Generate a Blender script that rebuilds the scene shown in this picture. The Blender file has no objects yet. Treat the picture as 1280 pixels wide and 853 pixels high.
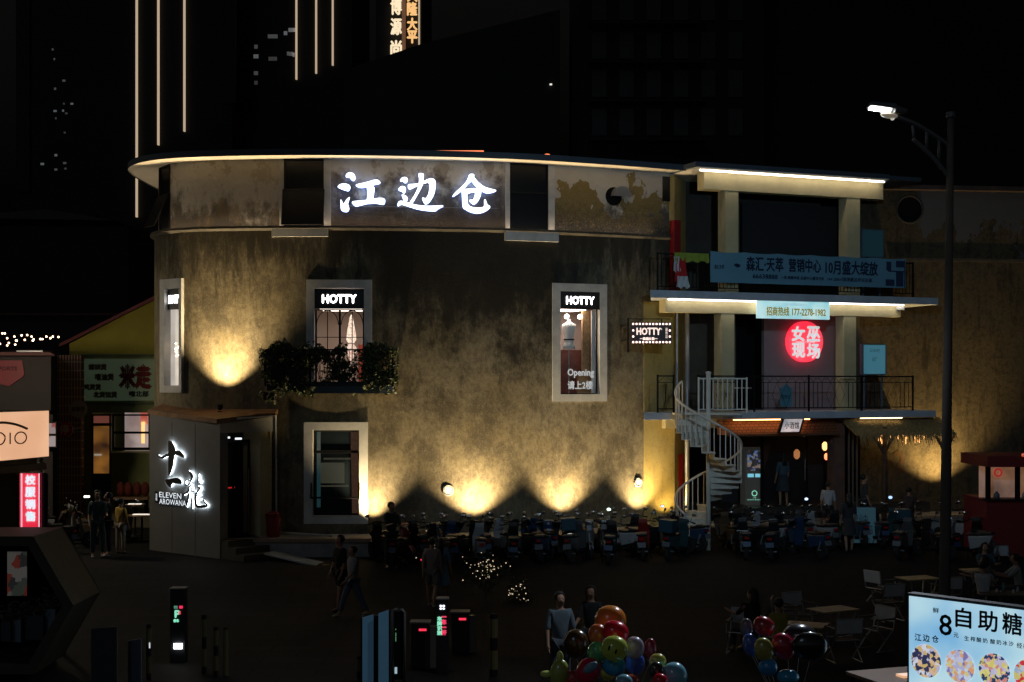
import bpy, bmesh, math, random
from mathutils import Matrix, Vector
rnd = random.Random(11)
S = bpy.context.scene
COL = S.collection
F, CX, HZ, CZ = 1778.0, 640.0, 480.0, 5.3          # survey constants: lens in pixels, horizon row, eye height

def at(px, py, Y):                                  # a surveyed pixel at distance Y -> world point
    return Vector(((px-CX)*Y/F, Y, CZ-(py-HZ)*Y/F))
def zat(py, Y): return CZ-(py-HZ)*Y/F

# ---------------------------------------------------------------- materials
MATS = {}
def mat(name, col=(.5,.5,.5), rough=.7, metal=0, emit=None, es=0, bump=0, vary=0, vscale=3, spec=.5, coat=0, alpha=1, trans=0):
    if name in MATS: return MATS[name]
    m = bpy.data.materials.new(name); m.use_nodes = True; MATS[name] = m
    nt = m.node_tree; b = nt.nodes['Principled BSDF']
    b.inputs['Base Color'].default_value = (*col, 1)
    b.inputs['Roughness'].default_value = rough
    b.inputs['Metallic'].default_value = metal
    b.inputs['Specular IOR Level'].default_value = spec
    b.inputs['Coat Weight'].default_value = coat
    b.inputs['Alpha'].default_value = alpha
    b.inputs['Transmission Weight'].default_value = trans
    if emit:
        b.inputs['Emission Color'].default_value = (*emit, 1)
        b.inputs['Emission Strength'].default_value = es
    if vary or bump:
        tc = nt.nodes.new('ShaderNodeTexCoord'); no = nt.nodes.new('ShaderNodeTexNoise')
        no.inputs['Scale'].default_value = vscale; no.inputs['Detail'].default_value = 6; no.inputs['Roughness'].default_value = .65
        nt.links.new(tc.outputs['Object'], no.inputs['Vector'])
        if vary:
            r = nt.nodes.new('ShaderNodeValToRGB')
            r.color_ramp.elements[0].position = .3; r.color_ramp.elements[1].position = .7
            r.color_ramp.elements[0].color = (*[c*(1-vary) for c in col], 1)
            r.color_ramp.elements[1].color = (*[min(1, c*(1+vary*.5)) for c in col], 1)
            nt.links.new(no.outputs['Fac'], r.inputs['Fac']); nt.links.new(r.outputs['Color'], b.inputs['Base Color'])
        if bump:
            bp = nt.nodes.new('ShaderNodeBump'); bp.inputs['Strength'].default_value = bump; bp.inputs['Distance'].default_value = .02
            nt.links.new(no.outputs['Fac'], bp.inputs['Height']); nt.links.new(bp.outputs['Normal'], b.inputs['Normal'])
    return m
def glow(name, col, es, base=None):
    return mat(name, base or (.8,.8,.8), .5, emit=col, es=es)

# ---------------------------------------------------------------- mesh builder
class MB:
    def __init__(s, M=None): s.v=[]; s.f=[]; s.M=M or Matrix()
    def add(s, vs, fs, M=None):
        T = s.M @ M if M else s.M
        n = len(s.v); s.v += [T @ Vector(v) for v in vs]; s.f += [[n+i for i in f] for f in fs]; return s
    def box(s, x0,y0,z0,x1,y1,z1, M=None):
        v=[(x,y,z) for x in (x0,x1) for y in (y0,y1) for z in (z0,z1)]
        return s.add(v, [(0,1,3,2),(4,6,7,5),(0,4,5,1),(2,3,7,6),(0,2,6,4),(1,5,7,3)], M)
    def bx(s, c, d, M=None): return s.box(c[0]-d[0]/2,c[1]-d[1]/2,c[2]-d[2]/2,c[0]+d[0]/2,c[1]+d[1]/2,c[2]+d[2]/2, M)
    def hexa(s, p, M=None):   # 8 points: bottom 4 then top 4
        return s.add(p, [(3,2,1,0),(4,5,6,7),(0,1,5,4),(1,2,6,5),(2,3,7,6),(3,0,4,7)], M)
    def prism(s, poly, y0, y1, M=None, plane='xz'):   # polygon extruded
        n=len(poly)
        if plane=='xz': a=[(x,y0,z) for x,z in poly]; b=[(x,y1,z) for x,z in poly]
        elif plane=='xy': a=[(x,y,y0) for x,y in poly]; b=[(x,y,y1) for x,y in poly]
        else: a=[(y0,x,z) for x,z in poly]; b=[(y1,x,z) for x,z in poly]
        return s.add(a+b, [tuple(range(n)), tuple(range(2*n-1,n-1,-1))]+[(i,i+n,(i+1)%n+n,(i+1)%n) for i in range(n)], M)
    def tube(s, pts, r, n=8, M=None, cap=True):
        pts=[Vector(p) for p in pts]; k=len(pts); rr = r if isinstance(r,(list,tuple)) else [r]*k
        vs=[]; ref=None
        for i,p in enumerate(pts):
            t=(pts[min(i+1,k-1)]-pts[max(i-1,0)])
            if t.length<1e-9: t=Vector((0,0,1))
            t.normalize()
            if ref is None: ref = Vector((0,0,1)) if abs(t.z)<.9 else Vector((1,0,0))
            a=t.cross(ref)
            if a.length<1e-4: a=t.cross(Vector((0,1,0)))
            a.normalize(); b=t.cross(a); ref=b.cross(t) if False else ref
            for j in range(n):
                q=2*math.pi*j/n; vs.append(p+(a*math.cos(q)+b*math.sin(q))*rr[i])
        fs=[(i*n+j,i*n+(j+1)%n,(i+1)*n+(j+1)%n,(i+1)*n+j) for i in range(k-1) for j in range(n)]
        if cap: fs += [tuple(range(n-1,-1,-1)), tuple(range((k-1)*n,k*n))]
        return s.add(vs, fs, M)
    def lathe(s, prof, n=16, M=None, caps=True):   # (r,z) around z
        vs=[(r*math.cos(2*math.pi*j/n), r*math.sin(2*math.pi*j/n), z) for r,z in prof for j in range(n)]
        k=len(prof)
        fs=[(i*n+j,i*n+(j+1)%n,(i+1)*n+(j+1)%n,(i+1)*n+j) for i in range(k-1) for j in range(n)]
        if caps and prof[0][0]>1e-4: fs.append(tuple(range(n-1,-1,-1)))
        if caps and prof[-1][0]>1e-4: fs.append(tuple(range((k-1)*n,k*n)))
        return s.add(vs, fs, M)
    def ball(s, c, r, n=12, M=None):
        r = r if isinstance(r,(tuple,list)) else (r,r,r)
        T = Matrix.Translation(c) @ Matrix.Diagonal((r[0],r[1],r[2],1))
        if M: T = M @ T
        return s.lathe([(max(1e-5,math.sin(math.pi*i/(n//2+2))), -math.cos(math.pi*i/(n//2+2))) for i in range(n//2+3)], n, T)
    def build(s, name, m, parent=None, world=True, smooth=False, bevel=0):
        me=bpy.data.meshes.new(name)
        vs=s.v
        if parent is not None and world:
            I=wm(parent).inverted(); vs=[I@v for v in vs]
        me.from_pydata([tuple(v) for v in vs], [], s.f); me.validate()
        bm=bmesh.new(); bm.from_mesh(me)
        bmesh.ops.remove_doubles(bm, verts=bm.verts, dist=1e-5)
        bmesh.ops.recalc_face_normals(bm, faces=bm.faces)
        if bevel:
            bmesh.ops.bevel(bm, geom=[e for e in bm.edges if e.is_manifold and e.calc_face_angle(0)>.6], offset=bevel, segments=2, profile=.6, affect='EDGES')
        bm.to_mesh(me); bm.free()
        if smooth:
            for p in me.polygons: p.use_smooth=True
        for mm in (m if isinstance(m,(list,tuple)) else [m]): me.materials.append(mm)
        o=bpy.data.objects.new(name, me); COL.objects.link(o)
        if parent is not None: o.parent=parent
        return o
def wm(o):
    return (wm(o.parent) if o.parent else Matrix()) @ o.matrix_basis
def T(x,y=0,z=0): return Matrix.Translation(x if not isinstance(x,(int,float)) else (x,y,z))
def Rz(a): return Matrix.Rotation(a,4,'Z')
def Rx(a): return Matrix.Rotation(a,4,'X')
def Ry(a): return Matrix.Rotation(a,4,'Y')
rad=math.radians
def thing(name, label, cat, loc=(0,0,0), rz=0, group=None):
    o=bpy.data.objects.new(name, None); COL.objects.link(o); o.empty_display_size=.2
    o.matrix_basis = T(Vector(loc)) @ Rz(rz)
    o['label']=label; o['category']=cat
    if group: o['group']=group
    return o
def tag(o, label, cat, group=None):
    o['label']=label; o['category']=cat
    if group: o['group']=group
    return o
def solo(mb, name, m, label, cat, loc, group=None, **k):   # one-mesh thing with its origin at loc
    o=mb.build(name, m, None, **k); o.data.transform(T(-Vector(loc))); o.location=Vector(loc)
    return tag(o,label,cat,group)
def setting(mb, name, m, kind='structure', **k):
    o=mb.build(name, m, None, **k); o['kind']=kind; return o
def copy_tree(o, parent=None):
    c=o.copy(); COL.objects.link(c); c.parent=parent
    for ch in list(o.children): copy_tree(ch, c)
    return c

def text_geo(body, height, width=None, bold=0.0, spacing=1.0):
    cu=bpy.data.curves.new('lettering','FONT'); cu.body=body; cu.size=1; cu.resolution_u=2
    cu.space_character=spacing
    o=bpy.data.objects.new('lettering',cu); COL.objects.link(o)
    me=bpy.data.meshes.new_from_object(o.evaluated_get(bpy.context.evaluated_depsgraph_get()))
    bpy.data.objects.remove(o); bpy.data.curves.remove(cu)
    vs=[v.co.copy() for v in me.vertices]; fs=[tuple(p.vertices) for p in me.polygons]; bpy.data.meshes.remove(me)
    if not vs: return [],[]
    x0=min(v.x for v in vs); x1=max(v.x for v in vs); y0=min(v.y for v in vs); y1=max(v.y for v in vs)
    sy=height/(y1-y0); sx=width/(x1-x0) if width else sy
    vs=[Vector(((v.x-(x0+x1)/2)*sx, 0, (v.y-(y0+y1)/2)*sy)) for v in vs]
    if bold:
        V=[];FF=[]
        for k,(dx,dz) in enumerate([(0,0),(bold,0),(-bold,0),(0,bold),(0,-bold)]):
            n=len(V); V+=[v+Vector((dx,-.0012*k,dz)) for v in vs]; FF+=[tuple(n+i for i in f) for f in fs]
        vs,fs=V,FF
    return vs,fs
def text(body, height, M, m, parent, name='lettering', width=None, bold=0, spacing=1.0):
    vs,fs=text_geo(body,height,width,bold,spacing)      # M: local frame, x right, z up, facing -y
    mb=MB(M); mb.v=[M@v for v in vs]; mb.f=[list(f) for f in fs]
    me=bpy.data.meshes.new(name)
    I=wm(parent).inverted() if parent is not None else Matrix()
    me.from_pydata([tuple(I@v) for v in mb.v],[],mb.f); me.materials.append(m)
    o=bpy.data.objects.new(name,me); COL.objects.link(o)
    if parent is not None: o.parent=parent
    return o
def crom(P, closed=True, k=4):
    n=len(P); out=[]
    for i in range(n if closed else n-1):
        g=lambda j: P[j%n] if closed else P[max(0,min(n-1,j))]
        p0,p1,p2,p3=g(i-1),g(i),g(i+1),g(i+2)
        for q in range(k):
            t=q/k
            out.append(tuple(.5*((2*b)+(-a+c)*t+(2*a-5*b+4*c-d)*t*t+(-a+3*b-3*c+d)*t**3) for a,b,c,d in zip(p0,p1,p2,p3)))
    if not closed: out.append(tuple(P[-1]))
    return out
def brush(P):   # (x,y,w) centreline -> outline polygon
    P=crom(P,False,4); L=[];R=[]
    for i,p in enumerate(P):
        a=P[max(0,i-1)]; b=P[min(len(P)-1,i+1)]; dx,dy=b[0]-a[0],b[1]-a[1]; l=math.hypot(dx,dy) or 1
        nx,ny=-dy/l*p[2]/2,dx/l*p[2]/2; L.append((p[0]+nx,p[1]+ny)); R.append((p[0]-nx,p[1]-ny))
    return L,R
# ---------------------------------------------------------------- special procedural materials
def nodes(m): return m.node_tree.nodes, m.node_tree.links
def plaster(name, kind):
    m=mat(name, rough=.95, spec=.15); N,L=nodes(m); b=N['Principled BSDF']
    geo=N.new('ShaderNodeNewGeometry')
    def noise(scale, detail=5, sx=1, sz=1, rough=.6, loc=0):
        mp=N.new('ShaderNodeMapping'); mp.inputs['Scale'].default_value=(sx,sx,sz); mp.inputs['Location'].default_value=(loc,loc,loc)
        n=N.new('ShaderNodeTexNoise'); n.inputs['Scale'].default_value=scale; n.inputs['Detail'].default_value=detail; n.inputs['Roughness'].default_value=rough
        L.new(geo.outputs['Position'],mp.inputs['Vector']); L.new(mp.outputs['Vector'],n.inputs['Vector']); return n.outputs['Fac']
    sep=N.new('ShaderNodeSeparateXYZ'); L.new(geo.outputs['Position'],sep.inputs[0])
    def rng(x,a,b_,c=0,d=1,smooth=False):
        r=N.new('ShaderNodeMapRange'); r.clamp=True
        if smooth: r.interpolation_type='SMOOTHSTEP'
        L.new(x,r.inputs[0])
        for i,v in enumerate((a,b_,c,d)): r.inputs[i+1].default_value=v
        return r.outputs[0]
    def op(o,x,y):
        k=N.new('ShaderNodeMath'); k.operation=o
        for i,v in enumerate((x,y)):
            if isinstance(v,(int,float)): k.inputs[i].default_value=v
            else: L.new(v,k.inputs[i])
        return k.outputs[0]
    def mix(f,a,c):
        k=N.new('ShaderNodeMix'); k.data_type='RGBA'
        if isinstance(f,(int,float)): k.inputs[0].default_value=f
        else: L.new(f,k.inputs[0])
        for i,v in ((6,a),(7,c)):
            if isinstance(v,tuple): k.inputs[i].default_value=(*v,1)
            else: L.new(v,k.inputs[i])
        return k.outputs[2]
    X,Z=sep.outputs['X'],sep.outputs['Z']
    fine=noise(7,8,rough=.75); scr=noise(7,9,sx=1.2,sz=.62,rough=.8,loc=31); big=noise(.5,6,loc=7); streak=noise(2.0,7,sx=1.6,sz=.34,rough=.72); grain=noise(28,4)
    if kind=='lower':
        c=mix(rng(big,.35,.65), (.205,.168,.095), (.24,.208,.145))
        blot=noise(1.1,7,sz=.8,rough=.72,loc=21)
        c=mix(rng(blot,.46,.60,0,.85), c, (.075,.064,.045))
        c=mix(rng(fine,.42,.68,0,.65), c, (.11,.088,.055))
        c=mix(rng(grain,.5,.7,0,.3), c, (.36,.33,.25))
        c=mix(rng(scr,.47,.62,0,.5), c, (.07,.06,.045)); c=mix(rng(scr,.34,.45,.28,0), c, (.33,.30,.24))
        st=rng(op('ADD',streak,rng(Z,6.5,9.8,-.10,.12)),.48,.66,0,.75)
        c=mix(st,c,(.055,.048,.036))
        # black mould down the middle, with the wall's unlit darkness painted in
        mx=op('MULTIPLY',rng(X,-5.0,-3.4,0,1,True),rng(X,.8,3.4,1,0,True))
        mz=op('MULTIPLY',mx,rng(op('ADD',Z,op('ADD',rng(streak,.3,.7,-.9,.9),rng(blot,.3,.7,-1.5,1.5))),5.0,7.9,0,1,True))
        c=mix(op('MULTIPLY',mz,.9),c,(.022,.02,.017))
        md=op('MULTIPLY',op('MULTIPLY',rng(op('ADD',Z,rng(streak,.3,.7,-1.0,1.0)),8.3,9.5,0,1,True),.78),rng(X,-9.5,-7,.5,1))
        c=mix(md,c,(.04,.036,.028))
    elif kind=='upper':
        c=mix(rng(big,.4,.6),(.52,.49,.44),(.44,.41,.37))
        c=mix(rng(fine,.5,.72,0,.35),c,(.33,.29,.23))
        # grime creeping up from the ledge
        gs=noise(1.3,8,sx=1,sz=.55,rough=.75,loc=41)
        g=rng(op('ADD',op('SUBTRACT',Z,rng(gs,.3,.7,-.75,.8)),rng(fine,.3,.7,-.15,.15)),10.0,10.8,1,0,True)
        c=mix(op('MULTIPLY',g,.9),c,(.06,.053,.045))
        # brown bloom round the sign
        bz=op('MULTIPLY',op('MULTIPLY',rng(X,-5.4,-5.0,0,1,True),rng(X,-.4,0,1,0,True)),rng(op('ADD',Z,rng(noise(1.3,6,loc=3),.3,.7,-.9,.9)),10.7,11.3,1,0))
        c=mix(op('MULTIPLY',rng(noise(1.5,8,sz=.7,rough=.7,loc=55),.55,.58),rng(X,.9,1.1,.55,0)),c,(.17,.125,.08))
        c=mix(op('MULTIPLY',bz,.85),c,(.06,.048,.042))
        # ochre under-coat where the white has peeled, right of the second window
        pk=noise(.85,9,sx=1,sz=.8,rough=.66,loc=11)
        pe=op('MULTIPLY',rng(X,1.15,1.3),rng(op('SUBTRACT',op('ADD',Z,0),rng(pk,.3,.7,-1.25,1.25)),10.85,10.9,1,0))
        c2=mix(rng(op('ADD',Z,rng(fine,.3,.7,-.3,.3)),9.95,10.7),(.055,.05,.042),(.22,.16,.06))
        c2=mix(rng(grain,.56,.66,0,.5),c2,(.32,.31,.3))
        c=mix(pe,c,c2)
    elif kind=='yellow':
        c=mix(rng(big,.35,.65),(.42,.32,.10),(.36,.29,.13))
        c=mix(rng(fine,.5,.7,0,.5),c,(.22,.16,.06))
        c=mix(rng(streak,.52,.68,0,.6),c,(.14,.11,.05))
    elif kind=='wing':
        c=mix(rng(big,.35,.65),(.14,.105,.06),(.10,.08,.05))
        c=mix(rng(fine,.45,.66,0,.8),c,(.045,.035,.024))
        c=mix(rng(streak,.5,.64,0,.6),c,(.028,.025,.02))
        pk=noise(.8,7,sz=.6,rough=.7,loc=5)
        up=rng(op('SUBTRACT',Z,rng(pk,.3,.7,-1.1,1.6)),10.3,10.36)
        c=mix(op('MULTIPLY',up,rng(X,13.6,13.8)),c,(.13,.125,.125))
    L.new(c,b.inputs['Base Color'])
    bp=N.new('ShaderNodeBump'); bp.inputs['Strength'].default_value=.35; bp.inputs['Distance'].default_value=.03
    L.new(op('ADD',fine,op('MULTIPLY',grain,.4)),bp.inputs['Height']); L.new(bp.outputs['Normal'],b.inputs['Normal'])
    return m
def asphalt():
    m=mat('asphalt',rough=.9,spec=.08); N,L=nodes(m); b=N['Principled BSDF']
    g=N.new('ShaderNodeNewGeometry'); a=N.new('ShaderNodeTexNoise'); a.inputs['Scale'].default_value=.35; a.inputs['Detail'].default_value=8
    c=N.new('ShaderNodeTexNoise'); c.inputs['Scale'].default_value=40; c.inputs['Detail'].default_value=3
    for n in (a,c): L.new(g.outputs['Position'],n.inputs['Vector'])
    r=N.new('ShaderNodeValToRGB'); r.color_ramp.elements[0].position=.35; r.color_ramp.elements[1].position=.7
    r.color_ramp.elements[0].color=(.011,.011,.0115,1); r.color_ramp.elements[1].color=(.022,.021,.020,1)
    L.new(a.outputs['Fac'],r.inputs['Fac'])
    bk=N.new('ShaderNodeTexBrick'); bk.inputs['Scale'].default_value=1; bk.inputs['Brick Width'].default_value=1.2; bk.inputs['Row Height'].default_value=.6; bk.inputs['Mortar Size'].default_value=.018
    bk.inputs['Color1'].default_value=(1,1,1,1); bk.inputs['Color2'].default_value=(.72,.72,.74,1); bk.inputs['Mortar'].default_value=(.3,.3,.3,1); L.new(g.outputs['Position'],bk.inputs['Vector'])
    mu=N.new('ShaderNodeMix'); mu.data_type='RGBA'; mu.blend_type='MULTIPLY'; mu.inputs[0].default_value=1; L.new(r.outputs['Color'],mu.inputs[6]); L.new(bk.outputs['Color'],mu.inputs[7]); L.new(mu.outputs[2],b.inputs['Base Color'])
    rr=N.new('ShaderNodeMapRange'); L.new(a.outputs['Fac'],rr.inputs[0]); rr.inputs[3].default_value=.7; rr.inputs[4].default_value=1; L.new(rr.outputs[0],b.inputs['Roughness'])
    bp=N.new('ShaderNodeBump'); bp.inputs['Strength'].default_value=.4; bp.inputs['Distance'].default_value=.01
    L.new(c.outputs['Fac'],bp.inputs['Height']); L.new(bp.outputs['Normal'],b.inputs['Normal'])
    return m
def grid_mat(name, c1, c2, sx, sz, w=.06, rough=.6, off=0):
    m=mat(name,rough=rough); N,L=nodes(m); b=N['Principled BSDF']
    tc=N.new('ShaderNodeTexCoord'); br=N.new('ShaderNodeTexBrick'); br.offset=off
    mp=N.new('ShaderNodeMapping'); mp.inputs['Rotation'].default_value=(rad(90),0,0)
    L.new(tc.outputs['Object'],mp.inputs[0]); L.new(mp.outputs[0],br.inputs['Vector'])
    br.inputs['Scale'].default_value=1; br.inputs['Brick Width'].default_value=sx; br.inputs['Row Height'].default_value=sz
    br.inputs['Mortar Size'].default_value=w; br.inputs['Color1'].default_value=(*c1,1); br.inputs['Color2'].default_value=(*[x*.75 for x in c1],1); br.inputs['Mortar'].default_value=(*c2,1)
    L.new(br.outputs['Color'],b.inputs['Base Color']); return m
def spotted(name, cols, scale, es):      # printed food picture on a light box: cells of colour
    m=mat(name,(.05,.05,.05)); N,L=nodes(m); b=N['Principled BSDF']
    tc=N.new('ShaderNodeTexCoord'); v=N.new('ShaderNodeTexVoronoi'); v.inputs['Scale'].default_value=scale
    nz=N.new('ShaderNodeTexNoise'); nz.inputs['Scale'].default_value=scale*1.3; L.new(tc.outputs['Object'],nz.inputs['Vector'])
    vm=N.new('ShaderNodeVectorMath'); vm.operation='MULTIPLY_ADD'; L.new(nz.outputs['Color'],vm.inputs[0]); vm.inputs[1].default_value=(1.1/scale,)*3; L.new(tc.outputs['Object'],vm.inputs[2]); L.new(vm.outputs[0],v.inputs['Vector'])
    sp=N.new('ShaderNodeSeparateColor'); L.new(v.outputs['Color'],sp.inputs[0])
    r=N.new('ShaderNodeValToRGB'); r.color_ramp.interpolation='CONSTANT'
    while len(r.color_ramp.elements)<len(cols): r.color_ramp.elements.new(.5)
    for i,c in enumerate(cols): r.color_ramp.elements[i].position=i/len(cols); r.color_ramp.elements[i].color=(*c,1)
    L.new(sp.outputs[0],r.inputs['Fac']); L.new(r.outputs['Color'],b.inputs['Emission Color']); b.inputs['Emission Strength'].default_value=es
    return m
def gradglow(name, c1, c2, scale, es, axis='X'):
    m=mat(name,(.6,.6,.6),.4); N,L=nodes(m); b=N['Principled BSDF']
    tc=N.new('ShaderNodeTexCoord'); n=N.new('ShaderNodeTexNoise'); n.inputs['Scale'].default_value=scale; n.inputs['Detail'].default_value=2
    L.new(tc.outputs['Object'],n.inputs['Vector'])
    r=N.new('ShaderNodeValToRGB'); r.color_ramp.elements[0].position=.35; r.color_ramp.elements[1].position=.65
    r.color_ramp.elements[0].color=(*c1,1); r.color_ramp.elements[1].color=(*c2,1)
    L.new(n.outputs['Fac'],r.inputs['Fac']); L.new(r.outputs['Color'],b.inputs['Emission Color']); b.inputs['Emission Strength'].default_value=es
    return m

LOWER=plaster('stained_plaster','lower'); UPPER=plaster('white_band_plaster','upper'); YELLOW=plaster('yellow_plaster','yellow'); WINGM=plaster('wing_plaster','wing')
WHITE=mat('white_paint',(.62,.62,.6),.6,vary=.25,vscale=2,bump=.1)
SURR=mat('grey_surround',(.50,.50,.49),.8,vary=.25,vscale=2.5,bump=.15)
SOFFIT=mat('soffit_paint',(.86,.80,.70),.8,vary=.15,vscale=.7)
CREAM=mat('cream_render',(.60,.51,.29),.85,vary=.2,vscale=1.2,bump=.15)
FASCIA=mat('fascia_metal',(.06,.075,.095),.5)
SLAB=mat('slab_paint',(.52,.56,.62),.8,vary=.2,vscale=2)
CONC=mat('pale_concrete',(.36,.35,.34),.9,vary=.35,vscale=2,bump=.3)
BLACK=mat('black_metal',(.008,.008,.009),.6,spec=.2)
BLACKM=mat('matt_black',(.008,.008,.009),.9,spec=.1)
DARK=mat('dark_interior',(.02,.02,.022),.9,spec=.1)
STEEL=mat('painted_steel',(.55,.56,.56),.45,vary=.15,vscale=4)
GALV=mat('galvanised',(.30,.31,.33),.45,.5)
GLASS=mat('dark_glass',(.004,.005,.007),.35,spec=.25)
CLEAR=mat('clear_glass',(.9,.95,.95),.02,alpha=.12,spec=.5)
WOOD=mat('wood',(.33,.22,.11),.6,vary=.4,vscale=5)
TEAK=mat('table_wood',(.42,.33,.17),.5,vary=.3,vscale=8)
LEDW=glow('led_warm_white',(1,.86,.68),9)
RUB=mat('rubber',(.012,.012,.012),.85)
CHROME=mat('chrome',(.6,.6,.62),.2,1)
SOFFIT_FILL=15.0
# ---------------------------------------------------------------- ground
def gz(y): 
    t=max(0,min(1,(y-33)/5)); t=t*t*(3-2*t); return .5*t
ys=[2,12,20,26,30,32]+[33+.5*i for i in range(11)]+[39,41,44,48,55,70,100,160,300,600]
xs=[-400,-120,-60,-40,-30,-20,-15,-10,-5,0,5,10,15,20,30,40,60,120,400]
g=MB(); g.v=[Vector((x,y,gz(y))) for y in ys for x in xs]
nx=len(xs); g.f=[[j*nx+i,j*nx+i+1,(j+1)*nx+i+1,(j+1)*nx+i] for j in range(len(ys)-1) for i in range(nx-1)]
setting(g,'ground',asphalt(),smooth=True)

# ---------------------------------------------------------------- round warehouse
WP=[(-10.9,49.0),(-10.95,46.5),(-10.95,44.2),(-10.72,42.7),(-10.0,41.6),(-8.7,41.0),(-5.9,40.72),(-3,40.9),(0,41.45),(2.7,42.5),(4.98,43.6)]
WC=crom(WP,False,14)
WC=[Vector((p[0],p[1],0)) for p in WC]
def resample(c,step=.12):
    out=[c[0]]; acc=0
    for a,b in zip(c,c[1:]):
        l=(b-a).length; t=step-acc
        while t<=l: out.append(a.lerp(b,t/l)); t+=step
        acc=(l-(t-step))
    out.append(c[-1]); return out
WC=resample(WC,.1); NW=len(WC)
def wtan(i): d=WC[min(i+1,NW-1)]-WC[max(i-1,0)]; return d.normalized()
def wpt(u,off=0):          # u in samples, off metres outward (towards the street)
    u=max(0,min(NW-1.001,u)); i=int(u); t=wtan(i).lerp(wtan(min(i+1,NW-1)),u-i).normalized()
    n=Vector((t.y,-t.x,0)); return WC[i].lerp(WC[i+1],u-i)+n*off
def upx(px,off=0):         # sample index seen at pixel column px (frontmost crossing)
    pr=None
    for i in range(NW-1,0,-1):
        a=wpt(i,off); p=CX+F*a.x/a.y
        if p<=px:
            return i+(0 if pr is None else (px-p)/(pr-p))
        pr=p
    return 0
wh=thing('round_warehouse','old round-ended plaster warehouse with white roof edge, stained walls and stacked balconies','building',(-2,42,.5))
LZ0,LZ1,UZ1=.5,9.78,11.78
def openings_wall(z0,z1,off,ops,name,m,back=.0):
    # ops: list of (ua,ub,za,zb)
    us=sorted(set([float(i) for i in range(0,NW,2)]+[NW-1.0]+[u for o in ops for u in o[:2]])); zs=sorted(set([z0,z1]+[z0+(z1-z0)*k/12 for k in range(13)]+[z for o in ops for z in o[2:]]))
    mb=MB(); mb.v=[wpt(u,off)+Vector((0,0,z)) for u in us for z in zs]; k=len(zs)
    for i in range(len(us)-1):
        for j in range(k-1):
            uc=(us[i]+us[i+1])/2; zc=(zs[j]+zs[j+1])/2
            if any(o[0]<uc<o[1] and o[2]<zc<o[3] for o in ops): continue
            mb.f.append([i*k+j,(i+1)*k+j,(i+1)*k+j+1,i*k+j+1])
    return mb.build(name,m,wh,smooth=True)
def wframe(px0,px1,py0,py1,off=0):   # local frame on the wall behind a pixel box
    a=wpt(upx(px0,off),off); b=wpt(upx(px1,off),off); c=(a+b)/2; d=b-a; ang=math.atan2(d.y,d.x)
    z1=zat(py0,c.y); z0=zat(py1,c.y)
    return T(c)@Rz(ang), d.length/2, z0, z1
WIN={ # name: surround px0,px1,py0,py1, opening px0,px1,py0,py1, off
 'A':(203,230,349,491, 207.5,226,361,482, 0), 'B':(383,465,350,490, 393,455,360,489,0), 'C':(690,758,355,502, 700,749,365,493,0),
 'D':(380,460,528,655, 391,449,538,645,0)}
UPW={'U0':(199.5,213,206,289),'U1':(355,405,197,284),'U2':(637,685,203,290)}
ops=[]
for k,w in WIN.items():
    M,h,z0,z1=wframe(*w[4:8]); ops.append((upx(w[4]),upx(w[5]),z0,z1))
openings_wall(LZ0,LZ1,0,ops,'wall',LOWER)
ops=[]
for k,w in UPW.items():
    M,h,z0,z1=wframe(*w,off=-.12); ops.append((upx(w[0],-.12),upx(w[1],-.12),max(z0,LZ1+.03),min(z1,UZ1-.02)))
openings_wall(LZ1-.05,UZ1,-.12,ops,'upper_wall',UPPER)
# ledge between the two walls
mb=MB()
us=[float(i) for i in range(0,NW,2)]+[NW-1.0]
def ribbon(prof,us=us,closed=True):  # prof: list of (off,z)
    m=MB(); k=len(prof); m.v=[wpt(u,o)+Vector((0,0,z)) for u in us for o,z in prof]
    for i in range(len(us)-1):
        for j in range(k if closed else k-1): m.f.append([i*k+j,(i+1)*k+j,(i+1)*k+(j+1)%k,i*k+(j+1)%k])
    if closed: m.f+= [list(range(k)),[ (len(us)-1)*k+j for j in range(k)][::-1]]
    return m
ribbon([(-.13,LZ1+.03),(.02,LZ1+.02),(.12,LZ1+.035),(.14,LZ1-.03),(.03,LZ1-.08),(-.05,LZ1-.1)]).build('cornice',mat('cornice_grime',(.07,.062,.05),.9,vary=.5,vscale=2),wh)
# roof slab: white soffit, thin dark fascia
RU=[u for u in us]
rim=[wpt(u,.78) for u in RU]; 
extra=[Vector((6.3,44.0,0)),Vector((9,52,0)),Vector((-10.9,52,0))]
loop=rim+extra
m=MB(); n=len(loop)
m.v=[p+Vector((0,0,UZ1-.02)) for p in loop]+[Vector((-2,47,UZ1-.02))]; m.f=[[i,(i+1)%n,n] for i in range(n)]
m.build('soffit',SOFFIT,wh)
m=MB(); m.v=[p+Vector((0,0,UZ1-.06)) for p in loop]+[p+Vector((0,0,UZ1+.12)) for p in loop]+[Vector((-2,47,UZ1+.5))]
m.f=[[i,(i+1)%n,(i+1)%n+n,i+n] for i in range(n)]+[[i+n,(i+1)%n+n,2*n] for i in range(n)]
m.build('roof',FASCIA,wh)
# unseen warm strip added on the ledge to brighten soffit and white band
cs=[float(i) for i in range(10,NW-4,6)]
ribbon([(.055,LZ1+.022),(.085,LZ1+.026),(.085,LZ1+.03),(.055,LZ1+.03)],cs).build('soffit_fill',glow('soffit_fill_warm',(1,.74,.46),SOFFIT_FILL),wh)

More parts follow.
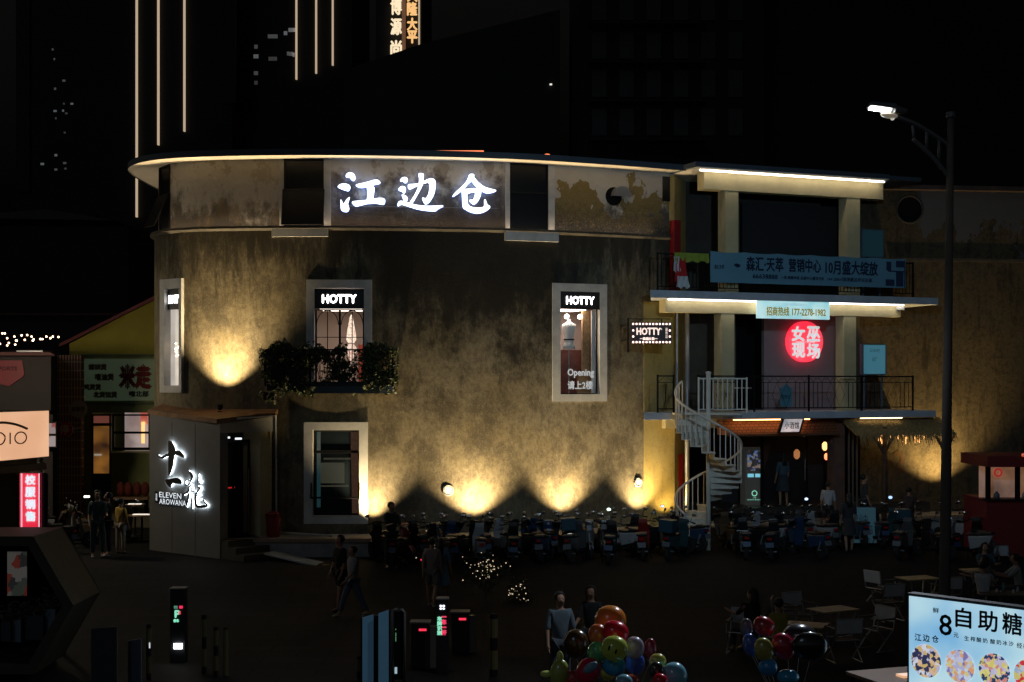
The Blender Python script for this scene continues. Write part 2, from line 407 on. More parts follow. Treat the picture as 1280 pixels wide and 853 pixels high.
# ---- windows
def win_parts(k, mframe, proud=.05, depth=.45, room=None, mullion=None, label=None):
    w=WIN[k]; M,h,z0,z1=wframe(*w[:4]); Mo,ho,y0,y1=wframe(*w[4:8]); xo=(M.inverted()@Mo.translation).x
    mb=MB(M); P=-proud; D=depth
    mb.box(-h,P,z0,xo-ho,.06,z1); mb.box(xo+ho,P,z0,h,.06,z1); mb.box(xo-ho,P,y1,xo+ho,.06,z1); mb.box(xo-ho,P,z0,xo+ho,.06,y0)
    # reveals
    for x in (xo-ho-.04,xo+ho): mb.box(x,.062,y0-.04,x+.04,D,y1+.04)
    mb.box(xo-ho,.062,y1,xo+ho,D,y1+.04); mb.box(xo-ho,.062,y0-.04,xo+ho,D,y0)
    o=mb.build('window',mframe,wh)
    if label: o['label']=label
    return o,M@T(xo,0,0),ho,y0,y1
def kshear(M):   # sideways drift of the view per metre of depth behind this window
    d=M.to_3x3().inverted()@(M.translation-Vector((0,0,CZ))); return d.x/d.y
def room_box(M,ho,y0,y1,d0,d1,m,parent,name='room',spread=.5):
    mb=MB(M); a=ho; b=ho+spread; z0=y0-.02; z1=y1+.02; s=kshear(M)*(d1-d0)*.9; l_=min(0,s); r_=max(0,s)
    mb.add([(-a,d0,z0),(a,d0,z0),(a,d0,z1),(-a,d0,z1),(-b+l_,d1,z0-.1),(b+r_,d1,z0-.1),(b+r_,d1,z1+.1),(-b+l_,d1,z1+.1)],
           [(0,1,5,4),(1,2,6,5),(2,3,7,6),(3,0,4,7),(4,5,6,7)])
    return mb.build(name,m,parent)
BLK=mat('sign_board_black',(.012,.011,.012),.5)
LETW=glow('letter_white',(1,.95,.93),5)
def sign_on(M,ho,ztop,hgt,label,group=None,tw=.7,th=.32,y=.06):
    s=thing('illuminated_sign',label,'sign',M@Vector((0,y,ztop-hgt/2)),0,group)
    s.matrix_basis=T(M@Vector((0,y,ztop-hgt/2)))@Rz(M.to_euler().z)
    m2=MB(M); m2.box(-ho,y-.04,ztop-hgt,ho,y+.04,ztop); m2.build('board',BLK,s)
    text('HOTTY',hgt*th,M@T(0,y-.05,ztop-hgt*.5),LETW,s,width=ho*2*tw,bold=.012)
    return s
# B: shop window with balcony
o,M,ho,y0,y1=win_parts('B',SURR); B=(M,ho,y0,y1)
sh=.60
room_box(M,ho,y0,y1-sh,.46,3.0,mat('shop_wall_warm',(.62,.52,.45),.9),o,spread=1.2)
ml=MB(M); ml.box(-.6,.5,y1-.588,.6,1.6,y1-.572); ml.build('ceiling_lamp',glow('shop_ceiling',(1,.85,.74),4),o)
iron=MB(M)
zt=y1-sh
iron.box(-ho,.2,y0,-ho+.05,.25,zt); iron.box(ho-.05,.2,y0,ho,.25,zt); iron.box(-.03,.2,y0,.03,.25,zt); iron.box(-ho,.2,zt-.04,ho,.25,zt)
for sx in (-1,1):
    c=sx*ho/2; iron.box(c-.012,.21,y0,c+.012,.235,zt); 
    iron.tube([(c-ho*.44*math.cos(q),.22,zt-.45+ .41*math.sin(q)) for q in [math.pi*i/12 for i in range(13)]],.013,5)
iron.box(-ho,.21,zt-.82,ho,.235,zt-.80)
iron.build('glazing_bars',BLACK,o)
MB(M).box(ho*.52,2.6,y0,ho*1.6,2.66,zt-.95).build('red_wall_panel',mat('red_panel',(.55,.10,.06),.7),o)
sign_on(M,ho,y1-.03,sh-.03,'black shop sign with glowing white HOTTY letters above the arched balcony window','window shop signs',tw=.68,th=.42)
ch=thing('chandelier','glowing tiered chandelier hanging inside the arched balcony window','chandelier',M@Vector((.27,1.0,zt-1.5)))
MB(M@T(.27,1.0,0)@Matrix.Diagonal((.74,.74,1,1))).lathe([(.01,zt-.12),(.06,zt-.2),(.10,zt-.35),(.16,zt-.6),(.20,zt-.85),(.12,zt-.95)],14).build('upper_tier',spotted('crystal_upper',[(1,.7,.5),(1,.85,.7),(.6,.4,.3)],26,1.1),ch,smooth=True)
MB(M@T(.27,1.0,0)@Matrix.Diagonal((.74,.74,1,1))).lathe([(.10,zt-.98),(.21,zt-1.1),(.21,zt-1.2),(.10,zt-1.35),(.05,zt-1.45),(.14,zt-1.65),(.10,zt-1.8),(.02,zt-2.1)],14).build('lower_tier',spotted('crystal_lower',[(1,.7,.55),(1,.85,.7),(.8,.4,.3)],24,.85),ch,smooth=True)
# A: narrow window round the corner
o,M,ho,y0,y1=win_parts('A',SURR,proud=.10,depth=.14)
MB(M).box(-ho,.13,y0,ho,.15,y1-.6).build('glow_curtain',gradglow('curtain_light',(.36,.32,.28),(.55,.49,.43),2.2,.85),o)  # light from behind put into the curtain as its own glow
for i in range(14):
    pass
m=MB(M)
for i in range(14): m.ball((rnd.uniform(-.3,.6)*ho*1.1,.11,(y0+y1-.6)/2+rnd.uniform(-.25,.2)),.018,6)
m.build('fairy_lights',glow('fairy',(1,.75,.5),8),o)
sign_on(M,ho,y1-.02,.58,'black shop sign with glowing HOTTY letters over the narrow corner window','window shop signs',tw=.8,th=.4)
# C: tall right shop window
o,M,ho,y0,y1=win_parts('C',SURR); C=(M,ho,y0,y1)
room_box(M,ho,y0,y1-.52,.46,2.4,mat('shop_wall_taupe',(.46,.36,.32),.9),o,spread=.6)
MB(M).box(-.45,.5,y1-.512,.45,1.5,y1-.502).build('ceiling_lamp',glow('shop_ceiling_c',(1,.88,.78),11),o)
m=MB(M)
KC=kshear(M)
for x in (-.42,.02): m.lathe([(.0,0),(.07,.0),(.08,.03)],14,T(x+.5*KC,.5,y1-.72)@Rx(rad(-70)))
m.build('spotlight',glow('shop_spot',(1,.86,.7),6),o)
MB(M).box(ho-.24+.3*KC,.3,y0,ho-.02+.3*KC,.36,y1-.53).build('white_post',mat('white_post',(.75,.68,.62),.7),o)
MB(M).box(ho-.55+.62*KC,.62,y0,ho-.22+.62*KC,.7,y1-.53).build('timber_post',mat('timber',(.42,.25,.11),.6,vary=.5,vscale=9),o)
MB(M).box(-ho+1.4*KC,1.4,y0,ho*.45+1.4*KC,1.45,y0+1.35).build('display_cabinet',mat('cabinet_brown',(.12,.04,.03),.6,vary=.5,vscale=6),o)
MB(M).box(-.05+.5*KC,.5,y0,ho-.28+.5*KC,.6,y0+.62).build('carton',mat('carton',(.35,.2,.09),.8),o)
BAR=MB(M); BAR.box(-ho,.12,y0,-ho+.03,.16,y1-.5); BAR.box(ho-.03,.12,y0,ho,.16,y1-.5); BAR.box(-ho,.12,y0,ho,.16,y0+.03); BAR.build('glazing_bars',BLACK,o)
text('Opening',.26,M@T(.1,.13,y0+.62),glow('vinyl_white',(.75,.73,.68),.45),o,width=.86,bold=.01,name='window_lettering')
text('请上2楼',.24,M@T(.08,.13,y0+.27),glow('vinyl_white',(.75,.73,.68),.45),o,width=.82,bold=.008,name='window_lettering')
sign_on(M,ho*1.03,y1+.0,.52,'black shop sign with glowing white HOTTY letters above the Opening window','window shop signs',tw=.68,th=.44,y=.0)
mq=thing('mannequin','headless mannequin in a white jacket with dark belt inside the Opening window','mannequin',M@Vector((-.36+.75*KC,.75,y0)))
MM=M@T(-.36+.75*KC,.75,0)
MB(MM).lathe([(.03,y0+1.35),(.20,y0+1.36),(.17,y0+1.5),(.13,y0+1.65),(.17,y0+1.85),(.22,y0+2.02),(.20,y0+2.10),(.08,y0+2.16),(.045,y0+2.2),(.04,y0+2.26)],12).build('jacket',mat('white_cloth',(.75,.75,.72),.8),mq,smooth=True)
MB(MM).lathe([(.165,y0+1.62),(.168,y0+1.66)],12).build('belt',BLACKM,mq)
MB(MM).tube([(0,0,y0),(0,0,y0+1.36)],.02,6).lathe([(.16,y0),(.16,y0+.02)],12).build('stand',GALV,mq)
# D: ground-floor window, dark glass and open awning sash
o,M,ho,y0,y1=win_parts('D',WHITE,proud=.06)
room_box(M,ho,y0,y1,.46,2.5,mat('dark_room',(.03,.04,.05),.9),o,spread=.8)
m=MB(M); H=y1-y0; b=.05
for x in (-ho,ho-b): m.box(x,.2,y0,x+b,.26,y1)
m.box(-ho,.2,y0,ho,.26,y0+b); m.box(-ho,.2,y1-b,ho,.26,y1); zc=y1-H*.24; m.box(-ho,.2,zc-b,ho,.26,zc)
m.build('glazing_bars',BLACK,o)
MB(M).box(-ho+b,.22,y0+b,ho-b,.235,zc-b).box(-ho+b,.22,zc,ho-b,.235,y1-b).build('pane',mat('reflecting_glass',(.02,.03,.04),.06,spec=1,alpha=.45),o)
m=MB(M@T(0,.19,zc-.03)@Rx(rad(-14)))
L_=H*.56
for x in (-ho-.06,ho-.02): m.box(x,-.03,-L_,x+.04,0,0)
m.box(-ho-.06,-.03,-L_,ho+.02,0,-L_+.05); m.box(-ho-.06,-.03,-.05,ho+.02,0,0)
m.build('awning_sash',BLACK,o)
MB(M).hexa([(ho*.62,.6,y0),(ho*.95,.6,y0),(ho*.95,.7,y0),(ho*.62,.7,y0),(ho*.55,.6,y1),(ho,.6,y1),(ho,.7,y1),(ho*.55,.7,y1)]).build('curtain',mat('curtain_pink',(.55,.30,.2),.9,vary=.4,vscale=8,emit=(.5,.25,.15),es=.22),o)  # light on the curtain put in as a faint glow
MB(M).box(-ho+.06,.5,y0+.2,-ho+.17,.52,y1).build('lit_strip',glow('teal_strip',(.1,.35,.4),.22),o)
m=MB(M)
m.box(-ho+.1,1.1,y0+.75,ho*.4,1.2,y0+.79); m.box(-ho+.2,1.1,y0+1.55,ho*.5,1.2,y0+1.6); m.box(-ho+.1,1.2,y0+.85,ho*.2,1.3,y0+1.45)
m.build('glowing_table_shapes',glow('dim_room_things',(.25,.24,.15),.3),o)  # table shapes made visible by a glow painted into them
# upper windows
for k,w in UPW.items():
    M,h,z0,z1=wframe(*w,off=-.12); z0=max(z0,LZ1+.03); z1=min(z1,UZ1-.02)
    mb=MB(M); b=.045
    mb.box(-h,-.03,z0,-h+b,.06,z1); mb.box(h-b,-.03,z0,h,.06,z1); mb.box(-h+b,-.03,z1-b,h-b,.06,z1); mb.box(-h+b,-.03,z0,h-b,.06,z0+b)
    zc=z0+(z1-z0)*(.55); mb.box(-h+b,-.02,zc,h-b,.05,zc+.05)
    o=mb.build('window',BLACK,wh)
    MB(M).box(-h+b,.03,z0+b,h-b,.04,z1-b).build('pane',GLASS,o)
    if k!='U2':
        m=MB(M@T(0,-.04,zc)@Rx(rad(-24 if k=='U0' else -13))); L_=zc-z0
        for x in (-h-.03,h-.01): m.box(x,-.03,-L_,x+.035,0,0)
        m.box(-h-.03,-.03,-L_,h+.025,0,-L_+.04); m.box(-h-.03,-.03,-.04,h+.025,0,0); m.box(-h,-.02,-L_+.04,h,-.012,-.04)
        m.build('awning_sash',BLACK,o)
    m=MB(M)
    if k=='U1': m.box(-h-.32,-.22,LZ1-.27,h+.14,.1,LZ1+.015)
    if k=='U2': m.box(-h-.2,-.22,LZ1-.31,h+.26,.1,LZ1+.015)
    if k=='U0': m.box(-h-.1,-.06,LZ1-.3,h+.2,.1,LZ1+.01)
    m.build('sill',SURR,o)
    if k in('U1','U2'):
        m=MB(M); 
        for x in (-h-.13,h): MB(M).box(x,-.035,LZ1+.02,x+(.13 if x<0 else .2),.05,UZ1-.03).build('window_jamb',SURR,o)
# portholes, upper vent hood
for px,py,r in ((560,613,.125),(797.5,603,.11)):
    Mv,_,_,_=wframe(px-4,px+4,py-4,py+4); z=zat(py,Mv.translation.y)
    q=MB(Mv@T(0,-.0,z)@Rx(rad(90))); q.lathe([(r*.6,-.10),(r*1.35,0.0),(r*1.35,.025),(r,.05),(r,-.05)],20)
    o=q.build('wall_port',CONC,wh,smooth=True)
    MB(Mv@T(0,-.03,z)@Rx(rad(90))).lathe([(0.001,.012),(r*.86,.012),(r*.86,-.01)],18).build('white_cap',WHITE,o)
Mv,_,_,_=wframe(765,775,240,250,off=-.12); z=zat(246,Mv.translation.y)
o=MB(Mv@T(-.08,0,z)@Rx(rad(90))).lathe([(.001,.005),(.28,.005),(.28,-.02)],22).build('vent_opening',BLACKM,wh)
m=MB(Mv@T(.12,-.0,z)); pr=[(.30*math.cos(math.pi*i/14),.30*math.sin(math.pi*i/14)) for i in range(15)]
m.prism(pr,-.22,-.17); 
for i in range(14): 
    a,b_=pr[i],pr[i+1]; m.add([(a[0],-.2,a[1]),(b_[0],-.2,b_[1]),(b_[0],0,b_[1]),(a[0],0,a[1])],[(0,1,2,3)])
m.build('vent_hood',GALV,o)
# small dark upper window near the right end of the round wall
Mv,h,z0,z1=wframe(828,839,221,252,off=-.12); 
MB(Mv).box(-h,-.02,z0,h,.03,z1).build('window',GLASS,wh)
# drain line under the cornice
# ---------------------------------------------------------------- straight balcony wing (local frame)
ANG=math.atan2(.3763,.9265); MR=T(4.0,41.6,0)@Rz(ANG); MRi=MR.inverted()
def lx(px,off):   # local x where pixel column px meets the plane y=off
    k=(px-CX)/F; o=MR@Vector((0,off,0)); d=Vector((math.cos(ANG),math.sin(ANG)))
    return (k*o.y-o.x)/(d.x-k*d.y)
def lD(px,off): return (MR@Vector((lx(px,off),off,0))).y
def lz(px,py,off): return zat(py,lD(px,off))
S3T,S3B=8.05,7.83; S2T,S2B=4.45,4.24; RT=11.75; PF=1.0; GF=1.35
XL,XR=lx(813,0),lx(1173,0)
# the yellow return wall between the round wall and the recess
e=WC[-1]; bk=MR@Vector((lx(857,2.6),2.6,0))
for z0,z1,nm in ((.5,11.7,'return_wall'),):
    d=(bk-e); m=MB(); nrm=Vector((-d.y,d.x,0)).normalized()*.25
    m.hexa([e+Vector((0,0,z0)),bk+Vector((0,0,z0)),bk+nrm+Vector((0,0,z0)),e+nrm+Vector((0,0,z0)),e+Vector((0,0,z1)),bk+Vector((0,0,z1)),bk+nrm+Vector((0,0,z1)),e+nrm+Vector((0,0,z1))])
    m.build(nm,YELLOW,wh)
# yellow painted cheek in front of the round wall end (2nd storey and ground)
m=MB(); 
uc=[float(i) for i in range(int(upx(806)),NW,2)]+[NW-1.0]
for z0,z1 in ((S2T,7.8),(.98,S2B)): 
    q=ribbon([(.012,z0),(.012,z1),(.004,z1),(.004,z0)],uc); n0=len(m.v); m.v+=q.v; m.f+=[[n0+i for i in f] for f in q.f]
m.build('yellow_cheek',YELLOW,wh)
# slabs
sp=lambda a,b,d=4.6,y=0: [(lx(a,y),y),(lx(b,y),y),(lx(b,y)+.2,d),(lx(a+2,d),d)]
r=MB(MR); r.prism(sp(813,1173),S3B,S3T,plane='xy').build('third_floor_slab',SLAB,wh,bevel=.01)
r=MB(MR); r.prism(sp(805,1170),S2B,S2T,plane='xy').build('second_floor_slab',SLAB,wh,bevel=.01)
r=MB(MR); r.box(lx(870,-.05),-.05,RT,lx(1112,-.05),5,RT+.14).box(lx(1112,-.05),-.05,RT-.02,lx(1152,-.05),5,RT+.1).build('flat_roof',FASCIA,wh)
MB(MR).box(lx(872,0),-.04,RT-.03,lx(1110,0),5,RT-.003).build('flat_soffit',SOFFIT,wh)
# beams & columns
def part(nm,m_,*boxes,**k):
    mb=MB(MR)
    for b in boxes: mb.box(*b)
    return mb.build(nm,m_,wh,**k)
bx0,bx1=lx(880,.5),lx(1104,.5)
part('upper_beam',CREAM,(bx0,.5,lz(990,243,.5),bx1,.9,RT-.032))
part('middle_beam',CREAM,(lx(832,.5),.5,lz(960,393,.5),lx(1126,.5),.9,S3B-.003))
part('lower_beam',CREAM,(lx(832,1.2),1.2,S2B-.3,lx(905,1.2),1.5,S2B-.003))
for a,b in ((907,923),(1059,1075)):
    part('column',CREAM,(lx(a,.52),.52,S3T,lx(b,.52),.52+.45,lz(990,243,.5)-.002))
for a,b in ((902,918),(1055,1070)):
    part('column',CREAM,(lx(a,.52),.52,S2T,lx(b,.52),.52+.45,lz(960,393,.5)-.002))
# recess back walls
BR=2.7
xb0,xb1=lx(857,BR),lx(1110,BR)
z3t=RT-.03
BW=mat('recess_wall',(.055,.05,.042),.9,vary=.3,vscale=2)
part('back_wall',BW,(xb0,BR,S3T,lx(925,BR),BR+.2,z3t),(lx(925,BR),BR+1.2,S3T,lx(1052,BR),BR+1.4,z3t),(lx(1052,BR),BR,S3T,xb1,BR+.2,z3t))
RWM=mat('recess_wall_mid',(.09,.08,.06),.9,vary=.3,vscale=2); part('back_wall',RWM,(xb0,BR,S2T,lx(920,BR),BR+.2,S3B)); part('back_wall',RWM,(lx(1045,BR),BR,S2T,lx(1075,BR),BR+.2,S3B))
part('door_opening',BLACKM,(lx(920,BR),BR+.6,S2T,lx(956,BR),BR+.7,S3B))
part('taupe_panel',mat('taupe_panel',(.34,.28,.29),.85,vary=.08),(lx(953,BR),BR-.1,S2T,lx(1046,BR),BR+.05,S3B-.15))
part('shutter',mat('dark_shutter',(.03,.03,.032),.6),(lx(928,BR+.3),BR+.3,S3T,lx(1046,BR+.3),BR+.35,z3t-.5))
for px,nm in ((859,'drain_pipe'),):
    x=lx(px,.9); MB(MR).tube([(x,.9,PF),(x,.9,S3B)],.07,10).build(nm,GALV,wh,smooth=True)
x=lx(851,.85); MB(MR).tube([(x-.1,.9,S2T),(x-.1,.9,S3B)],.03,8).build('drain_pipe',GALV,wh)
# LED strips
o=part('light_strip',glow('led_upper',(1,.88,.72),7),(lx(876,.25),.25,RT-.075,lx(1106,.25),.31,RT-.035)); 
o=part('light_strip',glow('led_middle',(1,.90,.78),7),(lx(836,.3),.3,S3B-.04,lx(1130,.3),.36,S3B-.005))
# railings
def railing(parent,x0,x1,y,z,h=1.1,step=.16,deco=True,side=None,M=MR,m=BLACK,name='railing',post=1.9,rr=.012):
    mb=MB(M)
    mb.box(x0,y-.02,z+h-.04,x1,y+.02,z+h); mb.box(x0,y-.015,z+.1,x1,y+.015,z+.13); 
    if deco: mb.box(x0,y-.012,z+h-.22,x1,y+.012,z+h-.2)
    n=max(1,int((x1-x0)/step)); np_=max(1,round((x1-x0)/post))
    for i in range(np_+1):
        x=x0+(x1-x0)*i/np_; mb.box(x-.022,y-.022,z,x+.022,y+.022,z+h+.02)
    for i in range(1,n):
        x=x0+(x1-x0)*i/n; ph=((x-x0)/(x1-x0)*np_)%1
        if deco and .33<ph<.67: continue
        mb.box(x-rr/1.6,y-rr/1.6,z+.13,x+rr/1.6,y+rr/1.6,z+h-.2 if deco else z+h-.04)
    if deco:
        for i in range(np_):
            c=x0+(x1-x0)*(i+.5)/np_; w=(x1-x0)/np_*.17; zc=z+.13+(h-.33)/2; hh=(h-.33)/2
            for s in (-1,1):
                mb.tube([(c-w,y,zc+s*0),(c-w/2,y,zc+hh),(c,y,zc),(c+w/2,y,zc-hh),(c+w,y,zc)][::1],.008,4)
                mb.tube([(c-w,y,zc),(c-w/2,y,zc-hh),(c,y,zc),(c+w/2,y,zc+hh),(c+w,y,zc)],.008,4)
        k=int((x1-x0)/.3)
        for i in range(k):
            a=x0+(x1-x0)*i/k; b=x0+(x1-x0)*(i+1)/k
            mb.tube([(a,y,z+h-.2),((a+b)/2-.05,y,z+h-.06),((a+b)/2,y,z+h-.13),((a+b)/2+.05,y,z+h-.06),(b,y,z+h-.2)],.007,4)
    return mb.build(name,m,parent)
railing(wh,lx(872,.06),lx(1141,.06),.06,S2T)
railing(wh,lx(822,.06),lx(842,.06),.06,S2T)
railing(wh,lx(822,.06),lx(1141,.06),.06,S3T,deco=False,step=.13)
MB(MR).box(lx(1141,.06)-.02,.06,S2T+1.06,lx(1141,.06)+.02,2.6,S2T+1.1).box(lx(1141,.06)-.02,2.58,S2T,lx(1141,.06)+.02,2.62,S2T+1.1).build('side_rail',BLACK,wh)
# ground-floor recess
GB=4.3
part('back_wall',mat('shopfront_dark',(.02,.022,.03),.7),(lx(893,GB),GB,GF,lx(1050,GB),GB+.2,S2B))
part('recess_floor',mat('dark_tiles',(.05,.045,.04),.4),(lx(838,1.6),1.9,PF,lx(1170,1.6),GB+.4,GF))
part('threshold_step',mat('dark_tiles',(.05,.045,.04),.4),(lx(905,1.6),1.55,PF,lx(1050,1.6),1.898,(PF+GF)/2))
part('back_wall',YELLOW,(lx(805,2.9),2.9,.98,lx(842,2.9),3.1,S2B))
part('brown_pillar',mat('brown_pillar',(.16,.09,.07),.7,vary=.3),(lx(1043,.7),.7,PF,lx(1056,.7),1.1,S2B))
for px in (1061,1066,1071):
    x=lx(px,.75); MB(MR).tube([(x,.75,PF),(x,.75,S2B)],.035,8).build('drain_pipe',mat('brown_pipe',(.14,.10,.07),.5),wh)
# glazed double door with frame, dark glass
dr=MB(MR); a,b=lx(952,2.4),lx(1043,2.4); c=(a+b)/2+.35
for x0_,x1_ in ((a,a+.08),(b-.08,b),(c-.03,c+.03)): dr.box(x0_,2.4,GF,x1_,2.48,3.6)
dr.box(a,2.4,3.6,b,2.48,3.7)
od=dr.build('entrance_door',BLACK,wh)
MB(MR).box(a+.08,2.43,GF,c-.03,2.44,3.6).build('pane',mat('door_glass',(.02,.03,.04),.05,alpha=.3,spec=.8),od)
MB(MR).tube([(c-.12,2.37,GF+.8),(c-.12,2.37,GF+1.5)],.02,6).build('handle',CHROME,od)
# platform along the whole building
pu=[float(i) for i in range(int(upx(300)),NW,3)]
pts_o=[wpt(u,1.35) for u in pu]; pts_i=[wpt(u,-.3) for u in pu]
endo=[MR@Vector((lx(900,.6),.6,0)),MR@Vector((XR+6,.6,0))]; endi=[MR@Vector((lx(900,5),5,0)),MR@Vector((XR+6,5,0))]
po=[p for p in pts_o if CX+F*p.x/p.y<812]+endo; pi_=[p for p in pts_i if CX+F*p.x/p.y<840]; pi_=pi_+endi
poly=[(p.x,p.y) for p in po]+[(p.x,p.y) for p in reversed(pi_)]
pm=MB(); pm.prism(poly,.2,PF,plane='xy'); o=pm.build('loading_platform',CONC,None); o['kind']='structure'
# kerb lip of the platform
k=len(po); lp=MB(); 
lp.v=[Vector((p.x,p.y,z)) for p in [q+(wtan(0)*0) for q in po] for z in (PF+.004,)]
pe=MB()
for a_,b_ in zip(po,po[1:]):
    d=(b_-a_).normalized(); n_=Vector((d.y,-d.x,0))*.05
    pe.hexa([a_+n_+Vector((0,0,PF-.09)),b_+n_+Vector((0,0,PF-.09)),b_-n_*3+Vector((0,0,PF-.09)),a_-n_*3+Vector((0,0,PF-.09)),a_+n_+Vector((0,0,PF+.012)),b_+n_+Vector((0,0,PF+.012)),b_-n_*3+Vector((0,0,PF+.012)),a_-n_*3+Vector((0,0,PF+.012))])
o=pe.build('platform_edge',mat('edge_concrete',(.38,.28,.2),.9,vary=.3),None); o['kind']='structure'

# ---------------------------------------------------------------- stained wing wall on the right
wg=thing('side_warehouse','long stained warehouse wing with peeling white band, behind the street lamp','building',(17,48.3,.5))
a=MR@Vector((lx(1075,BR),BR,0)); c=Vector((34,50.5,0)); d=(c-a).normalized(); n_=Vector((d.y,-d.x,0))
WT=11.85
nseg=24; m=MB(); 
for i in range(nseg+1):
    p=a.lerp(c,i/nseg)
    for z in [.5+ (WT-.5)*j/12 for j in range(13)]: m.v.append(p+Vector((0,0,z)))
for i in range(nseg):
    for j in range(12): m.f.append([i*13+j,(i+1)*13+j,(i+1)*13+j+1,i*13+j+1])
m.build('wall',WINGM,wg)
m=MB(); q=[a-n_*0-d*1.0,c,c-n_*6,a-n_*6-d*1.0]; q[0]+=n_*.35; q[1]+=n_*.35
for p in q: m.v.append(p+Vector((0,0,WT-.05)))
for p in q: m.v.append(p+Vector((0,0,WT+.1)))
m.f=[[0,1,2,3],[7,6,5,4],[0,1,5,4],[1,2,6,5],[2,3,7,6],[3,0,4,7]]
m.build('roof',mat('brown_eave',(.09,.06,.05),.8,vary=.5,vscale=1.5),wg)
Mw=T(a)@Rz(math.atan2(d.y,d.x))
def wx(px,off=0): # local x on wing wall plane
    o_=Mw@Vector((0,off,0)); k_=(px-CX)/F; return (k_*o_.y-o_.x)/(d.x-k_*d.y)
def wD(px,off=0): return (Mw@Vector((wx(px,off),off,0))).y
x=wx(1137); z=zat(262,wD(1137)); 
o=MB(Mw@T(x,0,z)@Rx(rad(90))).lathe([(.001,.01),(.42,.01),(.45,-.02)],22).build('vent_opening',BLACKM,wg)
MB(Mw@T(x,0,z)@Rx(rad(90))).lathe([(.42,.012),(.46,.03),(.5,.01)],22,caps=False).build('vent_rim',mat('vent_rim_dark',(.05,.045,.04),.9),o)
MB(Mw).box(wx(1112),-.05,LZ1-.35,wx(1290),0.002,LZ1-.25).build('ledge',mat('brown_ledge',(.1,.08,.06),.9,vary=.4),wg)
# painted "2" mark on the wall behind the awning
text('2',.7,Mw@T(wx(1124),-.01,zat(578,wD(1124))),mat('faded_paint',(.10,.05,.02),.9),wg,name='painted_number',bold=.02)
SKY=.22; SUN=.045
def flood(px, D, z, power, label, tilt=10, off=.6, size=100, blend=.9, col=(1,.70,.30), p=None, rz=None, M=None):
    if p is None:
        M,_,_,_=wframe(px-3,px+3,600,610); p=M@Vector((0,-off,z)); rz=M.to_euler().z
    t=thing('floodlight',label,'floodlight',p,rz,'uplights washing the old walls')
    MB(T(p)@Rz(rz)@Rx(rad(-tilt))).lathe([(.05,-.10),(.085,-.03),(.09,.05),(.075,.05),(.06,.0)],12).build('housing',BLACK,t)
    MB(T(p)@Rz(rz)@Rx(rad(-tilt))).lathe([(.001,.0),(.06,.0)],12).build('lens',glow('flood_lens',(1,.8,.45),6),t)
    MB(T(p)@Rz(rz)).box(-.07,-.02,-.16,.07,.02,-.14).box(-.01,-.01,-.15,.01,.01,-.08).build('bracket',BLACK,t)
    L=bpy.data.lights.new('flood_beam','SPOT'); L.energy=power; L.color=col; L.spot_size=rad(size); L.spot_blend=blend; L.shadow_soft_size=.05
    o=bpy.data.objects.new('flood_beam',L); COL.objects.link(o); o.parent=t
    o.matrix_basis=T(0,0,.08)@Rx(rad(180-tilt))
    return t
for px,pw,of_,sz_,lab in ((466,1350,.46,100,'floodlight on the platform beside the white-framed ground window'),(592,2000,.56,112,'floodlight on the platform under the round wall port, washing the middle'),(703,1700,.54,104,'floodlight on the platform below the Opening window'),(797,1050,.44,94,'floodlight on the platform at the right end of the round wall')):
    flood(px,0,PF+.05,pw,lab,tilt=3,off=of_,size=sz_,blend=1,col=(1,.745,.40))
p=at(281,494,41.2); M_,_,_,_=wframe(278,290,440,450); q=M_@Vector((0,-.6,4.66)); flood(0,0,0,2600,'floodlight standing on the brown porch roof',p=q,rz=M_.to_euler().z,tilt=3,size=98,blend=1,col=(1,.745,.40))
q=MR@Vector((lx(836,1.2),1.0,PF+.06)); flood(0,0,0,130,'floodlight behind the spiral staircase against the yellow wall',p=q,rz=ANG,tilt=6,size=118,col=(1,.68,.26))
q=Mw@Vector((wx(1180,-.8),-.8,PF+.4)); flood(0,0,0,1500,'floodlight behind the lamp pole washing the stained wing wall',p=q,rz=Mw.to_euler().z,tilt=3,size=112,blend=1,col=(1,.70,.28))
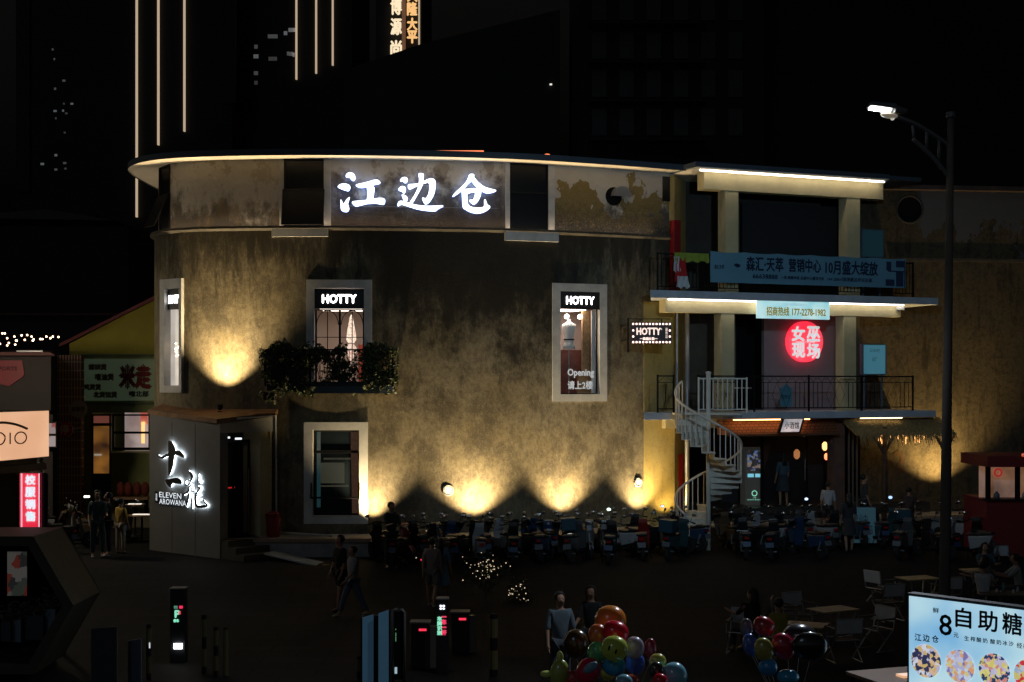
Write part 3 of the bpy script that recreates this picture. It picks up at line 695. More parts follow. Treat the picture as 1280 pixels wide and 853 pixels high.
# ---------------------------------------------------------------- brush-lettered roof sign (three glowing characters)
GLB=glow('sign_face_white',(.86,.93,1),2.4); HAL=glow('sign_blue_halo',(.03,.22,1),1.5)
def px_on_plane(px,py,M):   # image ray meets plane y=0 of frame M -> local x,z
    I=M.inverted(); o=I@Vector((0,0,CZ)); q=I@at(px,py,30); d=q-o; t=-o.y/d.y; p=o+d*t; return p.x,p.z
Ms,_,sz0,sz1=wframe(425,617,217,270,off=.06)
Ms=T(0,0,0)@Ms
CH={'jiang':((415,205),9.143,[
 [(158,130),(178,108),(205,100),(235,108),(258,130),(268,165),(258,188),(240,196),(222,183),(205,162),(182,156),(163,155)],
 [(65,265),(95,235),(150,228),(195,245),(210,275),(190,312),(160,307),(110,290)],
 [(97,415),(110,420),(128,458),(146,440),(172,402),(203,383),(192,425),(183,465),(197,515),(178,547),(140,548),(105,525),(99,470)],
 [(275,240),(380,215),(500,182),(545,205),(546,228),(480,243),(400,268),(330,275),(300,268)],
 [(400,265),(440,252),(484,275),(480,340),(462,412),(400,422),(408,350)],
 [(232,435),(290,425),(400,415),(540,392),(600,405),(602,450),(580,468),(500,455),(400,460),(320,480),(275,488),(245,465)]]),
 'bian':((415,205),9.143,[
 [(778,190),(800,160),(840,155),(865,180),(855,215),(830,220),(812,202),(785,200)],
 [(758,290),(785,262),(825,260),(842,290),(838,325),(820,340),(800,320),(768,308)],
 [(798,352),(840,365),(864,395),(857,425),(835,432),(812,400)],
 [(750,470),(765,432),(800,426),(870,445),(960,470),(1080,482),(1200,480),(1262,478),(1262,492),(1210,518),(1180,542),(1080,538),(980,522),(880,492),(800,468),(760,486)],
 [(872,240),(930,232),(1000,222),(1090,180),(1140,168),(1178,195),(1182,260),(1165,350),(1120,430),(1080,460),(1055,450),(1030,395),(1046,390),(1070,395),(1102,340),(1112,260),(1102,218),(1050,228),(960,262),(900,292),(878,285)],
 [(988,116),(1040,115),(1045,150),(1032,250),(980,350),(917,452),(885,447),(940,360),(985,260),(995,170)]]),
 'cang':((540,205),12.19,[
 [(570,163),(630,160),(640,190),(620,250),(560,300),(490,380),(420,440),(330,500),(315,488),(360,430),(450,350),(520,270),(550,210)],
 [(592,195),(640,212),(700,280),(790,350),(880,380),(960,400),(972,415),(920,440),(840,450),(780,430),(700,370),(630,300),(592,245)],
 [(460,400),(520,385),(640,378),(730,385),(746,420),(740,480),(700,570),(650,617),(620,615),(570,565),(580,550),(620,548),(645,500),(655,437),(600,440),(530,462),(470,455)],
 [(462,400),(528,420),(535,520),(547,620),(600,658),(700,670),(788,652),(793,560),(812,548),(840,620),(880,650),(870,682),(800,732),(700,757),(600,742),(520,702),(472,660),(463,540)]])}
t=thing('roof_sign','large glowing white brush-lettered sign of three Chinese characters between the two top windows','sign',Ms@Vector((0,0,sz0)),0)
t.matrix_basis=T(Ms@Vector((0,0,(sz0+sz1)/2)))@Rz(Ms.to_euler().z)
for nm,((ox,oy),sc,strokes) in CH.items():
    f=MB(Ms); hb=MB(Ms)
    for i,st in enumerate(strokes):
        pl=[px_on_plane(ox+x/sc,oy+y/sc,Ms) for x,y in crom(st,True,3)]
        f.prism(pl,-.06-.001*i,.0)
        cx_=sum(p[0] for p in pl)/len(pl); cz_=sum(p[1] for p in pl)/len(pl)
        hb.prism([(cx_+(p[0]-cx_)*1.02,cz_+(p[1]-cz_)*1.02) for p in pl],.015+.001*i,.05)
    o=f.build('glowing_character',GLB,t); hb.build('halo_backing',HAL,o)
MB(Ms).box(-2.35,.03,sz0+.25,2.35,.045,sz0+.265).box(-2.35,.03,sz1-.35,2.35,.045,sz1-.335).build('mounting_rail',mat('rail_grey',(.2,.2,.2),.8),t)

# ---------------------------------------------------------------- projecting marquee sign
p=at(787,416,lD(787,0)-.25); D0=41.55
pA=at(786.5,403,D0); W=(838-787)*D0/F; HH=(430-403)*D0/F
Mk=T(pA.x,D0,pA.z)@Rz(rad(4))
t=thing('marquee_sign','small hanging HOTTY sign edged with round bulbs beside the Opening window','sign',(pA.x,D0,pA.z-HH/2)); t.matrix_basis=T(pA.x,D0,pA.z-HH/2)@Rz(rad(4))
MB(Mk).box(0.06,0,-HH,W+.06,.14,0).build('board',mat('marquee_board',(.03,.008,.008),.5),t,bevel=.008)
m=MB(Mk); m.tube([(-.0,.06,.1),(W+.05,.06,.1)],.012,6); 
for x in (.33,W-.22): m.tube([(x,.06,.1),(x,.06,0)],.014,6)
m.box(-.05,.04,-HH-.25,.0,.1,.12); m.box(-.05,.1,-.1,-.01,1.3,-.06); m.box(-.05,.1,-HH+.1,-.01,1.3,-HH+.14)
m.build('bracket',BLACK,t)
bm_=glow('bulb_pink_white',(1,.70,.62),2.2)
bl=[(.115+(W-.11)*i/11,z) for i in range(12) for z in (-.05,-HH+.05)]+[(x,z) for x in (.115,W+.005) for z in (-HH*.38,-HH*.66)]
proto=None
for x,z in bl:
    b=MB(); b.ball((0,0,0),.030,8)
    if proto is None: proto=b.build('bulb',bm_,None,smooth=True); o=proto
    else: o=proto.copy(); COL.objects.link(o)
    o.parent=t; o.matrix_basis=wm(t).inverted()@Mk@T(x,-.02,z)
lt=glow('marquee_letter',(1,.74,.62),1.1)
text('HOTTY',.20,Mk@T(.06+W*.43,-.006,-HH*.42),lt,t,width=.70,bold=.009)
text('一高端女装一',.085,Mk@T(.06+W*.43,-.006,-HH*.76),lt,t,width=.52,bold=.004)
text('R',.05,Mk@T(W*.80,-.006,-HH*.32),lt,t)
text('服\n饰\n店',.30,Mk@T(W*.925,-.006,-HH*.5),lt,t,width=.07)

# ---------------------------------------------------------------- banners on the balconies
BANM=mat('blue_banner',(.15,.33,.43),.7,vary=.06,vscale=.8); INK=mat('navy_ink',(.006,.015,.05),.8)
x0,x1=lx(888,-.04),lx(1132,-.04); z1=lz(888,314,-.04); z0=lz(888,353,-.04); zr=lz(1132,323,-.04); zb=lz(1132,360,-.04)
t=thing('printed_banner','long blue banner with dark Chinese text tied along the third-floor balcony railing','banner',MR@Vector((x0,-.04,z0)))
t.matrix_basis=T(MR@Vector(((x0+x1)/2,-.04,z0)))@Rz(ANG)
m=MB(MR); NS=60
for i in range(NS+1):
    x=x0+(x1-x0)*i/NS; f=i/NS
    for j in range(5):
        zz=z0+(z1-z0)*j/4+(-.03*math.sin(math.pi*((f*6)%1)) if j==4 else 0); m.v.append(MR@Vector((x,-.04+.012*math.sin(f*37+j),zz)))
m.f=[[i*5+j,(i+1)*5+j,(i+1)*5+j+1,i*5+j+1] for i in range(NS) for j in range(4)]
m.build('banner_cloth',BANM,t,smooth=True)
def btxt(s,px0,px1,yf,hf,bold=.012,M=MR,off=-.06,mm=INK,par=None,nm='lettering'):
    a,b=lx(px0,off),lx(px1,off); H=z1-z0
    return text(s,H*hf,M@T((a+b)/2,off,z1-H*yf),mm,par,width=b-a,bold=bold,name=nm)
btxt('森汇·天萃',933,979,.36,.46,par=t); btxt('营销中心',986,1026,.36,.44,par=t); btxt('10月盛大绽放',1032,1097,.38,.46,par=t)
btxt('66638888',941,972,.76,.14,.006,par=t); btxt('一席·臻藏样板 品鉴中心耀世开放',976,1030,.77,.11,.003,par=t); btxt('144-288㎡阔境藏品恭迎品鉴',1034,1090,.77,.14,.003,par=t)
btxt('森汇天萃',893,905,.5,.13,.003,par=t)
mb=MB(MR); q=lx(921,-.06); mb.prism([(q-.11,z1-.40),(q-.03,z1-.34),(q+.1,z1-.37),(q+.13,z1-.43),(q+.02,z1-.47)],-.065,-.06); mb.build('emblem',INK,t)
mb=MB(MR); 
for a,b,c,d in ((1108,1114,.12,.42),(1120,1130,.08,.3),(1110,1131,.42,.46),(1120,1129,.42,.95),(1107,1118,.72,.94),(1130.2,1131.2,.05,1)):
    mb.box(lx(a,-.06),-.066,z1-(z1-z0)*d,lx(b,-.06),-.06,z1-(z1-z0)*c)
mb.build('printed_building',mat('banner_print',(.02,.04,.09),.8),t)
# small lit banner below the middle LED strip
x0_,x1_=lx(946,.2),lx(1037,.2); a1=lz(946,374,.2); a0=lz(946,398,.2)
t=thing('phone_banner','small pale blue lit board with a phone number hanging under the middle light strip','banner',MR@Vector((x0_,.2,a0)))
t.matrix_basis=T(MR@Vector(((x0_+x1_)/2,.2,a0)))@Rz(ANG)
MB(MR).box(x0_,.2,a0,x1_,.24,a1).build('board',gradglow('pale_cyan_print',(.30,.72,.80),(.62,.92,.93),2.2,.75),t)
GOLD=glow('gold_print',(.42,.33,.03),.4,(.3,.25,.05))
text('招商热线 177-2278-1982',.27,MR@T((lx(958,.19)+lx(1032,.19))/2,.188,a1-.36),GOLD,t,width=lx(1032,.19)-lx(958,.19),bold=.009)
text('江边仓创意园招商中心',.08,MR@T((lx(978,.19)+lx(1009,.19))/2,.188,a1-.14),glow('blue_print',(.05,.25,.5),.3),t,width=lx(1009,.19)-lx(978,.19))
# round red sign on taupe panel
c=Vector((lx(1005.5,BR-.25),BR-.25,lz(1005.5,427.5,BR-.25))); r_=25.5*lD(1005,BR-.25)/F
t=thing('round_sign','glowing round red sign with four white Chinese characters on the second-floor wall','sign',MR@c); t.matrix_basis=T(MR@c)@Rz(ANG)
MB(MR@T(c)@Rx(rad(90))).lathe([(.001,.08),(r_,.08),(r_,-.1)],48).build('disc',gradglow('red_lightbox',(.90,.004,.03),(1,.03,.07),1.5,1.15),t)
WS=glow('white_on_red',(.66,.78,.80),.8)
for s_,dx,dz in (('女',-.29,.26),('巫',.29,.26),('现',-.28,-.28),('场',.3,-.3)):
    text(s_,.46,MR@T(c.x+dx,c.y-.085,c.z+dz),WS,t,width=.48,bold=.018,name='white_character')
text('WITCH SCENE',.06,MR@T(c.x-.02,c.y-.085,c.z-.01),WS,t,width=.75)
# notice cabinets
for px0,px1,py0,py1,st,lab,es in ((1078,1108,430,469,S2T,'blue-lit notice board cabinet standing on the second-floor balcony',.22),(1077,1105,287,322,S3T,'dim grey-blue cabinet standing on the third-floor balcony',.03)):
    t=thing('notice_cabinet',lab,'cabinet',MR@Vector((lx(1092,1.4),1.4,st)))
    t.matrix_basis=T(MR@Vector((lx(1092,1.4),1.4,st)))@Rz(ANG)
    a,b=lx(px0,1.4),lx(px1,1.4); zt_,zb_=lz(1092,py0,1.4),max(lz(1092,py1,1.4),st+.1)
    MB(MR).box(a,1.4,zb_,b,1.55,zt_).box(a+.1,1.45,st,a+.15,1.5,zb_).box(b-.15,1.45,st,b-.1,1.5,zb_).build('frame',mat('cab_frame',(.1,.16,.2),.5),t)
    MB(MR).box(a+.05,1.39,zb_+.04,b-.05,1.398,zt_-.04).build('poster',glow('poster_%d'%py0,(.12,.45,.6),es,(.2,.4,.5) if es>.1 else (.025,.035,.045)),t)
    if es>.1:
        text('公示栏',.10,MR@T((a+b)/2,1.385,zt_-.22),INK,t,width=.4); text('江边仓\n导览',.14,MR@T((a+b)/2,1.385,zt_-.5),INK,t)
# cctv
p=MR@Vector((lx(1128,.4),.4,lz(1128,386,.4)))
t=thing('security_camera','small white security camera hanging from the right end of the middle beam','camera',p)
MB(T(p)@Rz(ANG-.5)).box(-.2,-.05,-.04,.06,.05,.05).build('camera_body',WHITE,t,bevel=.01)
MB(T(p)@Rz(ANG-.5)).ball((.1,-.06,-.03),.045,10).build('lens',BLACK,t)
MB(T(p)).box(-.02,-.02,.04,.02,.02,.3).build('bracket',WHITE,t)
# red extinguisher cabinets and clutter on the balconies
def cabinet(px0,px1,py0,py1,off,st,lab,mm,dep=.25):
    a,b=lx(px0,off),lx(px1,off); z_=lz(px0,py0,off); t=thing('fire_cabinet',lab,'cabinet',MR@Vector(((a+b)/2,off,st))); t.matrix_basis=T(MR@Vector(((a+b)/2,off,st)))@Rz(ANG)
    MB(MR).box(a,off,st,b,off+dep,z_).build('box',mm,t,bevel=.01)
    MB(MR).box(a+.03,off-.015,st+.05,b-.03,off-.002,z_-.05).build('door',mm,t)
    MB(MR).box(b-.08,off-.03,(st+z_)/2,b-.06,off-.016,(st+z_)/2+.1).build('handle',CHROME,t)
REDP=mat('red_paint',(.20,.008,.01),.4)
cabinet(840,854,568,630,1.9,PF,'tall red fire cabinet behind the white spiral staircase',REDP)
cabinet(842,851,275,320,1.2,S3T,'narrow red fire cabinet on the third-floor balcony by the round wall',REDP)
# draped cloths and bags on the third-floor balcony rail
t=thing('draped_cloth','bright lime green cloth hung over the third-floor railing beside the long banner','cloth',MR@Vector((lx(866,-.03),-.03,S3T+.9)))
m=MB(MR); a,b=lx(843,-.03),lx(886,-.03)
for i in range(25):
    x=a+(b-a)*i/24
    for j in range(4): m.v.append(MR@Vector((x,-.03-.03*math.sin(i*1.3)*j/3-.01*j,S3T+1.12-.085*j-(.03*math.sin(i*.9) if j==3 else 0))))
m.f=[[i*4+j,(i+1)*4+j,(i+1)*4+j+1,i*4+j+1] for i in range(24) for j in range(3)]
m.build('cloth_sheet',mat('lime_cloth',(.34,.42,.05),.9,vary=.3),t,smooth=True)
t=thing('laundry_bundle','red and white bundle of clothes hanging on the third-floor rail left of the green cloth','clothes',MR@Vector((lx(853,-.05),-.05,S3T+.3)))
def rag(Mx,cx_,w_,zt_,zb_,mm,nm,par,k=9):
    m=MB(Mx)
    for i in range(k):
        x=cx_-w_/2+w_*i/(k-1)
        for j in range(4): 
            sh=1+.25*j/3; m.v.append(Mx@Vector((cx_+(x-cx_)*sh,-.06-.03*math.sin(i*2.1+j),zt_+(zb_-zt_)*j/3+.04*math.sin(i*1.7)*(j==3))))
    m.f=[[i*4+j,(i+1)*4+j,(i+1)*4+j+1,i*4+j+1] for i in range(k-1) for j in range(3)]
    return m.build(nm,mm,par,smooth=True)
rag(MR,lx(851,-.06),.35,S3T+.95,S3T+.25,mat('red_cloth',(.5,.02,.02),.9),'red_jacket',t); rag(MR@T(0,-.03,0),lx(853,-.06),.36,S3T+.42,S3T+.08,mat('white_cloth2',(.6,.62,.62),.9),'white_shirt',t)
rag(MR,lx(846,-.06),.2,S3T+1.0,S3T+.55,mat('white_cloth2'),'white_towel',t)
t=thing('patio_table','small round table on the second-floor balcony behind the railing','table',MR@Vector((lx(925,1.3),1.3,S2T)))
Mt=MR@T(lx(925,1.3),1.3,S2T); MB(Mt).lathe([(.001,.74),(.36,.74),(.36,.70)],20).build('tabletop',WHITE,t); MB(Mt).tube([(0,0,0),(0,0,.7)],.03,6).lathe([(.22,0),(.2,.02)],12).build('leg',BLACK,t)
t=thing('sign_board','small blue board leaning behind the second-floor railing with a lettered arrow shape','sign',MR@Vector((lx(983,.3),.3,S2T)))
MB(MR).prism([(lx(976,.3),S2T+.15),(lx(990,.3),S2T+.15),(lx(990,.3),S2T+.7),(lx(983,.3),S2T+.85),(lx(976,.3),S2T+.7)],.3,.34).build('board',mat('blue_board',(.10,.28,.36),.6),t)
text('观景台',.14,MR@T(lx(983,.28),.29,S2T+.45),INK,t,width=.26)

# ---------------------------------------------------------------- entrance porch with back-lit brush sign
C0=Vector((at(275,600,39).x,39,0)); CL=Vector((at(187,600,41.1).x,41.1,0)); CR=Vector((at(343,600,40.35).x,40.35,0))
dL=(CL-C0); MLf=T(CL)@Rz(math.atan2(-dL.y,-dL.x)); LL=dL.length      # local x: from left-back corner to front corner
dR=(CR-C0); MRf=T(C0)@Rz(math.atan2(dR.y,dR.x)); LR=dR.length
PGm=mat('porch_panel',(.15,.15,.145),.75,vary=.12,vscale=1.5)
t=thing('entrance_porch','grey boxy entrance porch with brown roof and dark glass doors, left','porch',(C0+CL)/2+Vector((0,0,.5)))
zC,zL,zR=4.33,4.54,4.5
def vface(M,x0,x1,za,zb0,zb1,y0,y1): return MB(M).hexa([(x0,y0,za),(x1,y0,za),(x1,y1,za),(x0,y1,za),(x0,y0,zb0),(x1,y0,zb1),(x1,y1,zb1),(x0,y1,zb0)])
vface(MLf,0,LL,.45,zL,zC,0,.18).build('wall',PGm,t)
m=MB(MLf)
for x in (LL*.33,LL*.66): m.box(x-.006,-.004,.55,x+.006,.0,4.2)
m.build('panel_joint',BLACKM,t)
top=lambda p,z: Vector((p.x,p.y,z))
bw=Vector((-10.2,42.0,0)); bw2=Vector((-6.7,41.0,0))
m=MB(); q=[(C0+(C0-CR)*.02-Vector((.05,.05,0)),zC),(CL+(CL-C0)*.03,zL),(bw,4.75),(bw2,4.62),(CR+Vector((.03,0,0)),zR)]
m.v=[top(p,z) for p,z in q]+[top(p,z-.0-.12) for p,z in q]; n=5
m.f=[list(range(n)),list(range(2*n-1,n-1,-1))]+[[i,(i+1)%n,(i+1)%n+n,i+n] for i in range(n)]
m.build('roof',mat('porch_roof_board',(.24,.12,.05),.75,vary=.4,vscale=3),t)
# right face: header, corner post, recessed doors, side jamb
vface(MRf,0,LR,3.95,zC-.13,zR-.13,0,.15).build('header',mat('header_white',(.4,.39,.36),.7),t)
MB(MRf).box(0,0,.5,.26,.15,3.95).build('corner_post',mat('porch_post',(.16,.155,.15),.7),t)
MB(MRf).box(LR-.42,.1,PF,LR-.02,.9,3.95).build('side_wall',CREAM,t)
MB(MRf).box(.26,.9,PF,LR-.42,.95,3.95).build('inner_glass',mat('porch_glass',(.015,.02,.03),.08,alpha=.75,spec=.9),t)
dd=MB(MRf)
for x in (.30,.85,1.38): dd.box(x-.025,.55,PF,x+.025,.6,3.7)
dd.box(.3,.55,3.65,1.4,.6,3.72); dd.box(.3,.55,PF,1.4,.6,PF+.08)
od=dd.build('glass_door',BLACK,t)
MB(MRf).tube([(1.32,.5,PF+.05),(1.32,.5,PF+1.9)],.018,6).build('handle',CHROME,od)
MB(MRf).box(.35,1.6,PF,1.3,1.7,3.7).build('inner_room',gradglow('porch_inner',(.0,.0,.0),(.03,.09,.14),3.5,.9),t)
MB(MRf).box(.32,.7,PF+1.35,1.0,.72,PF+1.39).build('red_strip',glow('red_tube',(1,.03,.02),.35),t)
for sx in ((.35,3.78),(.75,3.74)): MB(MRf).box(sx[0],.25,sx[1],sx[0]+.16,.35,sx[1]+.05).build('ceiling_spot',glow('porch_spot',(.9,.95,1),1.2),t)
st=MB(MRf)
for i in range(3): st.box(.02,-.35*(3-i)+.0,.45,LR*.62,-.35*(2-i)-.002,.5+.17*(i+1))
st.build('steps',mat('step_dark',(.05,.045,.04),.6),t)
MB(MRf).box(.2,0.16,.5,LR+.1,1.3,PF+.0).build('floor',mat('porch_floor',(.25,.22,.18),.6),t)
pp=[MRf@Vector((LR+.02,-.04,zR-.1)),MRf@Vector((LR+.03,-.06,PF+.2)),MRf@Vector((LR+.12,-.08,PF+.08)),wpt(upx(420),1.2)+Vector((0,0,PF+.08))]
MB().tube([MRf@Vector((LR*.3,-.03,zC-.0)),pp[0]]+pp[1:],.03,8).build('white_pipe',WHITE,t,smooth=True)
# brush characters, dark on a white glow
t=thing('brush_sign','back-lit black brush calligraphy with small lettering glowing white on the grey porch wall','sign',MLf@Vector((LL/2,-.05,2)))
t.matrix_basis=T(MLf@Vector((LL/2,-.06,2.2)))@Rz(MLf.to_euler().z)
Mp=MLf@T(0,-.07,0); INKB=mat('letter_black',(.01,.009,.009),.5); BACK=glow('back_glow',(.78,.9,1),15)
def pz(x,y): return px_on_plane(185+x/7.755,540+y/7.755,Mp)
BR_={'shi':[[(95,225),(140,235),(200,205),(290,180),(335,208),(352,240),(340,252),(280,225),(200,235),(150,258),(125,255)],[(200,90),(240,110),(268,180),(252,260),(240,340),(205,428),(199,340),(199,200)]],
 'yi':[[(168,470),(210,456),(290,445),(325,475),(325,505),(290,505),(240,500),(222,535),(200,525)]]}
def strokes(nm,polys):
    f=MB(Mp); b=MB(Mp)
    for i,pl in enumerate(polys):
        q=[pz(x,y) for x,y in pl]; f.prism(q,-.012-.0008*i,.012); cx_=sum(p[0] for p in q)/len(q); cz_=sum(p[1] for p in q)/len(q)
        b.prism([(cx_+(p[0]-cx_)*.97,cz_+(p[1]-cz_)*.97) for p in q],.014+.0008*i,.03)
    o=f.build(nm,INKB,t); b.build('back_light',BACK,o); return o
for k_,pl in BR_.items(): strokes('brush_character',[crom(q,True,3) for q in pl])
LONG=[[(395,375,4),(425,410,30),(430,450,26),(415,480,14)],[(415,470,10),(380,468,10),(362,490,12),(378,516,14),(415,500,12)],[(430,515,14),(398,545,18),(395,575,24),(345,612,14)],[(440,545,12),(418,570,18),(462,575,12)],
 [(402,590,20),(395,640,22),(378,730,8)],[(425,615,10),(430,680,18),(430,745,12)],[(398,650,8),(426,655,8)],[(398,690,6),(426,692,6)],[(492,410,5),(495,450,14),(485,490,12)],[(488,486,10),(515,478,12),(508,500,8)],
 [(480,530,14),(510,545,20),(480,590,20),(465,640,22),(470,705,26),(500,724,28),(560,720,28),(575,712,10),(538,662,5)],[(478,620,12),(512,612,12)],[(480,662,10),(515,655,10)]]
f=MB(Mp); b=MB(Mp)
for i,q in enumerate(LONG):
    L_,R_=brush(q); y=.0008*i
    for (a,c_,d_,e_) in zip(L_,L_[1:],R_[1:],R_):
        A=[pz(*v) for v in (a,c_,d_,e_)]; f.add([(v[0],-.012-y,v[1]) for v in A],[(0,1,2,3)]); b.add([(v[0],.016+y,v[1]) for v in A],[(0,1,2,3)])
        f.add([(A[0][0],-.012-y,A[0][1]),(A[1][0],-.012-y,A[1][1]),(A[1][0],.012,A[1][1]),(A[0][0],.012,A[0][1])],[(0,1,2,3)])
o=f.build('brush_character',INKB,t); b.build('back_light',BACK,o)
LWH=glow('small_letter_white',(.85,.93,1),.95)
def wtext(s,x0,x1,y0,y1,bold=.004):
    a=pz(x0,(y0+y1)/2); c_=pz(x1,(y0+y1)/2); u=pz((x0+x1)/2,y0); v=pz((x0+x1)/2,y1)
    o=text(s,u[1]-v[1],Mp@T((a[0]+c_[0])/2,-.01,(u[1]+v[1])/2),LWH,t,width=c_[0]-a[0],bold=bold)
    m=MB(Mp); m.box(a[0]-.01,.02,v[1],c_[0]+.01,.03,u[1]); m.build('halo_blocker',mat('halo_blocker',(.02,.02,.022),.8),t); return o  # dark plate added behind the letters to block the halo
wtext('ELEVEN',112,325,590,642,0); wtext('AROWANA',112,372,656,710,0)
a=pz(66,575); c_=pz(100,690)
MB(Mp).box(a[0],-.004,c_[1],c_[0],.012,a[1]).build('seal',INKB,t); text('酒\n馆',.20,Mp@T((a[0]+c_[0])/2,-.008,(a[1]+c_[1])/2),LWH,t,width=.08,name='seal_lettering')
# ---------------------------------------------------------------- white spiral staircase
SC=at(885.5,600,41.0); SX,SY=SC.x,41.0; R_=.95; NST=22; ZB=.5; ZT=S2T
t=thing('spiral_staircase','white steel spiral staircase with curved handrail climbing to the second-floor balcony','staircase',(SX,SY,ZB))
Q=T(SX,SY,0)
STAIRW=mat('stair_paint',(.84,.78,.66),.5,vary=.12,vscale=4)
MB(Q).tube([(0,0,ZB),(0,0,ZT+1.15)],.065,12).lathe([(.09,ZT+1.15),(.07,ZT+1.2),(.0001,ZT+1.21)],12).build('pole',STAIRW,t,smooth=True)
A0=rad(125); DA=rad(21); RIS=(ZT-ZB)/(NST+.0)
TRD=mat('stair_tread',(.76,.71,.60),.6,vary=.2,vscale=5)
for i in range(1,NST):
    z=ZT-RIS*i; a=A0+DA*i; b=a+DA*1.12
    m=MB(Q); v=[]
    k=4; arc=[(R_*math.cos(a+(b-a)*j/k),R_*math.sin(a+(b-a)*j/k)) for j in range(k+1)]
    pl=[(.05*math.cos(a),.05*math.sin(a))]+arc+[(.05*math.cos(b),.05*math.sin(b))]
    m.prism(pl,z-.035,z,plane='xy')
    # riser on the upper side (previous step)
    p0=Vector((.05*math.cos(a),.05*math.sin(a),0)); p1=Vector((R_*math.cos(a),R_*math.sin(a),0)); n_=Vector((-math.sin(a),math.cos(a),0))*.01
    m.hexa([p0+Vector((0,0,z+.002)),p1+Vector((0,0,z+.002)),p1+n_+Vector((0,0,z+.002)),p0+n_+Vector((0,0,z+.002)),p0+Vector((0,0,z+RIS-.037)),p1+Vector((0,0,z+RIS-.037)),p1+n_+Vector((0,0,z+RIS-.037)),p0+n_+Vector((0,0,z+RIS-.037))])
    m.build('step',TRD,t)
hp=[]; bal=MB(Q)
for i in range(0,NST*6+1):
    f=i/6; a=A0+DA*(f+.5); z=ZT-RIS*f
    hp.append((R_*math.cos(a),R_*math.sin(a),z+.92))
MB(Q).tube(hp,.034,8).build('handrail',STAIRW,t,smooth=True)
for i in range(0,NST*2):
    f=i/2; a=A0+DA*(f+.5); z=ZT-RIS*math.ceil(f) if f>0 else ZT
    bal.tube([((R_-.01)*math.cos(a),(R_-.01)*math.sin(a),z-.03),((R_-.01)*math.cos(a),(R_-.01)*math.sin(a),ZT-RIS*f+.91)],.016,5)
bal.build('balustrade',STAIRW,t)
a=A0+DA*(NST-.3); MB(Q@T(R_*math.cos(a),R_*math.sin(a),0)).box(-.05,-.05,ZB,.05,.05,ZB+1.12).build('newel_post',STEEL,t,bevel=.008)
# landing plate between stair top and the balcony, and its white guard
m=MB(Q); 
m.prism([(-.95,.1),(.0,.06),(.98,.06),(.98,1.25),(-.95,.95)],ZT-.05,ZT-.004,plane='xy'); m.build('landing',TRD,t)
railing(t,-.28,1.12,.0,ZT,h=1.02,step=.135,deco=False,M=Q@T(0,.03,0)@Rz(rad(3)),m=STAIRW,name='landing_guard',post=1.4,rr=.022)

# ---------------------------------------------------------------- street lamp
Dp=22.0; b0=at(1180,600,Dp); zt_=zat(143,Dp)
t=thing('street_lamp','tall grey steel street lamp with curved double-bar arm and glowing lamp head','street lamp',(b0.x,Dp,0))
xb=at(1178.5,700,Dp).x; xt=at(1188.5,150,Dp).x
MB().tube([(xb,Dp,0),(xt,Dp,zt_)],[.10,.05],16).build('pole',mat('lamp_pole',(.19,.17,.15),.8,0,spec=.2,vary=.15),t,smooth=True)
PG=mat('lamp_arm',(.22,.25,.28),.45,.4)
MB().tube([(xt,Dp,zt_-.05),(xt,Dp,zt_+.03)],.075,12).build('cap',PG,t)
P_=lambda x,y:(at(x,y,Dp).x,Dp,zat(y,Dp))
up=crom([P_(1189,184),P_(1172,172),P_(1158,163),P_(1142,154),P_(1118,144.5)],False,4); lo=crom([P_(1187,223),P_(1170,201),P_(1155,186),P_(1141,174)],False,4)
m=MB(); m.tube(up,.035,8); m.tube(lo,.035,8)
for a,b in ((1141,1143),(1158.5,1158.5),(1174,1174)):
    za={1141:(157,174),1158.5:(163,189),1174:(174,205)}[a]; m.tube([P_(a,za[0]),P_(b,za[1])],.026,6)
m.build('arm',PG,t,smooth=True)
hx=at(1103,136,Dp)
Mh=T(hx)@Ry(rad(8))
MB(Mh).hexa([(-.22,-.14,0),(.2,-.14,0),(.2,.14,0),(-.22,.14,0),(-.2,-.1,.07),(.18,-.1,.09),(.18,.1,.09),(-.2,.1,.07)]).hexa([(.18,-.08,-.05),(.38,-.04,-.02),(.38,.04,-.02),(.18,.08,-.05),(.18,-.08,.07),(.38,-.04,.04),(.38,.04,.04),(.18,.08,.07)]).build('lamp_head',PG,t,bevel=.01)
MB(Mh).box(-.19,-.10,-.03,.12,.10,-.002).build('lamp_glass',glow('street_led',(1,.95,.85),10),t)
MB(Mh).ball((.12,-.0,-.09),(.14,.09,.045),12).build('globe',mat('lamp_globe',(.5,.45,.38),.4,emit=(.7,.6,.45),es=.18),t,smooth=True)
MB(T(at(1115.5,148,Dp))).ball((0,0,0),.035,8).build('sensor',glow('sensor_lamp',(.9,.85,.75),.5),t)
L=bpy.data.lights.new('street_lamp_beam','SPOT'); L.energy=3700; L.color=(.52,.77,1); L.spot_size=rad(76); L.spot_blend=1; L.shadow_soft_size=.15
o=bpy.data.objects.new('street_lamp_beam',L); COL.objects.link(o); o.parent=t; o.matrix_basis=wm(t).inverted()@T(hx+Vector((-.02,0,-.08)))@((Vector((.5,21,-1.7))).to_track_quat('-Z','Y').to_matrix().to_4x4())

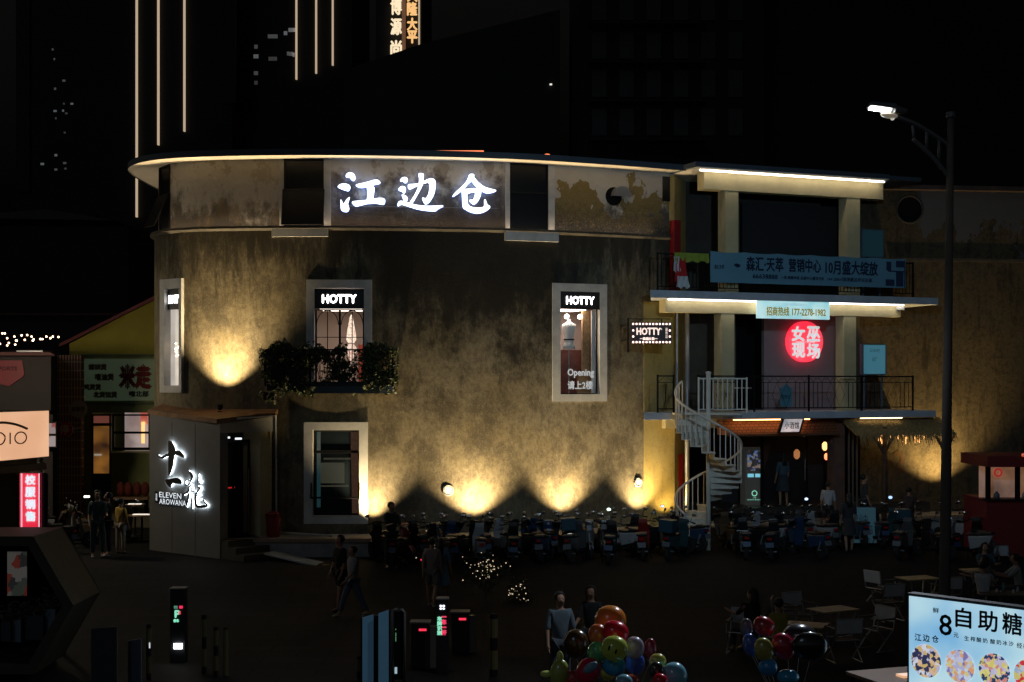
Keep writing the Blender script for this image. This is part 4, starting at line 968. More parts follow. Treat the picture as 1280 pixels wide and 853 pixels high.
# ---------------------------------------------------------------- ground-floor shop front of the straight wing
t=thing('tiled_canopy','brown tiled pent canopy with warm light above the dark shop door','canopy',MR@Vector((lx(980,.6),.6,4.0)))
t.matrix_basis=T(MR@Vector((lx(980,.6),.6,3.8)))@Rz(ANG)
a,b=lx(905,.5),lx(1046,.5); zt2=4.235; zb2=lz(980,543,.35)
TL=grid_mat('roof_tiles',(.30,.10,.04),(.06,.03,.02),.16,.09,.012,.6,.5)
m=MB(MR); m.hexa([(a,.38,zb2),(b,.38,zb2),(b,.9,zb2),(a,.9,zb2),(a,.62,zt2-.02),(b,.62,zt2-.02),(b,.95,zt2-.02),(a,.95,zt2-.02)]); m.build('tiles',TL,t)
m=MB(MR); m.box(a,.34,zb2-.05,b,.40,zb2+.02); m.build('eave_board',mat('eave_wood',(.12,.06,.03),.7),t)
MB(MR).box(lx(915,.4),.3,zt2-.045,lx(1010,.4),.33,zt2-.015).build('light_strip',glow('amber_strip',(1,.42,.12),9),t)
# tilted shop sign
Mz=MR@T(lx(989,.15),.15,lz(989,532,.15)); 
t=thing('lit_shop_sign','small tilted lit name board over the brown tiled canopy','sign',Mz.translation); t.matrix_basis=Mz.copy()
m=MB(Mz); w_=.40; h_=.24; sk=.08
m.hexa([(-w_-sk,-.02,-h_),(w_-sk,-.02,-h_),(w_-sk,.06,-h_),(-w_-sk,.06,-h_),(-w_+sk,-.02,h_),(w_+sk,-.02,h_),(w_+sk,.06,h_),(-w_+sk,.06,h_)]); m.build('frame',BLACK,t)
m=MB(Mz); k_=.82; m.hexa([(-w_*k_-sk*k_,-.03,-h_*k_),(w_*k_-sk*k_,-.03,-h_*k_),(w_*k_-sk*k_,-.022,-h_*k_),(-w_*k_-sk*k_,-.022,-h_*k_),(-w_*k_+sk*k_,-.03,h_*k_),(w_*k_+sk*k_,-.03,h_*k_),(w_*k_+sk*k_,-.022,h_*k_),(-w_*k_+sk*k_,-.022,h_*k_)]); m.build('lit_face',gradglow('pink_sign_face',(.18,.2,.23),(.85,.68,.64),2.5,.75),t)
text('小酒馆',.2,Mz@T(0,-.036,.0),mat('grey_ink',(.03,.03,.035),.8),t,width=.52,bold=.003)
# vending machine
D_=46.3; a=at(931,632,D_); b=at(955,560,D_); 
Mv_=T((a.x+b.x)/2,D_,a.z)@Rz(rad(6)); w_=(b.x-a.x)/2; h_=b.z-a.z
t=thing('vending_machine','slim dark vending machine with lit display, two cyan buttons and green logo beside the staircase','vending machine',Mv_.translation); t.matrix_basis=Mv_.copy()
MB(Mv_).box(-w_,0,0,w_,.6,h_).build('cabinet',mat('vend_grey',(.10,.10,.09),.5,emit=(.1,.1,.09),es=.12),t,bevel=.015)
MB(Mv_).box(-w_*.76,-.02,h_*.60,w_*.76,-.001,h_*.95).build('display',spotted('vend_display',[(.02,.02,.03),(.02,.02,.02),(.3,.2,.16),(.03,.03,.05),(.12,.2,.4),(.02,.02,.02),(.3,.25,.22),(.03,.02,.02)],13,.5),t)
for x in (-.4,.4): MB(Mv_).box(w_*(x-.32),-.015,h_*.49,w_*(x+.32),-.001,h_*.55).build('button',glow('cyan_button',(.18,.6,.75),.8),t)
MB(Mv_@T(0,-.01,h_*.21)@Rx(rad(90))).lathe([(.07,0),(.095,0),(.095,.006),(.07,.006),(.07,0)],16,caps=False).build('logo_ring',glow('vend_green',(.25,.8,.55),.8),t)
text('小铁',.05,Mv_@T(0,-.012,h_*.135),glow('vend_green',(.25,.8,.55),.8),t); text('自助共享服务',.035,Mv_@T(0,-.012,h_*.10),glow('vend_green',(.25,.8,.55),.8),t,width=w_*1.5)
# hanging lanterns seen inside the dark doorway
for px,py,off,r_,lab,c_,e_ in ((1031,558,2.9,.09,'small square amber lamp glowing high inside the dark doorway',(1,.5,.18),2.2),(996,568,2.6,.10,'oval orange lantern hanging in the dark doorway nearer the name board',(1,.38,.12),.75),(1033,571,3.1,.07,'tiny red-orange lamp under the square amber lamp in the doorway',(1,.2,.08),3)):
    p=MR@Vector((lx(px,off),off,lz(px,py,off)))
    t=thing('lantern',lab,'lantern',p); MB(T(p)).lathe([(r_*.4,-r_*1.6),(r_,-r_*.8),(r_,r_*.8),(r_*.4,r_*1.6)],10).build('shade',glow('lantern_%d_%d'%(px,py),c_,e_),t,smooth=True)
    MB(T(p)).tube([(0,0,r_*1.6),(0,0,r_*3.5)],.006,4).build('cord',BLACK,t)
# thatched awning on wooden posts
t=thing('thatched_awning','straw thatched awning on rough wooden posts in front of the stained wing wall','awning',MR@Vector((lx(1125,-.2),-.2,.5)))
t.matrix_basis=T(MR@Vector((lx(1125,.2),.2,PF)))@Rz(ANG)
a,b=lx(1070,-.3),lx(1192,-.3); zt3,zb3=4.2,lz(1120,548,-.4)
THM=mat('straw_thatch',(.40,.27,.11),.95,vary=.5,vscale=12,bump=.6)
m=MB(MR); m.hexa([(a,-.45,zb3+.1),(b,-.45,zb3+.1),(b,-.3,zb3+.1),(a,-.3,zb3+.1),(a+.1,.5,zt3),(b-.2,.5,zt3),(b-.2,.75,zt3),(a+.1,.75,zt3)])
for i in range(2600):
    x=rnd.uniform(a,b); f=rnd.random(); y=-.47+.9*f; z=zb3+.12+(zt3-zb3-.1)*f; l=rnd.uniform(.1,.26) if f>.12 else rnd.uniform(.2,.5); w_=rnd.uniform(.006,.02); dx=rnd.uniform(-.05,.05)
    m.add([(x-w_,y,z+.02),(x+w_,y,z+.02),(x+dx+w_*.3,y-.1-rnd.random()*.04,z-l)],[(0,1,2)])
m.build('thatch',THM,t)
for px in (1105,1181):
    x=lx(px,-.1); z0=PF if False else .5; q=MB(MR); q.tube([(x,-.1,z0),(x+.02,-.1,zb3+.35)],[.085,.075],8); o=q.build('post',mat('rough_log',(.10,.06,.035),.9,vary=.4,vscale=6),t,smooth=True)
    for s in (-1,1): MB(MR).tube([(x,-.1,zb3-.5),(x+s*.35,-.1,zb3+.05)],.045,6).build('brace',mat('rough_log'),o)
MB(MR).box(lx(1076,.1),.10,S2B-.035,lx(1128,.1),.14,S2B-.005).build('light_strip',glow('thatch_strip',(1,.78,.45),3.5),t)
# string of amber icicle lights under the thatch
t=thing('icicle_lights','row of thin amber icicle lights hanging under the thatch edge','string lights',MR@Vector((lx(1120,-.3),-.3,zb3)))
m=MB(MR)
for i in range(17):
    x=lx(1098,-.3)+i*.115; l=rnd.uniform(.10,.32); y=rnd.uniform(-.35,.1); m.tube([(x,y,zb3+.1),(x,y,zb3+.1-l)],.009,4)
m.build('light_drops',glow('amber_drop',(1,.42,.12),4),t)
MB(MR).tube([(lx(1096,-.3),-.1,zb3+.11),(lx(1150,-.3),-.1,zb3+.11)],.008,4).build('wire',BLACK,t)
# second, warmer street lamp of the lane, just outside the left edge of the frame
t=thing('street_lamp','warm street lamp of the side lane just beyond the left edge','street lamp',(-16,41,0))
MB().tube([(-16,41,0),(-15.2,37,6.4)],[.08,.05],10).build('pole',mat('lamp_pole'),t,smooth=True)
MB(T(-15.7,41,6.4)).box(-.35,-.12,0,.35,.12,.09).build('lamp_head',PG,t,bevel=.01)
MB(T(-15.7,41,6.4)).box(-.3,-.1,-.03,.3,.1,-.002).build('lamp_glass',glow('lane_led',(1,.86,.62),14),t)
L=bpy.data.lights.new('street_lamp_beam','POINT'); L.energy=480; L.color=(1,.84,.60); L.shadow_soft_size=.25
o=bpy.data.objects.new('street_lamp_beam',L); COL.objects.link(o); o.parent=t; o.matrix_basis=T(.3,0,6.2)

# the tall lamp's own pool of light on the forecourt below
L=bpy.data.lights.new('street_lamp_pool','SPOT'); L.energy=2300; L.color=(.78,.88,1); L.spot_size=rad(112); L.spot_blend=1; L.shadow_soft_size=.15
o=bpy.data.objects.new('street_lamp_pool',L); COL.objects.link(o); o.matrix_basis=T(hx+Vector((-.02,0,-.12)))@((Vector((-5.5,-5,-9))).to_track_quat('-Z','Y').to_matrix().to_4x4())
# ---------------------------------------------------------------- parked scooters
def paint(nm,c): return mat('paint_'+nm,c,.28,coat=.6,spec=.6)
SEATM=mat('seat_vinyl',(.015,.015,.017),.5); LAMPG=mat('lamp_lens',(.5,.5,.5),.15,spec=.9); REDL=mat('tail_lens',(.35,.01,.01),.2); AMB=mat('amber_lens',(.5,.16,.02),.25)
PLATE=mat('plate_pale',(.10,.11,.12),.5); PLB=mat('plate_blue',(.015,.04,.10),.5)
def make_scooter(nm, col, box=False, cover=None):
    t=thing('scooter','x','scooter'); P=paint(nm,col); W=False
    def pb(mb,n,m,par=t,**k): return mb.build(n,m,par,world=False,**k)
    for x in (.62,-.60):
        w=pb(MB(T(x,0,.24)@Rx(rad(90))).lathe([(.13,-.045),(.21,-.05),(.235,-.03),(.24,0),(.235,.03),(.21,.05),(.13,.045)],16),'wheel',RUB,smooth=True)
        pb(MB(T(x,0,.24)@Rx(rad(90))).lathe([(.0001,-.03),(.05,-.04),(.06,-.02),(.13,-.025),(.13,.025),(.06,.02),(.05,.04),(.0001,.03)],12),'rim',GALV,w)
    pb(MB().prism([(.38,.22),(.40,.30),(-.20,.31),(-.26,.22)],-.15,.15),'floorboard',BLACKM,bevel=.015)
    # front shield
    m=MB(); 
    m.hexa([(.36,-.13,.28),(.44,-.10,.28),(.44,.10,.28),(.36,.13,.28),(.34,-.17,.72),(.42,-.08,.76),(.42,.08,.76),(.34,.17,.72)]).hexa([(.34,-.17,.722),(.42,-.08,.762),(.42,.08,.762),(.34,.17,.722),(.27,-.12,.96),(.34,-.07,.98),(.34,.07,.98),(.27,.12,.96)])
    pb(m,'front_shield',P,bevel=.012)
    m=MB(); m.prism([(.42,.44),(.62,.50),(.80,.40),(.84,.30),(.78,.40),(.62,.46),(.46,.42)],-.065,.065); pb(m,'front_fender',P,bevel=.01)
    pb(MB().tube([(.30,0,.95),(.40,0,.70),(.60,0,.24)],.028,8).tube([(.60,-.07,.24),(.60,.07,.24)],.02,6),'fork',GALV)
    m=MB(); m.hexa([(-.22,-.13,.28),(-.72,-.10,.42),(-.72,.10,.42),(-.22,.13,.28),(-.16,-.14,.64),(-.86,-.10,.70),(-.86,.10,.70),(-.16,.14,.64)]); pb(m,'rear_body',P,bevel=.03)
    pb(MB().prism([(-.10,.66),(-.14,.73),(-.42,.72),(-.56,.79),(-.84,.78),(-.84,.71),(-.40,.66)],-.135,.135),'seat',SEATM,bevel=.03)
    pb(MB().tube([(.26,-.33,.99),(.30,-.12,1.02),(.31,.12,1.02),(.26,.33,.99)],.014,6).tube([(.25,-.36,.985),(.275,-.24,1.0)],.022,6).tube([(.25,.36,.985),(.275,.24,1.0)],.022,6),'handlebar',BLACK)
    pb(MB().prism([(.26,.96),(.40,.93),(.40,1.04),(.27,1.08)],-.12,.12),'handlebar_cowl',P,bevel=.02)
    pb(MB().ball((.41,0,.985),(.03,.075,.045),10),'headlight',LAMPG,smooth=True)
    for s in (-1,1):
        m_=pb(MB().tube([(.27,.20*s,1.0),(.26,.26*s,1.18)],.007,5),'mirror',BLACK)
        pb(MB().ball((.26,.30*s,1.22),(.02,.07,.045),8),'mirror_glass',CHROME,m_,smooth=True)
        pb(MB().ball((.42,.11*s,.80),(.02,.03,.035),8),'turn_signal',AMB,smooth=True)
    pb(MB().box(-.885,-.06,.60,-.86,.06,.66),'tail_light',REDL)
    pb(MB(T(-.87,0,.47)@Ry(rad(20))).box(-.008,-.11,-.07,.008,.11,.07),'number_plate',PLATE if rnd.random()<.6 else PLB)
    pb(MB().tube([(-.60,-.14,.26),(-.60,.14,.26)],.02,6).tube([(-.60,.13,.26),(-.70,.13,.52)],.02,6),'rear_axle',GALV)
    pb(MB().tube([(-.15,-.12,.25),(-.20,-.2,.02)],.012,5).tube([(-.15,.12,.25),(-.20,.2,.02)],.012,5).tube([(-.15,-.125,.24),(-.15,.125,.24)],.014,5),'kickstand',BLACK)
    if box:
        pb(MB().box(-1.02,-.2,.80,-.62,.2,1.14),'top_box',mat('box_'+nm,(.012,.05,.075) if nm!='white' else (.05,.05,.05),.5),bevel=.02)
    if cover:
        m=MB(); m.add([(.42,-.30,1.04),(.42,.30,1.04),(.56,.24,.72),(.56,-.24,.72),(.52,-.2,.38),(.52,.2,.38),(.30,-.36,1.0),(.30,.36,1.0)],[(0,1,2,3),(3,2,5,4),(6,7,1,0),(6,0,3),(7,1,2)])
        pb(m,'wind_apron',mat('apron_'+nm,cover,.85,vary=.3))
    return t
PR=[('black',make_scooter('black',(.012,.012,.014))),('white',make_scooter('white',(.35,.36,.37))),('navy',make_scooter('navy',(.02,.05,.11),cover=(.02,.045,.07))),
    ('red',make_scooter('red',(.22,.012,.012))),('grey',make_scooter('grey',(.07,.072,.075))),('brown',make_scooter('brown',(.10,.06,.03),cover=(.07,.045,.03))),('teal',make_scooter('teal',(.02,.06,.065),box=True))]
used=set(); ORD=['first','second','third','fourth','fifth','sixth','seventh','eighth','ninth','tenth','eleventh','twelfth','thirteenth','fourteenth','fifteenth','sixteenth','seventeenth','eighteenth','nineteenth','twentieth','twenty-first','twenty-second']
def put_scooter(ci,p,rz,label,group):
    n,src=PR[ci]
    if ci in used: o=copy_tree(src)
    else: o=src; used.add(ci)
    o.matrix_basis=T(p)@Rz(rz)@Rx(rad(rnd.uniform(-5,5))); o['label']=label; o['group']=group
    return o
# row under the floodlit wall
seq=[0,3,0,4,2,0,5,1,0,2,0,6,4,0,1,0,5,0,2]
xs_=[478,500,522,541,562,585,606,628,651,672,690,712,733,752,772,794,815,836,856]
for i,px in enumerate(xs_):
    u=upx(min(px,838),2.2); b=wpt(u,2.25+rnd.uniform(-.15,.35)); b.x=(px-CX)/F*b.y
    tn=wtan(int(u)); a=math.atan2(tn.y,tn.x)
    fl=rnd.random()<.35
    put_scooter(seq[i],(b.x,b.y,gz(b.y)),a+rad(-90 if fl else 90)+rad(rnd.uniform(-34,34)),'%s scooter, %s from the left in the row below the floodlit round wall'%(PR[seq[i]][0],ORD[i]),'scooters parked under the round wall')
xs2=[508,548,597,640,683,722,762,806,846]
seq2=[0,0,1,0,2,4,0,3,6]
for i,px in enumerate(xs2):
    y=37.6+rnd.uniform(-.3,.3)+ (px-500)*.004; p=((px-CX)/F*y,y,gz(y))
    put_scooter(seq2[i],p,rad(90+rnd.uniform(-35,35)),'%s scooter, %s from the left in the loose front row before the round wall'%(PR[seq2[i]][0],ORD[i]),'scooters in the loose front row')
xs3=[912,934,957,979,1001,1022,1046,1072,1096,1120,1146,1192,1214]
seq3=[5,0,1,0,4,1,0,2,0,6,0,1,0]
for i,px in enumerate(xs3):
    y=41.0+(px-912)*.006+rnd.uniform(-.3,.3); p=((px-CX)/F*y,y,gz(y))
    put_scooter(seq3[i],p,ANG+rad(90+rnd.uniform(-25,25)),'%s scooter, %s from the staircase in the row before the balcony wing'%(PR[seq3[i]][0],ORD[i]),'scooters before the balcony wing')
xs4=[930,968,1010,1130,1168,1205,1226]
seq4=[0,0,2,4,0,1,0]
for i,px in enumerate(xs4):
    y=39.2+rnd.uniform(-.3,.3); p=((px-CX)/F*y,y,gz(y))
    put_scooter(seq4[i],p,rad(rnd.uniform(20,150)),'%s scooter, %s from the left in the sparse outer row before the balcony wing'%(PR[seq4[i]][0],ORD[i]),'scooters in the sparse outer row')
for i,(px,y,c,r) in enumerate([(84,41.5,0,15),(100,42.5,5,170),(74,44,1,30),(62,40.5,0,160),(158,43.5,0,100)]):
    put_scooter(c,((px-CX)/F*y,y,gz(y)),rad(r),['black scooter side-on nearest the red tiled pillar','brown scooter beside the standing couple near the green shop','white scooter farthest back by the green shop entrance','black scooter at the dark lane edge, leftmost of all','black scooter between the couple and the grey porch'][i],'scooters near the green shop')
# small phone lights and reflectors on the handlebars
for i,(px,py,y,c,r_,lab) in enumerate([(496,679,38.4,(.45,.65,1),.045,'bluish phone screen glowing on a scooter beside the person in black'),(561,669,39.3,(1,.82,.7),.05,'pale lamp bar glowing behind the scooters under the wall port'),(761,637,39.5,(.75,1,.85),.06,'greenish white lamp glowing above the scooters right of the middle'),(712,667,39.0,(.95,.95,1),.055,'white lamp on a scooter below the Opening window'),
     (828,633,41.0,(.45,.65,1),.045,'blue-white lamp glowing near the foot of the staircase'),(1008,624,42.5,(.55,.7,1),.055,'blue-white lamp glowing low in the dark shop doorway'),(1113,622,42.5,(.35,.55,1),.06,'round blue lamp glowing below the thatched awning'),(532,697,38.0,(1,.03,.08),.035,'left one of two tiny red tail lamps before the wall'),(527,700,38.0,(1,.03,.08),.03,'right one of two tiny red tail lamps, slightly lower'),(1187,648,40.5,(.3,.55,.9),.05,'blue lamp beside the foot of the street lamp pole')]):
    p=at(px,py,y); t=thing('small_lamp',lab,'lamp',p); w_=r_*(3 if 'bar' in lab else 1)
    MB(T(p)).ball((0,0,0),(w_,r_*.6,r_*.75),10).build('lens',glow('small_lamp_%d'%i,c,1.6),t,smooth=True)
    MB(T(p)).box(-w_,r_*.2,-r_,w_,r_*.9,r_).build('housing',BLACK,t)
# ---------------------------------------------------------------- people
SKIN=mat('skin',(.34,.19,.12),.6); HAIRM=mat('hair',(.012,.009,.008),.6); SHOE=mat('shoe',(.35,.34,.33),.7); SHOED=mat('dark_shoe',(.02,.02,.02),.6)
def skinned(V,E,R,root=0,sub=1):
    me=bpy.data.meshes.new('s'); me.from_pydata([tuple(v) for v in V],E,[]); o=bpy.data.objects.new('s',me); COL.objects.link(o)
    o.modifiers.new('k','SKIN'); 
    if not me.skin_vertices: me.update()
    sv=me.skin_vertices[0].data
    for i,r in enumerate(R): sv[i].radius=(r if isinstance(r,tuple) else (r,r)); sv[i].use_root=(i==root)
    sb=o.modifiers.new('u','SUBSURF'); sb.levels=sub; sb.render_levels=sub
    m=bpy.data.meshes.new_from_object(o.evaluated_get(bpy.context.evaluated_depsgraph_get()))
    bpy.data.objects.remove(o); bpy.data.meshes.remove(me)
    for p in m.polygons: p.use_smooth=True
    return m
def limb(p,l,pitch,roll=0):   # hanging down, pitch forward = -y
    return Vector(p)+Vector((math.sin(roll)*l,-math.sin(pitch)*math.cos(roll)*l,-math.cos(pitch)*math.cos(roll)*l))
def person(label,p,rz,h=1.68,top=(.1,.1,.1),bot=(.05,.05,.06),legs=(0,0),knees=(4,4),arms=(5,5),elbows=(15,15),roll=(8,8),sit=False,skirt=False,longhair=False,lean=0,shoe=None,sleeve=.55,shorts=False,group=None,emat=None):
    k=h/1.70; t=thing('person',label,'person',p,rz,group)
    V=[];E=[];R=[]
    def add(v,r,pr=None):
        V.append(Vector(v)); R.append(r); 
        if pr is not None: E.append((pr,len(V)-1))
        return len(V)-1
    hipz=.46 if sit else .92
    ln=rad(lean); 
    def up(d,x=0,y=0): return Vector((x,-math.sin(ln)*d+y,hipz+math.cos(ln)*d))
    pel=add(up(0),(.125,.095)); wa=add(up(.16),(.115,.085),pel); chs=add(up(.36),(.15,.10),wa); sh=add(up(.50),(.085,.07),chs); nk=add(up(.56),.048,sh)
    ch_=add(up(.62,0,-.015),(.062,.075),nk); hd=add(up(.70,0,-.015),(.082,.098),ch_); tp=add(up(.77,0,-.0),(.055,.065),hd)
    add(up(.675,0,-.13),.012,ch_)
    J={}
    for s,i in ((-1,0),(1,1)):
        a=add(up(.47,.165*s),.052,sh if False else chs); e=limb(V[a],.29,rad(arms[i])+0,rad(roll[i])*s); ei=add(e,.038,a); wv=limb(e,.25,rad(arms[i]+elbows[i]),rad(roll[i]*.2)*s); wi=add(wv,.026,ei)
        pv=limb(wv,.07,rad(arms[i]+elbows[i]+5),0); pi_=add(pv,(.034,.018),wi)
        d=(pv-wv).normalized()
        for q in range(4):
            sd=Vector((0,1,0))*(.019*(q-1.5)); f1=pv+d*.045+sd; f2=f1+d*(.03+.006*(q in(1,2)))+Vector((-.014*s,0,0)); x1=add(f1,.0085,pi_); add(f2,.007,x1)
        x1=add(wv+d*.03+Vector((0,-.035,0)),.010,pi_); add(wv+d*.07+Vector((-.01*s,-.048,0)),.008,x1)
        J['a%d'%i]=(V[a],e,wv)
        hpv=Vector((.09*s,V[0].y,hipz-.03)); hi=add(hpv,.085,pel)
        kn=limb(hpv,.42,rad(legs[i] if not sit else 88),rad(4)*s); kni=add(kn,.056,hi); an=limb(kn,.40,rad((legs[i] if not sit else 88)-(knees[i] if not sit else 86)),0); ai=add(an,.036,kni)
        to=an+Vector((0,-.13,-.04)); add(to,(.034,.024),ai); J['l%d'%i]=(hpv,kn,an,to)
    lowz=min(J['l0'][2].z,J['l1'][2].z)-.075
    K=Matrix.Diagonal((k,k,k,1))@T(0,0,-lowz)
    def put(me,nm,m_):
        me.transform(K); me.materials.clear(); me.materials.append(m_); o=bpy.data.objects.new(nm,me); COL.objects.link(o); o.parent=t; return o
    put(skinned(V,E,R),'body',SKIN)
    # clothes
    def cl(vs,es,rs,nm,m_): put(skinned(vs,es,rs),nm,m_)
    tm=mat('cloth_%.2f_%.2f_%.2f'%top,top,.9,vary=.2,vscale=6); bm2=mat('cloth_%.2f_%.2f_%.2f'%bot,bot,.9,vary=.2,vscale=6)
    vs=[up(.0)+Vector((0,0,-.06)),up(.16),up(.36),up(.49)]; rs=[(.15,.125),(.14,.112),(.172,.122),(.10,.085)]; es=[(0,1),(1,2),(2,3)]
    for i in (0,1):
        a,e,w_=J['a%d'%i]; vs+= [a,a.lerp(e,.55),e.lerp(w_,max(0,(sleeve-.5)*2)) if sleeve>.5 else a.lerp(e,.8)]; rs+=[.07,.058,.05]; n=len(vs); es+=[(2,n-3),(n-3,n-2),(n-2,n-1)]
    cl(vs,es,rs,'shirt',tm)
    if skirt:
        q=MB(); q.lathe([(.135,hipz+.10),(.17,hipz-.05),(.23,hipz-.40),(.235,hipz-.42)],16); me=q.build('tmp',bm2,None,smooth=True); m2=me.data.copy(); bpy.data.objects.remove(me); put(m2,'skirt',bm2)
    else:
        vs=[Vector((0,V[0].y,hipz+.03))]; rs=[(.14,.112)]; es=[]
        for i in (0,1):
            a,kk,an,to=J['l%d'%i]; n=len(vs)
            if shorts: vs+=[a,a.lerp(kk,.5),a.lerp(kk,.85)]; rs+=[.10,.092,.088]
            else: vs+=[a,kk,kk.lerp(an,.9)]; rs+=[.10,.073,.058]
            es+=[(0,n),(n,n+1),(n+1,n+2)]
        cl(vs,es,rs,'trousers',bm2)
    for i in (0,1):
        an,to=J['l%d'%i][2:]; cl([an+Vector((0,.03,-.045)),to+Vector((0,.03,0)),to+Vector((0,-.04,-.004))],[(0,1),(1,2)],[(.045,.035),(.045,.03),(.036,.022)],'shoe',shoe or SHOED)
    q=MB(); c=up(.715,0,.015); q.ball(c,(.094,.108,.095),12)
    if longhair: q.hexa([(-.085,c.y+.01,c.z-.32),(.085,c.y+.01,c.z-.32),(.07,c.y+.10,c.z-.32),(-.07,c.y+.10,c.z-.32),(-.092,c.y-.02,c.z+.02),(.092,c.y-.02,c.z+.02),(.07,c.y+.10,c.z+.02),(-.07,c.y+.10,c.z+.02)])
    me=q.build('tmp',HAIRM,None,smooth=True); m2=me.data.copy(); bpy.data.objects.remove(me)
    # pull the hair back off the face
    for v in m2.vertices:
        if v.co.y<c.y-.045 and v.co.z<c.z+.045: v.co.y=c.y-.045
    put(m2,'hair',HAIRM)
    for s in (-1,1):
        q=MB(); q.ball(up(.695,.03*s,-.108),(.011,.006,.008),6); me=q.build('tmp',BLACK,None); m2=me.data.copy(); bpy.data.objects.remove(me); put(m2,'eye',BLACK)
    return t
def ground_at(px,Y,z=None): return ((px-CX)/F*Y,Y,gz(Y) if z is None else z)
person('person in dark teal clothes standing close to another near the green shop',ground_at(122,39.3),rad(20),1.84,(.04,.075,.075),(.03,.05,.055),arms=(10,25),elbows=(30,60),longhair=True,shoe=SHOE)
person('person in black facing their companion in dark teal near the green shop',ground_at(135,39.6),rad(-70),1.76,(.02,.02,.022),(.015,.015,.018),arms=(15,15),elbows=(50,30),shoe=SHOE)
person('person in yellow and black jacket and pale trousers behind the couple',ground_at(151,40.2),rad(150),1.55,(.42,.26,.04),(.30,.26,.20))
person('person in pale grey tee and blue jeans striding across the forecourt',ground_at(441,32.4),rad(-60),1.64,(.24,.26,.28),(.07,.11,.17),legs=(24,-20),knees=(6,12),arms=(-18,20),elbows=(12,25),roll=(10,10),shoe=SHOE)
person('person in black tee and shorts walking beside the person in jeans',ground_at(425,33.2),rad(-50),1.76,(.012,.012,.013),(.012,.012,.014),legs=(-10,12),shorts=True)
person('person in beige jacket and long shorts walking away past the dark scooters',ground_at(540,33.6),rad(170),1.66,(.27,.22,.19),(.20,.18,.16),legs=(-14,18),knees=(22,4),arms=(10,-12),shorts=True,shoe=SHOE)
person('person in light blue dress walking next to the beige jacket',ground_at(552,33.9),rad(165),1.58,(.12,.22,.30),(.13,.25,.34),skirt=True,legs=(10,-16),knees=(4,22),longhair=True)
person('person in black shirt standing between scooters left of the beige jacket',ground_at(489,37.2),rad(30),1.72,(.03,.032,.035),(.02,.02,.022),arms=(30,20),elbows=(70,60))
person('person in grey blue tee with both arms lowered, left of the balloons',ground_at(700,24.2),rad(12),1.74,(.10,.135,.16),(.05,.06,.075),arms=(8,8),elbows=(14,14),roll=(12,12))
person('person in black standing just behind the orange balloon',ground_at(739,25.5),rad(-15),1.66,(.02,.02,.022),(.02,.02,.02),arms=(25,25),elbows=(50,50),longhair=True)
person('person in denim blue top standing in the dark shop doorway',MR@Vector((lx(979,2.1),2.1,GF)),rad(200),1.70,(.06,.11,.15),(.03,.045,.06),skirt=True,longhair=True)
person('person in white tee and black shorts outside the dark shop doorway',ground_at(1035,43.2,PF-.3),rad(160),1.62,(.42,.42,.42),(.02,.02,.02),shorts=True)
person('person in dark dress with bare legs walking before the brown pillar',ground_at(1061,40.6),rad(185),1.66,(.03,.028,.03),(.03,.028,.03),skirt=True,longhair=True,legs=(8,-10))
person('person in black cap and tee beside the blue notice under the thatch',ground_at(1080,43.6,PF-.2),rad(90),1.70,(.05,.05,.05),(.03,.03,.03))
person('small person in green dark clothes by the right side of the thatch',ground_at(1136,43.0,PF-.3),rad(160),1.45,(.06,.035,.03),(.03,.02,.02))
# ---------------------------------------------------------------- green shop with yellow gable at the left
D_=52.0; xl=at(87,600,D_).x; xr=at(205,600,D_).x; zg=.5
t=thing('green_shop','olive green corner shop with yellow sloping gable behind the grey porch','building',((xl+xr)/2,D_,zg))
GRN=mat('olive_green_wall',(.25,.28,.11),.85,vary=.15,vscale=1,emit=(.13,.165,.06),es=0); YG=mat('gable_yellow',(.42,.36,.05),.85,vary=.2,vscale=.6)
def pzz(py,D=D_): return zat(py,D)
X_=lambda px,D=D_: at(px,600,D).x
zgab=pzz(446)
MB().box(xl,D_,zg,X_(115),D_+6,zgab).box(X_(115),D_,pzz(516),X_(139)-.001,D_+6,zgab).build('wall',GRN,t)
MB().box(X_(139),D_,pzz(516),xr,D_+6,zgab-.001).box(X_(139),D_,zg,xr,D_+6,pzz(566)).box(X_(188),D_,pzz(566)+.001,xr,D_+6,pzz(516)-.001).build('front_wall',GRN,t)
MB().prism([(xl,zgab+.001),(xr,zgab+.001),(xr,pzz(369)),(xl,pzz(430))],D_-.02,D_+6).build('gable',YG,t)
MB().hexa([(xl-.3,D_-.25,pzz(434)),(xr,D_-.25,pzz(370)),(xr,D_+6,pzz(370)),(xl-.3,D_+6,pzz(434)),(xl-.3,D_-.25,pzz(430)),(xr,D_-.25,pzz(365.5)),(xr,D_+6,pzz(365.5)),(xl-.3,D_+6,pzz(430))]).build('roof',mat('red_roof_edge',(.16,.02,.025),.6),t)
LG=mat('painted_trim',(.10,.12,.06),.7)
MB().box(X_(98),D_-.08,pzz(446),xr,D_-.001,pzz(443)).box(X_(98),D_-.08,pzz(506),xr,D_-.001,pzz(503)).build('trim_band',LG,t)
